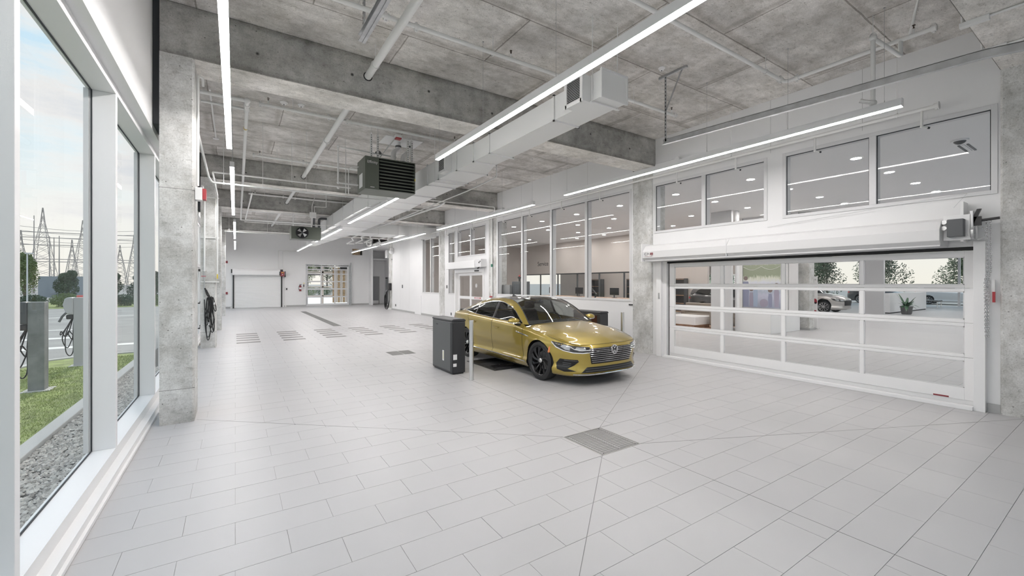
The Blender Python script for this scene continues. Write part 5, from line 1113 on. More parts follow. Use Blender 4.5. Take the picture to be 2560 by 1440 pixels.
PIC = picmat('lake_picture_print', [(0, (.30, .33, .42)), (.28, (.55, .56, .68)), (.34, (.45, .50, .60)), (.52, (.72, .74, .82)), (.60, (.70, .72, .62)), (.66, (.30, .34, .24)), (.86, (.34, .38, .28)), (.92, (.85, .84, .80)), (1, (.9, .88, .85))])
mb = MB(); mb.box(17.255, 17.28, 7.75, 9.19, .76, 2.5); obj('print', mb, PIC, t)
mb = MB(); mb.box(17.25, 17.28, 9.19, 9.22, .76, 2.5); obj('edge', mb, DGREY, t)
FIGM = [mat('printed_figure_blue', (.28, .30, .42), .5), mat('printed_figure_violet', (.36, .33, .42), .5), mat('printed_figure_jeans', (.38, .46, .60), .5)]
HD = mat('printed_hair', (.22, .17, .16), .5)
for k, (y, zt, w) in enumerate(((9.08, 2.05, .22), (8.86, 1.62, .13), (8.70, 1.72, .15), (8.15, 1.58, .12), (7.92, 1.78, .15))):
    mb = MB(); x = 17.252; P = [(y-w*.5, .8), (y+w*.5, .8), (y+w*.62, zt-.42), (y+w*.45, zt-.26), (y-w*.45, zt-.26), (y-w*.62, zt-.42)]; mb.prism(P, 'x', x, x+.002); f = obj('printed_person', mb, FIGM[k % 3], t)
    mb = MB(); mb.cyl((x-.001, y, zt-.13), (x+.001, y, zt-.13), .085, n=14); obj('printed_head', mb, HD, f)
mb = MB(); mb.tube([(17.25, 7.78+.1*k, 2.38-.13*math.sin(PI*(k % 7)/7)) for k in range(15)], .006, 4); obj('printed_string_lights', mb, FRAME, t)
mb = MB(); mb.cyl((17.25, 8.38, .95), (17.252, 8.38, .95), .16, n=16); obj('printed_fire_bowl', mb, FIGM[1], t)
t = thing('showroom_column', (17.85, 7.25, 0), 'concrete column standing inside the showroom beside the banner', 'column')
mb = MB(); mb.box(17.58, 18.0, 6.95, 7.42, 0, ZSH); obj('shaft', mb, CONCL, t, bevel=.01)
mb = MB(); mb.box(17.55, 18.03, 6.92, 7.45, 0, .08); obj('base_trim', mb, GREYB, t)
t = thing('banner_sign', (18.36, 7.1, 0), 'tall narrow white banner printed with red cars', 'banner')
mb = MB(); mb.box(18.33, 18.35, 6.98, 7.24, .04, 1.98); obj('panel', mb, FRAME, t)
mb = MB(); mb.box(18.25, 18.45, 6.96, 7.26, 0, .04); obj('foot', mb, ALU, t)
text('lettering', 'Sport', (18.325, 7.13, 1.86), .10, FN, BLACK, t, .0005)
for z in (1.60, 1.05, .62):
    mb = MB(); mb.prism([(6.99, z-.08), (7.23, z-.08), (7.22, z), (7.16, z+.02), (7.10, z+.10), (7.02, z+.08), (6.99, z+.02)], 'x', 18.322, 18.329); o = obj('printed_car', mb, mat('print_red', (.35, .03, .05), .5), t)
    mb = MB(); mb.cyl((18.318, 7.17, z-.07), (18.321, 7.17, z-.07), .035, n=12); mb.cyl((18.318, 7.04, z-.07), (18.321, 7.04, z-.07), .035, n=12); obj('printed_wheels', mb, BLACK, o)
# lounge
t = thing('coffee_table', (15.2, 10.1, 0), 'low white block coffee table in the lounge', 'table'); mb = MB(); mb.box(14.55, 15.75, 9.55, 10.95, .13, .44); obj('top', mb, FRAME, t, bevel=.008); mb = MB(); mb.box(14.65, 15.65, 9.65, 10.85, 0, .13); obj('plinth', mb, OAK, t)
def sofa(x0, x1, y0, y1, h, label, back):
    t = thing('lounge_sofa', ((x0+x1)/2, (y0+y1)/2, 0), label, 'sofa', 'taupe lounge seats')
    mb = MB(); mb.box(x0, x1, y0, y1, .1, .42); obj('seat', mb, SOFAM, t, bevel=.04)
    mb = MB(); mb.box(x1-.22, x1, y0, y1, .4, h) if back == 'x' else mb.box(x0, x1, y1-.2, y1, .4, h); obj('backrest', mb, SOFAM, t, bevel=.04)
    mb = MB(); mb.box(x0, x1, y0, y0+.18, .4, .62); obj('armrest', mb, SOFAM, t, bevel=.03); mb = MB(); mb.box(x0, x1, y1-.18, y1, .4, .62); obj('armrest', mb, SOFAM, t, bevel=.03)
    for x in (x0+.06, x1-.06):
        for y in (y0+.06, y1-.06):
            mb = MB(); mb.cyl((x, y, 0), (x, y, .1), .02, n=8); obj('leg', mb, ALU, t)
sofa(16.6, 17.15, 9.6, 11.6, .86, 'taupe sofa behind the white coffee table', 'x'); sofa(15.25, 16.0, 8.65, 9.42, .74, 'taupe armchair right of the white coffee table', 'x'); sofa(14.9, 16.4, 11.7, 12.5, .86, 'taupe sofa at the left end of the lounge', 'y')
t = thing('rug', (15.6, 10, 0), 'wood toned rug under the lounge seats', 'rug'); mb = MB(); mb.box(14.2, 17.2, 9.1, 12.6, .0005, .002); obj('mat', mb, OAK, t)
t = thing('glass_screen', (24.5, 15.5, 0), 'greenish glass screen behind the lounge sofa', 'screen')
for y in (13.6, 15.2, 16.8):
    mb = MB(); mb.box(24.5, 24.53, y, y+1.55, 0, 2.15); obj('pane', mb, glass('green_glass', (.78, .87, .83), 1.2), t); mb = MB(); mb.box(24.48, 24.55, y+1.55, y+1.6, 0, 2.15); obj('upright', mb, ALU, t)
mb = MB(); mb.box(24.5, 24.8, 13.5, 20, 2.25, ZSH); struct('wall_lintel', mb, PEACH)
t = thing('potted_plant', (31.05, 7.55, 0), 'potted leafy plant on the showroom floor before a low white wall', 'plant')
mb = MB(); mb.lathe([(.001, 0), (.19, 0), (.22, .05), (.26, .38), (.28, .40), (.28, .45), (.24, .45), (.23, .40), (.001, .40)], (31.05, 7.55, 0), 'z', 20); obj('pot', mb, mat('grey_pot', (.14, .14, .14), .5), t, smooth=True)
rp = random.Random(9); mb = MB()
for k in range(46):
    a = rp.uniform(0, 2*PI); L = rp.uniform(.40, .78); up = rp.uniform(.3, 1.0); w = rp.uniform(.04, .075); prev = None
    for s in range(6):
        f = s/5; r = .05+L*f*.75*(1.2-up*.5); z = .43+L*up*1.15*f-.75*L*f*f*(1.25-up); ww = w*math.sin(PI*min(1, .12+f*.9)); c, d = math.cos(a), math.sin(a)
        p1 = (31.05+r*c-ww*d, 7.55+r*d+ww*c, z); p2 = (31.05+r*c+ww*d, 7.55+r*d-ww*c, z)
        if prev: mb.add([prev[0], prev[1], p2, p1], [(0, 1, 2, 3)])
        prev = (p1, p2)
obj('leaves', mb, mat('plant_leaf', (.045, .12, .055), .35), t, kind='stuff')
mb = MB(); mb.box(30.8, 37.7, 8.2, 8.5, .06, 1.14); t = struct('wall_low', mb, FRAME, label='low white partition behind the potted plant'); mb = MB(); mb.box(30.85, 37.65, 8.22, 8.45, 0, .06); obj('toe_kick', mb, DARK, t)
mb = MB(); mb.box(29.3, 29.5, 8.05, 8.9, 0, ZSH); struct('wall_fin', mb, LG)
mb = MB(); mb.box(22.0, 22.3, 9.6, 11.6, 0, ZSH); struct('wall_beige', mb, PEACH)
t = thing('bench', (41.5, 8.8, 0), 'low steel framed bench beyond the low white wall', 'bench'); mb = MB(); mb.box(40.9, 42.0, 8.3, 9.8, .42, .50); obj('seat', mb, DGREY, t)
for x in (40.95, 41.95):
    for y in (8.35, 9.75):
        mb = MB(); mb.cyl((x, y, 0), (x, y, .42), .025, n=8); obj('leg', mb, ALU, t)
# tall glazing at the far sides of the showroom
for i, (a, b) in enumerate(((-2.2, 3), (3, 8), (8, 13), (13, 18), (18, 23), (23, 27.5))):
    mb = MB(); mb.box(44.98, 45.0, a, b, 0, ZSH); w = struct('window_%d' % (40+i), mb, GLASS); mb = MB(); mb.box(44.9, 45.1, a-.06, a+.06, 0, ZSH); obj('mullion', mb, FRAMEG, w)
for i, x in enumerate(range(9, 45, 4)):
    mb = MB(); mb.box(x, x+4, -2.2, -2.18, 0, ZSH); w = struct('window_%d' % (50+i), mb, GLASS); mb = MB(); mb.box(x-.06, x+.06, -2.3, -2.1, 0, ZSH); obj('mullion', mb, FRAMEG, w)
# service area behind the four tall panes
mb = MB(); mb.box(17.8, 18.0, 13.9, 26, 2.35, ZSH); mb.box(17.8, 18.0, 13.9, 14.1, 0, 2.35); mb.box(22.5, 22.7, 14, 27, 0, ZSH); mb.box(8.66, 18.0, 26.0, 26.2, 0, ZSH); struct('wall_service', mb, PEACH)
t = thing('service_sign', (17.75, 23.2, 2.6), 'dark lettering reading Service on the beige wall', 'sign')
mb = MB(); mb.box(17.77, 17.8, 21.8, 24.6, 2.75, 3.35); obj('backing', mb, PEACH, t); text('lettering', 'Service', (17.765, 23.2, 3.04), .42, FN, BLACK, t, .002)
t = thing('office_partition', (17.9, 20, 0), 'dark framed glass office front below the beige wall', 'partition')
for y in (14.1, 16.0, 17.9, 19.8, 21.7, 23.6):
    mb = MB(); mb.box(17.86, 17.94, y, y+.06, 0, 2.35); obj('post', mb, DGREY, t); mb = MB(); mb.box(17.89, 17.90, y+.06, y+1.9, .05, 2.3); obj('pane', mb, GLASS, t)
mb = MB(); mb.box(17.86, 17.94, 14.1, 25.9, 2.28, 2.35); obj('head_rail', mb, DGREY, t)
t = thing('service_counter', (13.5, 14, 0), 'long oak topped service counter behind the four tall panes', 'counter')
mb = MB(); mb.box(13.2, 13.9, 10.6, 17.5, 1.04, 1.10); obj('worktop', mb, OAK, t, bevel=.006)
for y in (10.8, 12.6, 14.4, 16.2):
    mb = MB(); mb.box(13.3, 13.85, y, y+1.1, 0, 1.04); obj('front_panel', mb, OAK if y > 14 else FRAME, t)
def monitor(x, y, label):
    t = thing('monitor', (x, y, 1.1), label, 'monitor', 'office monitors'); mb = MB(); mb.box(x, x+.03, y, y+.5, 1.22, 1.52); obj('screen', mb, BLACK, t); mb = MB(); mb.box(x-.05, x+.1, y+.17, y+.33, 1.10, 1.115); mb.box(x, x+.02, y+.22, y+.28, 1.11, 1.25); obj('stand', mb, DGREY, t)
monitor(13.5, 12.4, 'black monitor on the counter, near end'); monitor(13.5, 14.6, 'black monitor on the counter, middle'); monitor(13.5, 16.6, 'black monitor on the counter, far end')
def chair(x, y, label):
    t = thing('office_chair', (x, y, 0), label, 'chair', 'dark office chairs'); mb = MB(); mb.box(x-.25, x+.25, y-.25, y+.25, .45, .53); obj('seat', mb, DGREY, t, bevel=.02); mb = MB(); mb.box(x+.2, x+.25, y-.22, y+.22, .6, 1.1); obj('backrest', mb, DGREY, t, bevel=.02)
    mb = MB(); mb.cyl((x, y, .06), (x, y, .45), .025); obj('column', mb, ALU, t)
    for k in range(5):
        a = 2*PI*k/5; mb = MB(); mb.tube([(x, y, .08), (x+.28*math.cos(a), y+.28*math.sin(a), .05)], .018, 6); mb.sphere((x+.28*math.cos(a), y+.28*math.sin(a), .03), .03, 8); obj('leg', mb, BLACK, t)
chair(14.5, 12.2, 'dark office chair behind the counter, near'); chair(14.5, 15.2, 'dark office chair behind the counter, middle'); chair(12.6, 11.2, 'dark office chair in front of the oak counter')
for k, (y, w_) in enumerate(((15.2, 'nearest'), (18.6, 'middle'), (22.0, 'farthest'))):
    t = thing('office_desk', (19.2, y, 0), 'white office desk behind the dark framed glass, '+w_, 'desk', 'office desks'); mb = MB(); mb.box(18.8, 19.6, y, y+1.6, .71, .75); obj('top', mb, OAK, t, bevel=.004)
    for yy in (y+.02, y+1.54):
        mb = MB(); mb.box(18.85, 19.55, yy, yy+.04, 0, .71); obj('leg', mb, FRAME, t)
    t = thing('book_shelf', (22.2, y, 0), 'dark shelf against the back wall of the office, '+w_, 'shelf', 'office shelves'); mb = MB(); mb.box(22.1, 22.45, y, y+.04, 0, 2.0); mb.box(22.1, 22.45, y+.96, y+1.0, 0, 2.0); mb.box(22.42, 22.45, y, y+1, 0, 2.0); obj('frame', mb, DGREY, t)
    for z in (.02, .5, .98, 1.46, 1.94):
        mb = MB(); mb.box(22.1, 22.42, y+.04, y+.96, z, z+.03); obj('shelf_board', mb, OAK, t)
t = thing('tool_cabinet', (9.0, 13.4, 0), 'dark grey tall cabinet just behind the leftmost tall pane', 'cabinet')
mb = MB(); mb.box(8.8, 9.3, 12.95, 13.42, 0, 1.79); obj('body', mb, DGREY, t, bevel=.008); mb = MB(); mb.box(8.8, 9.3, 13.43, 14.0, 0, 1.6); obj('side_unit', mb, DGREY, t, bevel=.008)
mb = MB(); mb.box(8.70, 8.8, 13.42, 13.98, 1.30, 1.66); obj('screen_box', mb, mat('grey_screen', (.30, .30, .30), .4), t, bevel=.01)
t = thing('warning_lamp', (9.0, 13.2, 1.79), 'small red lamp on a stand on top of the dark cabinet', 'lamp'); mb = MB(); mb.cyl((9.0, 13.2, 1.79), (9.0, 13.2, 1.9), .04); mb.cyl((9, 13.2, 1.9), (9, 13.2, 1.96), .07); obj('stand', mb, BLACK, t); mb = MB(); mb.sphere((9, 13.2, 2.0), .04); obj('bulb', mb, RED, t)
t = thing('desk_lamp_arm', (10.2, 10.1, 0), 'black jointed monitor arm behind the second tall pane', 'monitor arm'); mb = MB(); mb.tube([(10.2, 10.5, 1.1), (10.2, 10.35, 1.35), (10.2, 10.65, 1.6), (10.2, 10.7, 1.9)], .03, 8); obj('arm', mb, BLACK, t); mb = MB(); mb.box(9.9, 10.5, 9.9, 11.1, 0, 1.1); obj('desk', mb, FRAME, t)

# ------------------------------------------------------------------ outdoors, left of the glazing
GZO = -.12
def grassmat():
    m = mat('lawn_grass', (.24, .29, .10), .9, var=(3.5, .35), bump=(60, .5)); return m
GRASS = grassmat(); KERB = mat('kerb_concrete', (.50, .50, .49), .85, bump=(80, .2)); SOIL = mat('dark_soil', (.12, .11, .10), .95)
mb = MB(); mb.box(-500, -1.14, -150, 500, GZO-.06, GZO-.04); mb.box(-1.14, 500, 39.2, 500, GZO-.06, GZO-.04); mb.box(-1.14, 500, -150, -2.3, GZO-.06, GZO-.04); mb.box(45.1, 500, -2.3, 39.2, GZO-.06, GZO-.04)
o = single('asphalt_ground', mb, ASPH, 'grey asphalt of the parking lot outside', 'ground', kind='structure')
mb = MB(); mb.box(-1.88, -1.14, -2.5, 34, GZO-.05, GZO-.03); single('gravel_bed', mb, SOIL, 'bed under the river gravel along the glazing', 'ground', kind='structure')
mb = MB(); mb.prism([(-2.03, -2.5), (-1.87, -2.5), (-1.87, 13.4), (-2.03, 13.5)], 'z', GZO-.06, GZO+.03); single('kerb', mb, KERB, 'concrete kerb between lawn and gravel', 'kerb', bevel=.01)
LP = [(-2.03, -2.5), (-2.03, 14.9), (-3.2, 14.75), (-3.75, 14.3), (-3.9, 13.3), (-3.9, -2.5)]
mb = MB(); mb.prism(LP, 'z', GZO-.05, GZO+.0); single('lawn', mb, GRASS, 'strip of green lawn behind the glazing', 'lawn', kind='structure')
mb = MB(); 
for (a, b) in (((-2.03, 14.9), (-3.2, 14.75)), ((-3.2, 14.75), (-3.75, 14.3)), ((-3.75, 14.3), (-3.9, 13.3)), ((-3.9, 13.3), (-3.9, -2.5))):
    A = Vector((*a, 0)); B = Vector((*b, 0)); d = (B-A).normalized(); n = Vector((d.y, -d.x, 0))*-.13
    if (A+n-Vector((-3, 8, 0))).length < (A-Vector((-3, 8, 0))).length: n = -n
    mb.hexa([A+Vector((0, 0, GZO-.05)), B+Vector((0, 0, GZO-.05)), B+n+Vector((0, 0, GZO-.05)), A+n+Vector((0, 0, GZO-.05))], [A+Vector((0, 0, GZO+.03)), B+Vector((0, 0, GZO+.03)), B+n+Vector((0, 0, GZO+.03)), A+n+Vector((0, 0, GZO+.03))])
single('lot_kerb', mb, KERB, 'pale kerb around the outer edge of the lawn', 'kerb')
rg = random.Random(11); mb = MB()
for k in range(34000):
    x = rg.uniform(-3.86, -2.06); y = rg.uniform(3.0, 14.4)*1.0
    if y > 13.2 and x < -3.1: continue
    h = rg.uniform(.015, .032); a = rg.uniform(0, PI); w = .0016+.0003*y; dx, dy = w*math.cos(a), w*math.sin(a); lx, ly = rg.uniform(-.02, .02), rg.uniform(-.02, .02)
    mb.add([(x-dx, y-dy, GZO), (x+dx, y+dy, GZO), (x+lx, y+ly, GZO+h)], [(0, 1, 2)])
single('grass_blades', mb, mat('grass_blade', (.29, .35, .12), .8, var=(5, .3)), 'short green grass of the lawn outside', 'grass', kind='stuff')
PEB = bpy.data.materials.new('river_gravel'); PEB.use_nodes = True
nt = PEB.node_tree; b_ = nt.nodes['Principled BSDF']; v_ = nt.nodes.new('ShaderNodeTexVoronoi'); v_.inputs['Scale'].default_value = 28; g_ = nt.nodes.new('ShaderNodeNewGeometry'); nt.links.new(g_.outputs['Position'], v_.inputs[0])
r_ = nt.nodes.new('ShaderNodeValToRGB'); nt.links.new(v_.outputs['Color'], r_.inputs[0]); r_.color_ramp.elements[0].color = (.26, .235, .21, 1); r_.color_ramp.elements[1].color = (.80, .76, .70, 1); nt.links.new(r_.outputs[0], b_.inputs['Base Color']); b_.inputs['Roughness'].default_value = .7
mb = MB()
for k in range(12500):
    y = 2.8+9.5*rg.random()**1.3; x = rg.uniform(-1.86, -1.16); s = rg.uniform(.012, .026); a = rg.uniform(0, 2*PI); e = rg.uniform(.5, .9); ca, sa = math.cos(a), math.sin(a); z = GZO-.03+rg.uniform(0, .012)
    vs = [(s, 0, 0), (s*.4, s*e, .0), (-s*.6, s*e*.9, 0), (-s*1.1, 0, 0), (-s*.4, -s*e, 0), (s*.6, -s*e*.8, 0), (s*.45, s*.2, s*.6), (-s*.5, s*.25, s*.65), (-s*.1, -s*.45*e, s*.6)]
    mb.add([(x+p*ca-q*sa, y+p*sa+q*ca, z+r) for p, q, r in vs], [(0, 1, 6), (1, 2, 7, 6), (2, 3, 7), (3, 4, 8, 7), (4, 5, 8), (5, 0, 6, 8), (6, 7, 8)])
single('river_pebbles', mb, PEB, 'grey brown river pebbles along the glazing', 'gravel', smooth=True, kind='stuff')
# parking lines
for k, (y, lab) in enumerate(((17.3, 'nearest'), (20.3, 'second'), (24.0, 'third'), (32.5, 'fourth'))):
    mb = MB(); mb.box(-14, -4.2 if k else -2.2, y, y+(.5 if k in (0, 1) else .25), GZO-.04, GZO-.036); single('painted_line', mb, WHITEP, 'white painted line on the parking lot, %s to the glazing' % lab, 'road marking', 'white parking lot lines')
mb = MB(); mb.box(-60, -2, 44, 60, GZO-.04, GZO-.02); single('verge', mb, GRASS, 'rough grass verge beyond the parking lot', 'ground', kind='structure')
# charging posts
POSTM = mat('weathered_post', (.21, .22, .22), .8, var=(4, .25))
def ev(x, y, label, m, hm):
    t = thing('charging_post', (x, y, GZO), label, 'car charger', 'outdoor charging posts')
    mb = MB(); mb.box(x-.03, x+.17, y-.10, y+.10, GZO, 1.41); obj('post', mb, m, t, bevel=.006)
    mb = MB(); mb.prism([(x-.03, 1.41), (x-.12, 1.42), (x-.17, 1.38), (x-.20, 1.25), (x-.15, 1.05), (x-.03, 1.03)], 'y', y-.12, y+.12); h = obj('charger_head', mb, hm, t, bevel=.02)
    mb = MB(); mb.box(x-.15, x-.03, y-.10, y+.10, .93, 1.03); obj('cable_holder', mb, BLACK, t, bevel=.02)
    for k, (dx, bt) in enumerate(((-.14, .30), (-.10, .12), (-.06, .48), (-.17, .55))):
        mb = MB(); mb.tube(smooth([(x-.06, y-.05+.03*k, .95), (x+dx-.05, y-.1, .6), (x+dx-.05, y-.1, bt+.12), (x+dx+.01, y-.08, bt), (x+dx+.06, y-.06, bt+.12), (x-.05, y-.03, .6), (x-.04, y, .95)], 36), .010, 6); obj('cable', mb, RUBBER, t, smooth=True)
    mb = MB(); mb.tube([(x-.14, y-.11, 1.08), (x-.20, y-.12, 1.0), (x-.25, y-.12, .88)], .022, 7); obj('plug', mb, DGREY, t, smooth=True)
    mb = MB(); mb.box(x-.10, x+.25, y-.18, y+.18, GZO, GZO+.015); obj('footing', mb, KERB, t)
ev(-2.92, 10.6, 'charging post outside the nearest pane, darker and closer', POSTM, DGREY); ev(-2.98, 13.3, 'charging post farther out, right of the dark one', mat('reflection_paled_post', (.42, .42, .43), .6), mat('reflection_paled_head', (.45, .45, .46), .4))  # far post's pale colours hold the glass reflection that lightens it
# trees, shrubs, substation
def foliage(mb, c, r, n, rnd, s=.12, sz=1.0):
    for _ in range(n):
        while True:
            p = Vector((rnd.uniform(-1, 1), rnd.uniform(-1, 1), rnd.uniform(-1, 1)))
            if p.length < 1: break
        p = Vector((c[0]+p.x*r, c[1]+p.y*r, c[2]+p.z*r*sz)); d = Vector((rnd.gauss(0, 1), rnd.gauss(0, 1), rnd.gauss(0, 1))).normalized(); e = d.orthogonal().normalized(); k = s*rnd.uniform(.6, 1.3)
        mb.add([p-d*k, p+e*k*.5, p+d*k, p-e*k*.5], [(0, 1, 2, 3)])
LEAF = [mat('leaf_mid_green', (.11, .16, .075), .8, var=(1.2, .3)), mat('leaf_dark_green', (.07, .105, .06), .8, var=(1.2, .3)), mat('leaf_pale_green', (.17, .22, .09), .8, var=(1.2, .3))]
BARK = mat('bark', (.16, .13, .11), .9)
rt = random.Random(21)
def tree(x, y, h, r, label, m, name='tree', n=1500, s=.16):
    t = thing(name, (x, y, GZO), label, 'tree', 'trees beyond the parking lot'); mb = MB(); mb.cyl((x, y, GZO-.05), (x, y, h*.6), .12, .06, n=8); obj('trunk', mb, BARK, t)
    mb = MB()
    for k in range(5): foliage(mb, (x+rt.uniform(-.4, .4)*r, y+rt.uniform(-.3, .3)*r, h*(.45+.5*k/4)-r*.25), r*(1-.14*k)*.8, n//5, rt, s)
    obj('crown', mb, m, t, kind='stuff')
tree(-14.75, 52, 4.4, 1.35, 'loose green tree at the left of the near pane', LEAF[2], n=6000, s=.07)
tree(-14.9, 50, 6.0, .7, 'slim sparse young tree at the left edge of the near pane', LEAF[0], n=700, s=.06)
adj = ['leftmost', 'second from the left', 'third from the left', 'fourth from the left', 'fifth from the left', 'sixth from the left', 'seventh from the left', 'rightmost']
for k in range(8): tree(-14.5+1.75*k, 62+rt.uniform(-2, 3), rt.uniform(2.7, 3.3), 1.15, 'low grey green tree of the far row, '+adj[k], LEAF[1], n=3600, s=.10)
def shrub(x, y, r, label, g, m):
    mb = MB(); foliage(mb, (x, y, GZO+r*.55), r, 2200, rt, .055, .62); o = single('shrub', mb, m, label, 'shrub', g, kind=None); return o
for k in range(8): shrub(-14.6+1.75*k, 46+rt.uniform(-.8, .8), rt.uniform(.75, .95), 'rough green shrub behind the parking lot, '+adj[k], 'shrubs behind the parking lot', LEAF[k % 3])
for k in range(5): shrub(6.5+2.2*k, 66+rt.uniform(-1, 1), 1.2, 'green shrub seen through the far glazed door, '+adj[k], 'shrubs beyond the far door', LEAF[(k+1) % 3])
for k in range(5): tree(7+2.9*k, 76+rt.uniform(-1, 1), 7.5, 2.1, 'green tree beyond the far glazed door, '+['leftmost', 'second', 'middle', 'fourth', 'rightmost'][k], LEAF[(k*2) % 3], n=4500, s=.10)
mb = MB(); mb.box(2, 18, 39.2, 60, GZO-.04, GZO-.03); mb.box(2, 10.6, 36.0, 39.2, GZO-.04, GZO-.03); single('concrete_pad', mb, PAD, 'pale concrete yard outside the far glazed door', 'ground', kind='structure')
PYL = mat('pylon_steel', (.42, .38, .36), .6)
def pylon(x, y, h, w, label):
    t = thing('lattice_tower', (x, y, GZO), label, 'pylon', 'lattice towers of the substation'); mb = MB(); r = .045
    L = [(GZO-.05, w), (h*.35, w*.62), (h*.62, w*.36), (h*.82, w*.13), (h, .1)]
    for sx, sy in ((-1, -1), (1, -1), (1, 1), (-1, 1)): mb.tube([(x+sx*a/2, y+sy*a/2, z) for z, a in L], r, 4)
    obj('legs', mb, PYL, t); mb = MB(); n = 11
    def wid(z):
        for (z0, a0), (z1, a1) in zip(L, L[1:]):
            if z <= z1: return a0+(a1-a0)*(z-z0)/(z1-z0)
        return .1
    for k in range(n):
        z0, z1 = h*k/n, h*(k+1)/n; a, b = wid(z0)/2, wid(z1)/2
        for q in ((-1, -1, 1, -1), (1, -1, 1, 1), (1, 1, -1, 1), (-1, 1, -1, -1)):
            mb.cyl((x+q[0]*a, y+q[1]*a, z0), (x+q[2]*b, y+q[3]*b, z1), r*.6, n=4, caps=False); mb.cyl((x+q[2]*a, y+q[3]*a, z0), (x+q[0]*b, y+q[1]*b, z1), r*.6, n=4, caps=False)
    obj('bracing', mb, PYL, t)
def at(u, Y): k = (u-1280)/1055; rx = math.sin(math.radians(33.26))+k*math.cos(math.radians(33.26)); ry = math.cos(math.radians(33.26))-k*math.sin(math.radians(33.26)); return Y*rx/ry
for k, (u, Y, h, w) in enumerate(((107, 120, 16.5, 4.2), (52, 110, 11, 2.6), (180, 125, 10.8, 2.6), (207, 120, 14.5, 3.8), (300, 125, 10, 3), (335, 120, 12, 3))):
    pylon(at(u, Y), Y, h, w, 'steel lattice tower of the substation, '+['tallest, left part of the near pane', 'at the left edge of the near pane', 'slim, right part of the near pane', 'at the right edge of the near pane', 'seen in the second pane, left', 'seen in the second pane, right'][k])
for k, (u, Y, h) in enumerate(((85, 112, 14.0), (124, 112, 10.3), (135, 115, 10.4), (148, 112, 10.5))):
    mb = MB(); mb.cyl((at(u, Y), Y, GZO-.05), (at(u, Y), Y, h), .12, .06, n=6); single('mast', mb, PYL, 'slim steel mast of the substation, %s from the left' % ['first', 'second', 'third', 'fourth'][k], 'mast', 'slim substation masts')
for k, (u0, u1, z, Y) in enumerate(((30, 345, 11.0, 112), (30, 345, 10.1, 113), (40, 220, 8.8, 114), (30, 345, 5.6, 112), (30, 345, 6.2, 115))):
    mb = MB(); mb.cyl((at(u0, Y), Y, z), (at(u1, Y), Y, z+.1), .07, n=5); single('gantry_beam', mb, PYL, 'horizontal steel gantry beam of the substation, %s from the top' % ['first', 'second', 'third', 'fifth', 'fourth'][k], 'gantry', 'substation gantry beams')
mb = MB()
for k in range(5):
    Y = 100; a, b = at(25, Y), at(345, Y); mb.tube([(a+(b-a)*i/10, Y, 8.2+.7*k-.5*math.sin(PI*i/10)) for i in range(11)], .03, 4)
single('power_lines', mb, PYL, 'thin power lines strung across the substation', 'wire', kind='stuff')
mb = MB(); mb.box(at(95, 80), at(225, 80), 80, 84, GZO-.05, 2.6); mb.box(at(95, 80)+1, at(150, 80), 79.9, 80, .3, 1.9); single('substation_building', mb, mat('substation_grey', (.30, .33, .36), .8), 'low grey building of the substation', 'building')
t = thing('traffic_cone', (at(204, 40), 40, GZO), 'small red and white traffic barrel on the far parking lot', 'traffic cone'); mb = MB(); mb.cyl((at(204, 40), 40, GZO-.04), (at(204, 40), 40, .9), .3, .24, n=14); obj('barrel', mb, mat('barrel_red', (.75, .16, .14), .5), t); mb = MB(); mb.cyl((at(204, 40), 40, .35), (at(204, 40), 40, .55), .30, .29, n=14); obj('white_band', mb, FRAME, t)
t = thing('lamp_post', (at(68, 44), 44, GZO), 'slim pale lamp post in front of the tall tree', 'lamp post'); mb = MB(); mb.cyl((at(68, 44), 44, GZO-.04), (at(68, 44), 44, 3.8), .05, .04, n=8); obj('pole', mb, FRAMEG, t); mb = MB(); mb.box(at(68, 44)-.1, at(68, 44)+.3, 43.9, 44.1, 3.8, 3.88); obj('lamp_head', mb, FRAMEG, t)
# treeline beyond the showroom glazing
for k in range(18):
    x = 62+rt.uniform(0, 6); y = -40+6.4*k; tree(x, y, rt.uniform(4.5, 6.5), 2.7, 'tree of the line beyond the showroom glazing, number %s from the right' % ('%s' % ['one', 'two', 'three', 'four', 'five', 'six', 'seven', 'eight', 'nine', 'ten', 'eleven', 'twelve', 'thirteen', 'fourteen', 'fifteen', 'sixteen', 'seventeen', 'eighteen', 'nineteen', 'twenty', 'twenty one', 'twenty two', 'twenty three', 'twenty four', 'twenty five', 'twenty six'][k]), LEAF[1], n=5000, s=.13)
# ------------------------------------------------------------------ cars: lofted body in local coordinates (s from nose, w sideways, z)
def catmull(P, n):
    """resample a control polyline by centripetal-ish Catmull-Rom, n samples evenly in parameter"""
    out = []; m = len(P)
    for i in range(n):
        t = i/(n-1)*(m-1); k = min(int(t), m-2); f = t-k
        p0 = P[max(k-1, 0)]; p1 = P[k]; p2 = P[k+1]; p3 = P[min(k+2, m-1)]
        out.append(tuple(.5*((2*b)+(-a+c)*f+(2*a-5*b+4*c-d)*f*f+(-a+3*b-3*c+d)*f**3) for a, b, c, d in zip(p0, p1, p2, p3)))
    return out
def arcres(P, n, dense=400):
    """resample evenly in arc length"""
    D_ = catmull(P, dense); L = [0]
    for a, b in zip(D_, D_[1:]): L.append(L[-1]+math.dist(a, b))
    out = []; j = 0
    for i in range(n):
        t = L[-1]*i/(n-1)
        while j < dense-2 and L[j+1] < t: j += 1
        f = (t-L[j])/max(1e-9, L[j+1]-L[j]); out.append(tuple(a+(b-a)*f for a, b in zip(D_[j], D_[j+1])))
    return out
def lerp(a, b, t): return tuple(x+(y-x)*t for x, y in zip(a, b))
def interp(xs, ys, x):
    if x <= xs[0]: return ys[0]
    for (a, p), (b, q) in zip(zip(xs, ys), zip(xs[1:], ys[1:])):
        if x <= b:
            t = (x-a)/(b-a); t = t*t*(3-2*t)*.5+t*.5; return p+(q-p)*t
    return ys[-1]
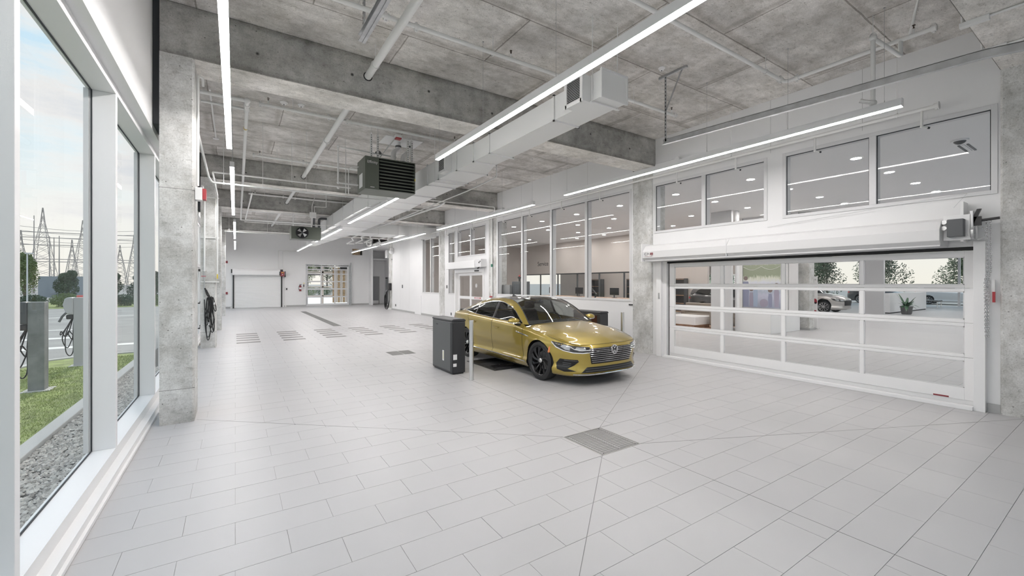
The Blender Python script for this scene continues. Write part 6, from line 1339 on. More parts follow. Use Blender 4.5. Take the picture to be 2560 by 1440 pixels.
def coons(c0, c1, d0, d1, bulge=None):
    """c0,c1 run in u; d0,d1 run in v"""
    nu, nv = len(c0), len(d0); V = []
    for j in range(nv):
        v = j/(nv-1)
        for i in range(nu):
            u = i/(nu-1)
            p = tuple((1-v)*c0[i][k]+v*c1[i][k]+(1-u)*d0[j][k]+u*d1[j][k]-((1-u)*(1-v)*c0[0][k]+u*(1-v)*c0[-1][k]+(1-u)*v*c1[0][k]+u*v*c1[-1][k]) for k in range(3))
            if bulge: b = bulge(u, v); p = (p[0]+b[0], p[1]+b[1], p[2]+b[2])
            V.append(p)
    return V, [(j*nu+i, j*nu+i+1, (j+1)*nu+i+1, (j+1)*nu+i) for j in range(nv-1) for i in range(nu-1)]

# plan outline of the widest line, from the nose centre round to the tail centre
PLAN = [(0.0, 0), (.005, .22), (.03, .43), (.085, .61), (.18, .75), (.34, .845), (.60, .905), (.93, .925), (1.40, .915), (2.0, .912), (2.6, .915), (3.2, .925), (3.77, .935), (4.2, .91), (4.5, .865), (4.68, .79), (4.80, .66), (4.845, .40), (4.86, 0)]
PD = catmull(PLAN, 900)
ARC = [0.0]
for a_, b_2 in zip(PD, PD[1:]): ARC.append(ARC[-1]+math.dist(a_, b_2))
def plan(a):
    import bisect
    k = max(0, min(len(PD)-2, bisect.bisect_right(ARC, a)-1)); f = (a-ARC[k])/max(1e-9, ARC[k+1]-ARC[k]); p = lerp(PD[k], PD[k+1], f)
    q0, q1 = PD[max(0, k-6)], PD[min(len(PD)-1, k+7)]; t = (q1[0]-q0[0], q1[1]-q0[1]); l = math.hypot(*t); n = (-t[1]/l, t[0]/l)   # outward normal (s,w)
    return p, n
def arc_of_s(s):     # arc position of a station s on the flank
    import bisect
    best = min(range(150, len(PD)-120), key=lambda i: abs(PD[i][0]-s)); return ARC[best]
AT_F = ARC[-1]
TOPS = [(0, .70, .055), (.45, .695, .055), (.75, .70, .05), (.98, .735, .035), (1.22, .785, .03), (1.45, .835, .04), (1.62, .862, .045), (1.95, .90, .05), (2.1, .915, .052), (2.35, .945, .058), (3.1, .975, .062), (3.95, 1.02, .072), (4.4, 1.045, .085), (4.75, 1.055, .085), (5.05, 1.05, .075), (5.3, 1.03, .07), (5.55, 1.02, .08), (6.3, 1.03, .09), (9, 1.03, .09)]
def top_of(a): xs = [t[0] for t in TOPS]; return interp(xs, [t[1] for t in TOPS], a), interp(xs, [t[2] for t in TOPS], a)
def body_pt(a, z, off=0.0):
    (s, w), (ns, nw) = plan(a); zt, it = top_of(a)
    fr = max(0, min(1, (1.0-a)/.45)); rr_ = max(0, min(1, (a-(AT_F-1.0))/.4)); sd = 1-fr-rr_
    # inset profiles in z
    side = interp([.16, .20, .25, .29, .36, .44, .56, .70, zt-.13, zt-.055, zt-.03, zt], [.075, .035, .012, .006, .038, .030, .008, 0, .008, .014, .030, it], z)
    front = interp([.16, .19, .24, .30, .40, .54, .60, .64, zt], [.10, .04, .012, .03, .022, .0, .004, .015, it], z)
    back = interp([.16, .24, .34, .55, .72, .85, .95, zt], [.12, .05, .02, .0, .01, .05, .07, it], z)
    d = side*sd+front*fr+back*rr_
    # flared wheel arches
    for sc in (.93, 3.77):
        r = math.hypot(s-sc, z-.345)
        if s > .3 and r < .52: d -= .014*(1-max(0, (r-.38))/.14) if r > .38 else .014
    d -= off
    return (s-ns*d, w-nw*d, z)
SG = {}
def build_car(origin, name, label, paint, group=None, zs=1.0, hero=True, estate=False, flip=False, plate_col=None):
    ox, oy, oz = origin; root = thing(name, origin, label, 'car', group)
    def W(p): return (ox-p[1], oy+p[0]*(-1 if flip else 1), oz+p[2]*zs)
    def WM(p): return (ox+p[1], oy+p[0]*(-1 if flip else 1), oz+p[2]*zs)
    def part(n, V, F, m, parent=None, both=True, smooth=True, solid=0, bevel=0):
        out = []
        for k, M in enumerate((W, WM) if both == 'sep' else (W,)):
            mb = MB(); mb.add([M(p) for p in V], F)
            if both is True: mb.add([WM(p) for p in V], [tuple(reversed(f)) for f in F])
            o = obj(n, mb, m, parent or root, smooth=False, clean=True)
            if smooth:
                o.data.polygons.foreach_set('use_smooth', [True]*len(o.data.polygons)); o.data.set_sharp_from_angle(angle=math.radians(50))
            if solid: md = o.modifiers.new('solid', 'SOLIDIFY'); md.thickness = solid; md.offset = -1
            out.append(o)
        return out
    # flank + bumpers, a grid in (arc, height); the door joints are grid columns
    aF, aM, aR = arc_of_s(1.46), arc_of_s(2.60), arc_of_s(3.42)
    def brk(v): return [0, aF+.0, aM+.03*(v-.3), aR+(.28*max(0, v-.45)/.55 if v > .45 else 0), AT_F]
    cells = (56, 34, 26, 50) if hero else (30, 14, 10, 24); nv = 40 if hero else 20; cols = sum(cells)+1
    zb0 = .165; grid = []
    for j in range(nv+1):
        v = j/nv; B = brk(v)
        row = []; i0 = 0
        for c, (a0, a1) in zip(cells, zip(B, B[1:])):
            for i in range(c+(1 if c == cells[-1] and a1 == AT_F else 0)):
                a = a0+(a1-a0)*i/c; zt, _ = top_of(a); z = zb0+(zt-zb0)*v; row.append(body_pt(a, z))
        grid.append(row[:cols])
    # wheel arch cut: drop cells inside, snap the rim to the circle
    R = .375; ctr = [(.93, .345), (3.77, .345)]
    dead = set()
    for j in range(nv+1):
        for i in range(cols):
            p = grid[j][i]
            if abs(p[1]) < .6: continue
            for c in ctr:
                if math.hypot(p[0]-c[0], p[2]-c[1]) < R: dead.add((j, i))
    V = [p for row in grid for p in row]; faces = []; door_f, door_r = [], []
    c0, c1, c2 = cells[0], cells[0]+cells[1], cells[0]+cells[1]+cells[2]; jd = int(nv*.17)
    for j in range(nv):
        for i in range(cols-1):
            q = [(j, i), (j, i+1), (j+1, i+1), (j+1, i)]
            if all(k in dead for k in q): continue
            f = tuple(a*cols+b for a, b in q)
            (door_f if (c0 <= i < c1 and j >= jd) else door_r if (c1 <= i < c2 and j >= jd) else faces).append(f)
    used = set(k for f in faces+door_f+door_r for k in f)
    for (j, i) in dead:
        k = j*cols+i
        if k in used:
            p = V[k]; c = min(ctr, key=lambda c: math.hypot(p[0]-c[0], p[2]-c[1])); dx, dz = p[0]-c[0], p[2]-c[1]; r = math.hypot(dx, dz) or 1e-6
            V[k] = (c[0]+dx/r*R, p[1], max(.165, c[1]+dz/r*R))
    part('body_shell', V, faces, paint)
    def sub(F):
        ids = sorted(set(k for f in F for k in f)); mp = {k: n for n, k in enumerate(ids)}; return [V[k] for k in ids], [tuple(mp[k] for k in f) for f in F]
    dv, df = sub(door_f); dfs = part('front_door', dv, df, paint, both='sep'); dv, df = sub(door_r); drs = part('rear_door', dv, df, paint, both='sep')
    def topc(a, off=0): zt, _ = top_of(a); return body_pt(a, zt, off)
    # arch liner + dark underbody
    for c in ctr:
        vs = []; n = 18
        for w in (.52, .905):
            for i in range(n+1): t = PI*(-.12+1.24*i/n); vs.append((c[0]+(R+.004)*math.cos(t), w, max(.17, c[1]+(R+.004)*math.sin(t))))
        part('arch_liner', vs, [(i, i+1, i+n+2, i+n+1) for i in range(n)], BLACK)
    part('underbody', [(.15, 0, .2), (.15, .6, .2), (.5, .78, .2), (4.6, .78, .2), (4.75, 0, .2), (.3, 0, .42), (.3, .5, .42), (.5, .55, .62), (4.6, .55, .62), (4.7, 0, .6)], [(0, 1, 2, 3, 4), (5, 6, 7, 8, 9), (0, 5, 6, 1), (1, 6, 7, 2), (2, 7, 8, 3), (3, 8, 9, 4)], BLACK)
    # bonnet
    N1 = 22 if hero else 10
    acor = .80
    lead = [topc(acor*i/N1, .0) for i in range(N1+1)]; aC = arc_of_s(1.40)
    side_c = [topc(acor+(aC-acor)*j/30) for j in range(31)]
    cowl = catmull([(1.20, 0, .985), (1.23, .35, .978), (1.32, .64, .955), (side_c[-1][0], side_c[-1][1], side_c[-1][2])], N1+1)
    zt0 = top_of(0)[0]
    mid = catmull([(lead[0][0], 0, zt0), (.20, 0, .785), (.45, 0, .86), (.80, 0, .925), (1.20, 0, .985)], 31)
    def ridge(u, v):
        e = math.sin(PI*min(1, v))*.9; k = .55+.12*(1-v)
        return (0, 0, (.012*e*math.exp(-((u-k)/.14)**2)+.010*e*math.sin(PI*u)) )
    bv, bf = coons(lead, cowl, mid, side_c, ridge); part('bonnet', bv, bf, paint)
    # joints
    def seam(pts, r=.0028, n='panel_gap', m=DARK, both=True, par=None):
        mb = MB(); mb.tube([W(p) for p in pts], r, 5); o = obj(n, mb, m, par or root)
        if both: mb = MB(); mb.tube([WM(p) for p in pts], r, 5); obj(n, mb, m, par or root)
        return o
    if hero:
        seam([topc(acor+(aC-acor)*j/24, .0005) for j in range(25)]); seam([topc(acor*j/12, .0005) for j in range(13)])
        for a_f in (lambda v: aF, lambda v: aM+.03*(v-.3), lambda v: aR+(.28*max(0, v-.45)/.55 if v > .45 else 0)):
            pts = []
            for j in range(jd, nv+1):
                v = j/nv; a = a_f(v); zt, _ = top_of(a); pts.append(body_pt(a, zb0+(zt-zb0)*v, .0005))
            seam(pts, .003)
        seam([body_pt(aF+(aR-aF)*k/30, zb0+(top_of(aF+(aR-aF)*k/30)[0]-zb0)*jd/nv, .0005) for k in range(31)])
        # crease glints are shape; door handles
        for a, z in ((arc_of_s(2.43), .815), (arc_of_s(3.40), .865)):
            vs = []; n = 14
            for i in range(n): t = 2*PI*i/n; vs.append(body_pt(a+.095*math.cos(t), z+.024*math.sin(t), .004))
            vs.append(body_pt(a, z, -.012)); part('handle_recess', vs, [(i, (i+1) % n, n) for i in range(n)], paint)
            vs = [];
            for i in range(9):
                x = -.10+.025*i; o = .032-.010*abs(i-4)/4
                for dz, do in ((-.012, -.004), (-.010, .004), (.010, .004), (.012, -.004)): vs.append(body_pt(a+x, z+.004+dz, o+do))
            fs = [(i*4+k, i*4+(k+1) % 4, (i+1)*4+(k+1) % 4, (i+1)*4+k) for i in range(8) for k in range(4)]+[(0, 1, 2, 3), (35, 34, 33, 32)]; part('door_handle', vs, fs, paint)
    # greenhouse curves
    if estate:
        T = [(2.15+.0, 0, 0)]
    aT1 = arc_of_s(4.45)
    Tc = [topc(aC+(aT1-aC)*i/60) for i in range(61)]
    dl_lo = [(1.50, .845, .945), (1.75, .853, .968), (2.53, .858, .995), (3.30, .850, 1.032), (3.75, .82, 1.068), (4.02, .785, 1.085)]
    dl_hi = [(1.50, .845, .945), (1.72, .80, 1.065), (1.92, .765, 1.195), (2.27, .715, 1.30), (2.60, .695, 1.345), (3.03, .70, 1.318), (3.48, .728, 1.228), (3.80, .755, 1.140), (4.02, .785, 1.085)]
    rail = [(Tc[0][0]-.03, .80, .948), (1.62, .735, 1.12), (1.85, .68, 1.26), (2.15, .63, 1.372), (2.6, .60, 1.412), (3.1, .60, 1.388), (3.55, .61, 1.312), (4.0, .625, 1.195), (4.35, .64, 1.10), (4.50, .66, 1.06)]
    if estate:
        dl_hi = dl_hi[:5]+[(3.2, .71, 1.36), (3.9, .74, 1.34), (4.2, .77, 1.22), (4.3, .79, 1.10)]; dl_lo = dl_lo[:4]+[(3.9, .84, 1.05), (4.3, .79, 1.10)]
        rail = rail[:5]+[(3.3, .60, 1.43), (4.0, .62, 1.41), (4.45, .66, 1.34), (4.6, .70, 1.15), (4.62, .72, 1.06)]
    n = 61
    LO, HI, RA = arcres(dl_lo, n), arcres(dl_hi, n), arcres(rail, n)
    def strip(n_, A, B, m, k=4, both=True, bow=0):
        vs = [lerp(a, b, t/k) for t in range(k+1) for a, b in zip(A, B)]
        if bow: vs = [(p[0], p[1]+bow*math.sin(PI*(q//len(A))/k), p[2]) for q, p in enumerate(vs)]
        L_ = len(A); return part(n_, vs, [(t*L_+i, t*L_+i+1, (t+1)*L_+i+1, (t+1)*L_+i) for t in range(k) for i in range(L_-1)], m, both=both)
    strip('belt_panel', Tc, LO, paint); strip('roof_rail', HI, RA, paint, bow=.008)
    gl_f = glass('front_side_glass', (.42, .43, .42), 1.4, 1.5); gl_s = glass('rear_side_glass', (.10, .105, .10), 1.4, 1.5)
    if not hero: gl_f = gl_s = mat('tinted_side_glass', (.012, .013, .014), .03, spec=.8)
    inn = lambda P, dw: [(p[0], p[1]-dw, p[2]) for p in P]
    # side glass split at the B pillar and the quarter light
    def cut(P, Q, s0, s1, m_=24):
        out0, out1 = [], []
        def at_s(C, s):
            for a, b in zip(C, C[1:]):
                if a[0] <= s <= b[0]: return lerp(a, b, (s-a[0])/max(1e-9, b[0]-a[0]))
            return C[0] if s < C[0][0] else C[-1]
        for i in range(m_+1): s = s0+(s1-s0)*i/m_; out0.append(at_s(P, s)); out1.append(at_s(Q, s))
        return out0, out1
    for s0, s1 in ((1.50, 2.575), (2.66, 3.42), (3.455, dl_lo[-1][0])):
        a, b = cut(inn(LO, .010), inn(HI, .010), s0, s1); strip('side_window', a, b, gl_f if s0 < 2 else gl_s, 3, both='sep', bow=.01)
    a, b = cut(inn(LO, .004), inn(HI, .004), 2.575, 2.66, 4); strip('door_pillar_trim', a, b, BLACK)
    if hero:
        a, b = cut(inn(LO, .002), inn(HI, .002), 3.42, 3.455, 2); strip('quarter_divider', a, b, CHROME)
        seam(LO, .008, 'window_chrome', CHROME); seam(HI, .008, 'window_chrome', CHROME)
        a, b = cut(LO, HI, 2.63, 2.66, 2); seam([lerp(x, y, 0) for x, y in zip(a, b)][:1]+[b[0]], .004, 'pillar_chrome', CHROME)
    # windscreen, roof, rear window, boot
    i_h = min(range(n), key=lambda i: abs(RA[i][0]-2.17)); i_r = min(range(n), key=lambda i: abs(RA[i][0]-(3.55 if not estate else 4.40))); i_e = n-1
    M_ = 17
    cow2 = catmull([(1.22, 0, .985), (1.25, .35, .978), (1.32, .62, .962), RA[0]], M_)
    head = catmull([(2.03, 0, 1.432), (2.06, .30, 1.422), RA[i_h]], M_)
    rhead = catmull([(RA[i_r][0]-.12, 0, RA[i_r][2]+.055), (RA[i_r][0]-.08, .3, RA[i_r][2]+.045), RA[i_r]], M_)
    tail = catmull([(RA[-1][0]+.06, 0, RA[-1][2]+.035), (RA[-1][0]+.05, .35, RA[-1][2]+.03), RA[-1]], M_)
    scr = glass('windscreen_glass', (.72, .74, .72), 1.6, 1.5)
    def cc(a, b, m, k, bz): return catmull([a, tuple((x+y)/2+(bz if q == 2 else 0) for q, (x, y) in enumerate(zip(a, b))), b], k)
    K1 = i_h+1
    v_, f_ = coons(cow2, head, cc(cow2[0], head[0], 0, K1, .045), RA[:K1]); part('windscreen', v_, f_, scr)
    K2 = i_r-i_h+1
    v_, f_ = coons(head, rhead, cc(head[0], rhead[0], 0, K2, .030 if not estate else .03), RA[i_h:i_r+1]); part('roof', v_, f_, mat('black_glass_roof', (.012, .011, .011), .06, spec=.7, coat=1) if hero else paint)
    K3 = i_e-i_r+1
    v_, f_ = coons(rhead, tail, cc(rhead[0], tail[0], 0, K3, .03), RA[i_r:]); part('rear_window', v_, f_, scr)
    tl = [topc(aT1+(AT_F-aT1)*i/20, 0) for i in range(21)]
    back_edge = [(4.80, 0, 1.045), (4.79, .3, 1.04), (4.73, .55, 1.035)]
    A = tail; Bc = []; 
    C_ = [tl[20-i] for i in range(21)]            # from tail centre to flank
    Cr = [C_[int(round(i*20/(M_-1)))] for i in range(M_)]
    v_ = [lerp(a, b, t/5) for t in range(6) for a, b in zip(A, Cr)]; part('boot_lid', v_, [(t*M_+i, t*M_+i+1, (t+1)*M_+i+1, (t+1)*M_+i) for t in range(5) for i in range(M_-1)], paint)
    if hero:
        mb = MB(); mb.tube([W(p) for p in [(4.70, -.60, 1.045), (4.78, -.35, 1.07), (4.80, 0, 1.075), (4.78, .35, 1.07), (4.70, .60, 1.045)]], .012, 8); obj('boot_spoiler', mb, BLACK, root, smooth=True)
        mb = MB(); mb.hexa([W(p) for p in [(3.0, -.02, 1.425), (3.17, -.012, 1.415), (3.17, .012, 1.415), (3.0, .02, 1.425)]], [W(p) for p in [(3.12, -.003, 1.475), (3.15, -.003, 1.475), (3.15, .003, 1.475), (3.12, .003, 1.475)]]); obj('roof_antenna', mb, BLACK, root)
        seam([lerp(p, (0, 0, 0), 0) for p in cow2], .008, 'wiper_cowl', BLACK); seam(RA[:K1], .009, 'windscreen_edge', BLACK)
        mb = MB(); mb.tube([W(p) for p in [(1.28, .55, .992), (1.33, .2, 1.01), (1.36, -.15, 1.022)]], .006, 6); mb.tube([W(p) for p in [(1.26, -.1, 1.0), (1.34, -.4, 1.0), (1.40, -.62, .995)]], .006, 6); obj('wiper', mb, BLACK, root)
    # rear lamps
    def patch(nm, poly, m, off=.004, step=.03, both=True, thick=.006, parent=None):
        bm = bmesh.new(); f = bm.faces.new([bm.verts.new((a, z, 0)) for a, z in poly])
        xs = [p[0] for p in poly]; zs_ = [p[1] for p in poly]
        x = math.ceil(min(xs)/step)*step
        while x < max(xs): bmesh.ops.bisect_plane(bm, geom=bm.verts[:]+bm.edges[:]+bm.faces[:], plane_co=(x, 0, 0), plane_no=(1, 0, 0)); x += step
        z = math.ceil(min(zs_)/step)*step
        while z < max(zs_): bmesh.ops.bisect_plane(bm, geom=bm.verts[:]+bm.edges[:]+bm.faces[:], plane_co=(0, z, 0), plane_no=(0, 1, 0)); z += step
        bm.verts.index_update(); vs = []
        for v in bm.verts:
            a = v.co.x; q = body_pt(abs(a), v.co.y, off); vs.append(q if a >= 0 else (q[0], -q[1], q[2]))
        fs = [tuple(v.index for v in f.verts) for f in bm.faces]; bm.free()
        return part(nm, vs, fs, m, both=both, solid=thick, parent=parent)
    TR = mat('tail_lamp_red', (.35, .02, .03), .15)
    patch('tail_lamp', [(AT_F-1.05, .86), (AT_F-.9, .95), (AT_F-.35, .93), (AT_F-.35, .84), (AT_F-.8, .83)], TR, both='sep')
    # front face
    GB = mat('grille_black', (.006, .006, .007), .35); LAMP = mat('headlamp_lens', (.60, .62, .64), .08, metal=.6); 
    patch('grille', [(-.52, .575), (-.60, .632), (-.40, .642), (0, .646), (.40, .642), (.60, .632), (.52, .575), (.47, .375), (-.47, .375)], GB, .003, .04, both=False)
    ar = AT_F
    hl = [(.50, .580), (.50, .662), (.62, .672), (.80, .686), (1.0, .718), (1.24, .738), (1.12, .648), (.97, .600), (.80, .572), (.64, .566)]
    lampd = mat('headlamp_dark', (.03, .03, .032), .12, coat=1)
    hlo = patch('headlight', hl, lampd, .004, .03, both='sep')
    for par, sg in zip(hlo, (1, -1)):
        def pl(nm, poly, m, off):
            bmv = patch(nm, poly, m, off, .03, both=False, parent=par) if sg > 0 else patch(nm, [(-a, z) for a, z in poly], m, off, .03, both=False, parent=par)
        pl('lamp_projector', [(.86, .605), (.84, .675), (.98, .703), (1.03, .665), (.95, .620)], LAMP, .006); pl('lamp_projector', [(.58, .605), (.58, .650), (.74, .668), (.77, .630), (.70, .600)], LAMP, .006)
        if hero:
            def ln(pts, r, m, nm='daytime_light'):
                mb = MB(); mb.tube([W(p) if sg > 0 else WM(p) for p in [body_pt(a, z, .010) for a, z in pts]], r, 6); obj(nm, mb, m, par, smooth=True)
            DRL = mat('daytime_light_white', (.8, .8, .82), .2)
            ln([(.50, .574), (.64, .564), (.80, .572), (.97, .600), (1.12, .648), (1.23, .726)], .0085, DRL); ln([(.50, .612), (.66, .610), (.78, .630), (.84, .664)], .007, DRL)
    if hero:
        for z, w in ((.632, .53), (.605, .55), (.578, .545), (.545, .52), (.512, .50), (.478, .485), (.442, .475), (.408, .465)):
            mb = MB(); r = .0045
            mb.tube([W((q[0], sgn*q[1], q[2])) for sgn, q in [((1 if a >= 0 else -1), body_pt(abs(a), z, .014)) for a in [w*(-1+2*i/24) for i in range(25)]]], r, 6); obj('grille_bar', mb, CHROME, root, smooth=True)
        q = body_pt(0, .60, .02); ex, ey, ez = W(q)
        mb = MB(); mb.lathe([(.078, .006), (.078, -.012), (.067, -.014), (.064, -.004)], (ex, ey, ez), 'y', 32); em = obj('emblem_ring', mb, CHROME, root, smooth=True)
        mb = MB(); mb.cyl((ex, ey+.004, ez), (ex, ey+.001, ez), .066, n=32); obj('emblem_back', mb, BLACK, em)
        mb = MB()
        def bar(p, q_): 
            (x0, z0), (x1, z1) = p, q_; d = math.hypot(x1-x0, z1-z0); nx, nz_ = -(z1-z0)/d*.0058, (x1-x0)/d*.0058
            mb.add([(ex+x0-nx, ey-.012, ez+z0-nz_), (ex+x1-nx, ey-.012, ez+z1-nz_), (ex+x1+nx, ey-.012, ez+z1+nz_), (ex+x0+nx, ey-.012, ez+z0+nz_), (ex+x0-nx, ey, ez+z0-nz_), (ex+x1-nx, ey, ez+z1-nz_), (ex+x1+nx, ey, ez+z1+nz_), (ex+x0+nx, ey, ez+z0+nz_)], [(0, 1, 2, 3), (7, 6, 5, 4), (0, 4, 5, 1), (1, 5, 6, 2), (2, 6, 7, 3), (3, 7, 4, 0)])
        bar((-.029, .062), (0, .012)); bar((.029, .062), (0, .012)); bar((-.058, .030), (-.026, -.060)); bar((.058, .030), (.026, -.060)); bar((-.026, -.060), (0, -.006)); bar((.026, -.060), (0, -.006))
        obj('emblem_letters', mb, CHROME, em)
        q = W(body_pt(.37, .592, .018)); text('grille_lettering', 'R-Line', (q[0], q[1]-.004, q[2]), .022, facing((1, .05, 0), (0, 0, 1)), CHROME, root, .001)
        # lower front
        patch('lower_intake', [(-.55, .325), (.55, .325), (.66, .235), (-.66, .235)], GB, .004, .04, both=False)
        for z in (.262, .296):
            mb = MB(); mb.tube([W((q[0], sgn*q[1], q[2])) for sgn, q in [((1 if a >= 0 else -1), body_pt(abs(a), z, .009)) for a in [.58*(-1+2*i/20) for i in range(21)]]], .005, 5); obj('intake_bar', mb, DGREY, root)
        mb = MB(); mb.tube([W((q[0], sgn*q[1], q[2])) for sgn, q in [((1 if a >= 0 else -1), body_pt(abs(a), .205+.02*max(0, abs(a)-.6), .022)) for a in [.80*(-1+2*i/28) for i in range(29)]]], .016, 8); obj('chrome_front_lip', mb, CHROME, root, smooth=True)
        for o in patch('corner_vent', [(.70, .420), (.72, .452), (1.06, .455), (1.14, .37), (1.10, .275), (.96, .245), (.74, .262), (.90, .30), (.78, .36)], GB, .005, .03, both='sep'): pass
        patch('vent_blade', [(.70, .425), (.72, .440), (.98, .446), (.96, .430)], mat('gloss_black_trim', (.02, .02, .02), .08, coat=1), .016, .03)
        for z in (.33, .36, .39): 
            mb = MB(); pp = [body_pt(a, z, .010) for a in (.84, .9, .96, 1.0)]; mb.tube([W(p) for p in pp], .004, 5); mb.tube([WM(p) for p in pp], .004, 5); obj('vent_bar', mb, DGREY, root)
        patch('side_marker', [(1.27, .53), (1.245, .635), (1.275, .64), (1.315, .53)], mat('amber_marker', (.85, .28, .10), .25), .003, .03)
        # sill chrome, fender badge
        a0, a1 = arc_of_s(1.33), arc_of_s(3.38)
        mb = MB(); pp = [body_pt(a0+(a1-a0)*i/24, .272+.028*i/24, .008) for i in range(25)]; mb.tube([W(p) for p in pp], .011, 6); obj('chrome_sill_strip', mb, CHROME, root, smooth=True); mb = MB(); mb.tube([WM(p) for p in pp], .011, 6); obj('chrome_sill_strip', mb, CHROME, root, smooth=True)
        aa = arc_of_s(1.25); bb = arc_of_s(1.70)
        patch('wing_badge', [(aa, .742), (aa+.02, .762), (bb, .815), (bb-.04, .787), (aa+.16, .757)], CHROME, .006, .05); patch('wing_badge_inlay', [(aa+.04, .752), (aa+.20, .778), (aa+.30, .79), (aa+.18, .768)], BLACK, .010, .05)
        # mirrors
        for sgn in (1, -1):
            M = W if sgn > 0 else WM; c = (1.62, .985, 1.005)
            mb = MB(); ring = []
            for i in range(11):
                t = i/10; r = math.sin(PI*(.06+.88*t))**.6; x = c[1]-.11+.24*t
                for j in range(14):
                    a = 2*PI*j/14; zz = math.sin(a); ss = math.cos(a); ring.append(M((c[0]+(.075 if ss < 0 else .06)*ss*r+(-.0), x, c[2]+(.068*zz*r if zz > 0 else .052*zz*r))))
            mb.add(ring, [(i*14+j, i*14+(j+1) % 14, (i+1)*14+(j+1) % 14, (i+1)*14+j) for i in range(10) for j in range(14)]+[tuple(range(14)), tuple(range(153, 139, -1))])
            o = obj('side_mirror', mb, paint, root, smooth=True)
            mb = MB(); mb.tube([M(p) for p in [(1.56, .90, .975), (1.555, .97, .97), (1.56, 1.05, .975), (1.60, 1.11, .985)]], .010, 6); obj('mirror_indicator', mb, CHROME, o)
            mb = MB(); mb.tube([M(p) for p in [(1.60, .98, .96), (1.60, .93, .94), (1.60, .86, .925)]], .026, 8); obj('mirror_stalk', mb, BLACK, o, smooth=True)
            mb = MB(); mb.add([M(p) for p in [(1.681, .90, .97), (1.681, 1.08, .975), (1.681, 1.07, 1.045), (1.681, .91, 1.05)]], [(0, 1, 2, 3)]); obj('mirror_glass', mb, CHROME, o)
        # cabin
        INT = mat('dark_cabin_trim', (.03, .03, .032), .6)
        mb = MB(); mb.box(ox-.72, ox+.72, oy+1.35, oy+4.1, oz+.3, oz+.46); obj('cabin_floor', mb, INT, root)
        mb = MB(); mb.prism([(oy+1.30, oz+.80), (oy+1.36, oz+.93), (oy+1.85, oz+.97), (oy+1.98, oz+.90), (oy+1.95, oz+.70)], 'x', ox-.72, ox+.72); obj('dashboard', mb, INT, root)
        for x in (-.38, .38):
            mb = MB(); mb.box(ox+x-.24, ox+x+.24, oy+2.35, oy+2.85, oz+.45, oz+.60); mb.hexa([(ox+x-.24, oy+2.80, oz+.55), (ox+x+.24, oy+2.80, oz+.55), (ox+x+.24, oy+2.92, oz+.55), (ox+x-.24, oy+2.92, oz+.55)], [(ox+x-.19, oy+2.98, oz+1.12), (ox+x+.19, oy+2.98, oz+1.12), (ox+x+.19, oy+3.06, oz+1.12), (ox+x-.19, oy+3.06, oz+1.12)]); s_ = obj('front_seat', mb, INT, root, bevel=.04)
            mb = MB(); mb.box(ox+x-.13, ox+x+.13, oy+2.97, oy+3.07, oz+1.14, oz+1.31); obj('headrest', mb, INT, s_, bevel=.035)
        mb = MB(); mb.box(ox-.62, ox+.62, oy+3.45, oy+3.9, oz+.45, oz+.62); mb.box(ox-.62, ox+.62, oy+3.8, oy+3.95, oz+.6, oz+1.04); obj('rear_seat', mb, INT, root, bevel=.04)
        mb = MB(); c = Vector((ox+.38, oy+2.08, oz+.93)); q = Matrix.Rotation(math.radians(65), 3, 'X')
        mb.tube([tuple(c+q @ Vector((.185*math.cos(2*PI*i/28), .185*math.sin(2*PI*i/28), 0))) for i in range(28)], .014, 8, closed=True); mb.tube([tuple(c+q @ Vector((-.18, 0, 0))), tuple(c+q @ Vector((.18, 0, 0)))], .02, 6); mb.cyl(c, c+Vector((0, -.12, -.06)), .05); obj('steering_wheel', mb, INT, root, smooth=True)
        mb = MB(); mb.box(ox-.11, ox+.11, oy+2.12, oy+2.15, oz+1.30, oz+1.36); mb.cyl((ox, oy+2.12, oz+1.33), (ox, oy+2.06, oz+1.41), .01); obj('rear_view_mirror', mb, BLACK, root, bevel=.008)
    # wheels
    TIRE = mat('tyre_rubber', (.018, .018, .019), .62); RIM = mat('dark_alloy', (.05, .05, .053), .22, metal=.7) if hero else mat('silver_alloy', (.5, .5, .51), .3, metal=.8); DISC = mat('brake_disc', (.3, .3, .3), .35, metal=.9)
    for c in ctr:
        for sgn in (1, -1):
            M = W if sgn > 0 else WM; cx, cy, cz = M((c[0], 0, c[1])); cz = oz+.345
            def X(w): return ox-w*sgn
            wh = None
            prof = [(.256, .700), (.266, .690), (.318, .692), (.338, .705), (.345, .735), (.345, .865), (.338, .902), (.318, .918), (.280, .922), (.266, .914), (.262, .902)]
            mb = MB(); mb.lathe([(r, X(w)-ox) for r, w in prof], (ox, cy, cz), 'x', 48 if hero else 24); wh = obj('wheel_tyre', mb, TIRE, root, smooth=True)
            if hero:
                mb = MB()
                for w_ in (.76, .80, .84): mb.lathe([(.3455, X(w_-.004)-ox), (.3458, X(w_)-ox), (.3455, X(w_+.004)-ox)], (ox, cy, cz), 'x', 48)
                obj('tread_groove', mb, DARK, wh)
            mb = MB(); mb.lathe([(.240, X(.71)-ox), (.236, X(.75)-ox), (.232, X(.88)-ox), (.244, X(.905)-ox), (.260, X(.915)-ox), (.266, X(.908)-ox)], (ox, cy, cz), 'x', 48 if hero else 24); rim = obj('wheel_rim', mb, RIM, wh, smooth=True)
            mb = MB(); mb.lathe([(.0, X(.79)-ox), (.165, X(.79)-ox), (.165, X(.80)-ox), (.0, X(.80)-ox)], (ox, cy, cz), 'x', 32); obj('brake_disc', mb, DISC if hero else BLACK, wh)
            mb = MB(); mb.lathe([(.0, X(.770)-ox), (.236, X(.770)-ox)], (ox, cy, cz), 'x', 32); obj('wheel_back', mb, BLACK, wh)
            ns = 10
            tip = mat('machined_alloy', (.62, .62, .63), .2, metal=.9)
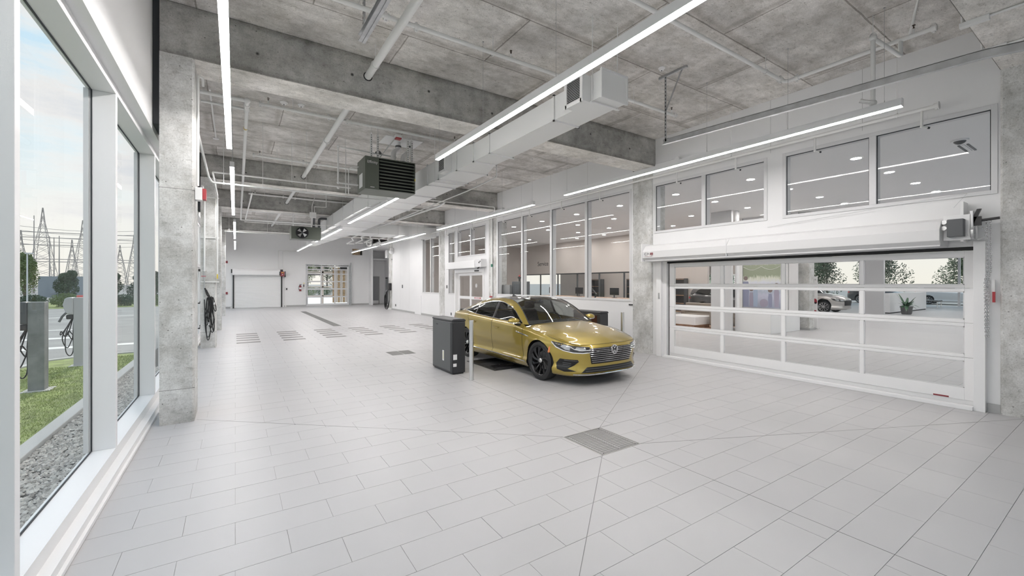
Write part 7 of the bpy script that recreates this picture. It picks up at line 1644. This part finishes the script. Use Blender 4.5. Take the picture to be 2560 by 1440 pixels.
            for k in range(ns):
                a = 2*PI*k/ns; mb = MB(); tw = .38*sgn*(1 if hero else 0)
                P = []
                for r, wd, da, xw, th in ((.040, .017, 0, .880, .03), (.10, .014, tw*.20, .893, .022), (.17, .020, tw*.52, .902, .016), (.247, .038, tw*.95, .905, .012)):
                    an = a+da; cr, sr = math.cos(an), math.sin(an)
                    for side, xx in ((-1, xw), (1, xw-.010), (1, xw-th), (-1, xw-th)): P.append((X(xx), cy+cr*r-sr*wd*side, cz+sr*r+cr*wd*side))
                mb.add(P, [(i*4+j, i*4+(j+1) % 4, (i+1)*4+(j+1) % 4, (i+1)*4+j) for i in range(3) for j in range(4)]+[(0, 1, 2, 3), (15, 14, 13, 12)]); obj('spoke', mb, RIM, wh)
            mb = MB(); mb.lathe([(.0, X(.895)-ox), (.030, X(.894)-ox), (.036, X(.886)-ox), (.05, X(.87)-ox)], (ox, cy, cz), 'x', 24); obj('hub_cap', mb, ALU, wh, smooth=True)
    return root
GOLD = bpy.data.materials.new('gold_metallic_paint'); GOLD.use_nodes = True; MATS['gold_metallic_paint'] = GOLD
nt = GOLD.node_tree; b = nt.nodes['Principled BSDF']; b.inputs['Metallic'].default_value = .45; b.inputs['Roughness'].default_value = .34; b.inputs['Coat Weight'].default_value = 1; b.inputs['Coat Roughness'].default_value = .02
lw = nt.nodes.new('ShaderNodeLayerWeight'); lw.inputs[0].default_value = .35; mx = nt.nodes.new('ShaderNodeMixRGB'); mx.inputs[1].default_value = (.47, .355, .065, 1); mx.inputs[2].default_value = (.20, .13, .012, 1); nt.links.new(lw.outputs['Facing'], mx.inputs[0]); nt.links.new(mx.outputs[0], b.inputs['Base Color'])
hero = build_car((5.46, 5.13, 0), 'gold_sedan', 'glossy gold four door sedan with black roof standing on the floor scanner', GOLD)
SILV = mat('silver_metallic_paint', (.62, .60, .58), .28, metal=.6, coat=1); DKG = mat('dark_grey_metallic_paint', (.10, .10, .105), .28, metal=.5, coat=1); WHP = mat('white_car_paint', (.75, .75, .75), .25, coat=1)
build_car((29.35, 9.6, 0), 'silver_suv', 'silver sport utility car inside the showroom behind the banner', SILV, zs=1.16, hero=False, estate=True)
build_car((20.9, 8.9, 0), 'reflection_wagon', 'solid stand-in for the reflection of a dark grey wagon, behind the lounge seats', DKG, zs=1.08, hero=False, estate=True)  # solid car put in place of a wagon reflected in the glass
for k, (x, y, m, lab) in enumerate(((49, 3.5, SILV, 'silver car parked outside the showroom, nearest of three'), (52, 7.2, WHP, 'white car parked outside the showroom, middle of three'), (50, 11.5, DKG, 'dark car parked outside the showroom, farthest of three'))):
    build_car((x, y, GZO), 'parked_car', lab, m, group='cars parked beyond the showroom', zs=1.1, hero=False, estate=True)
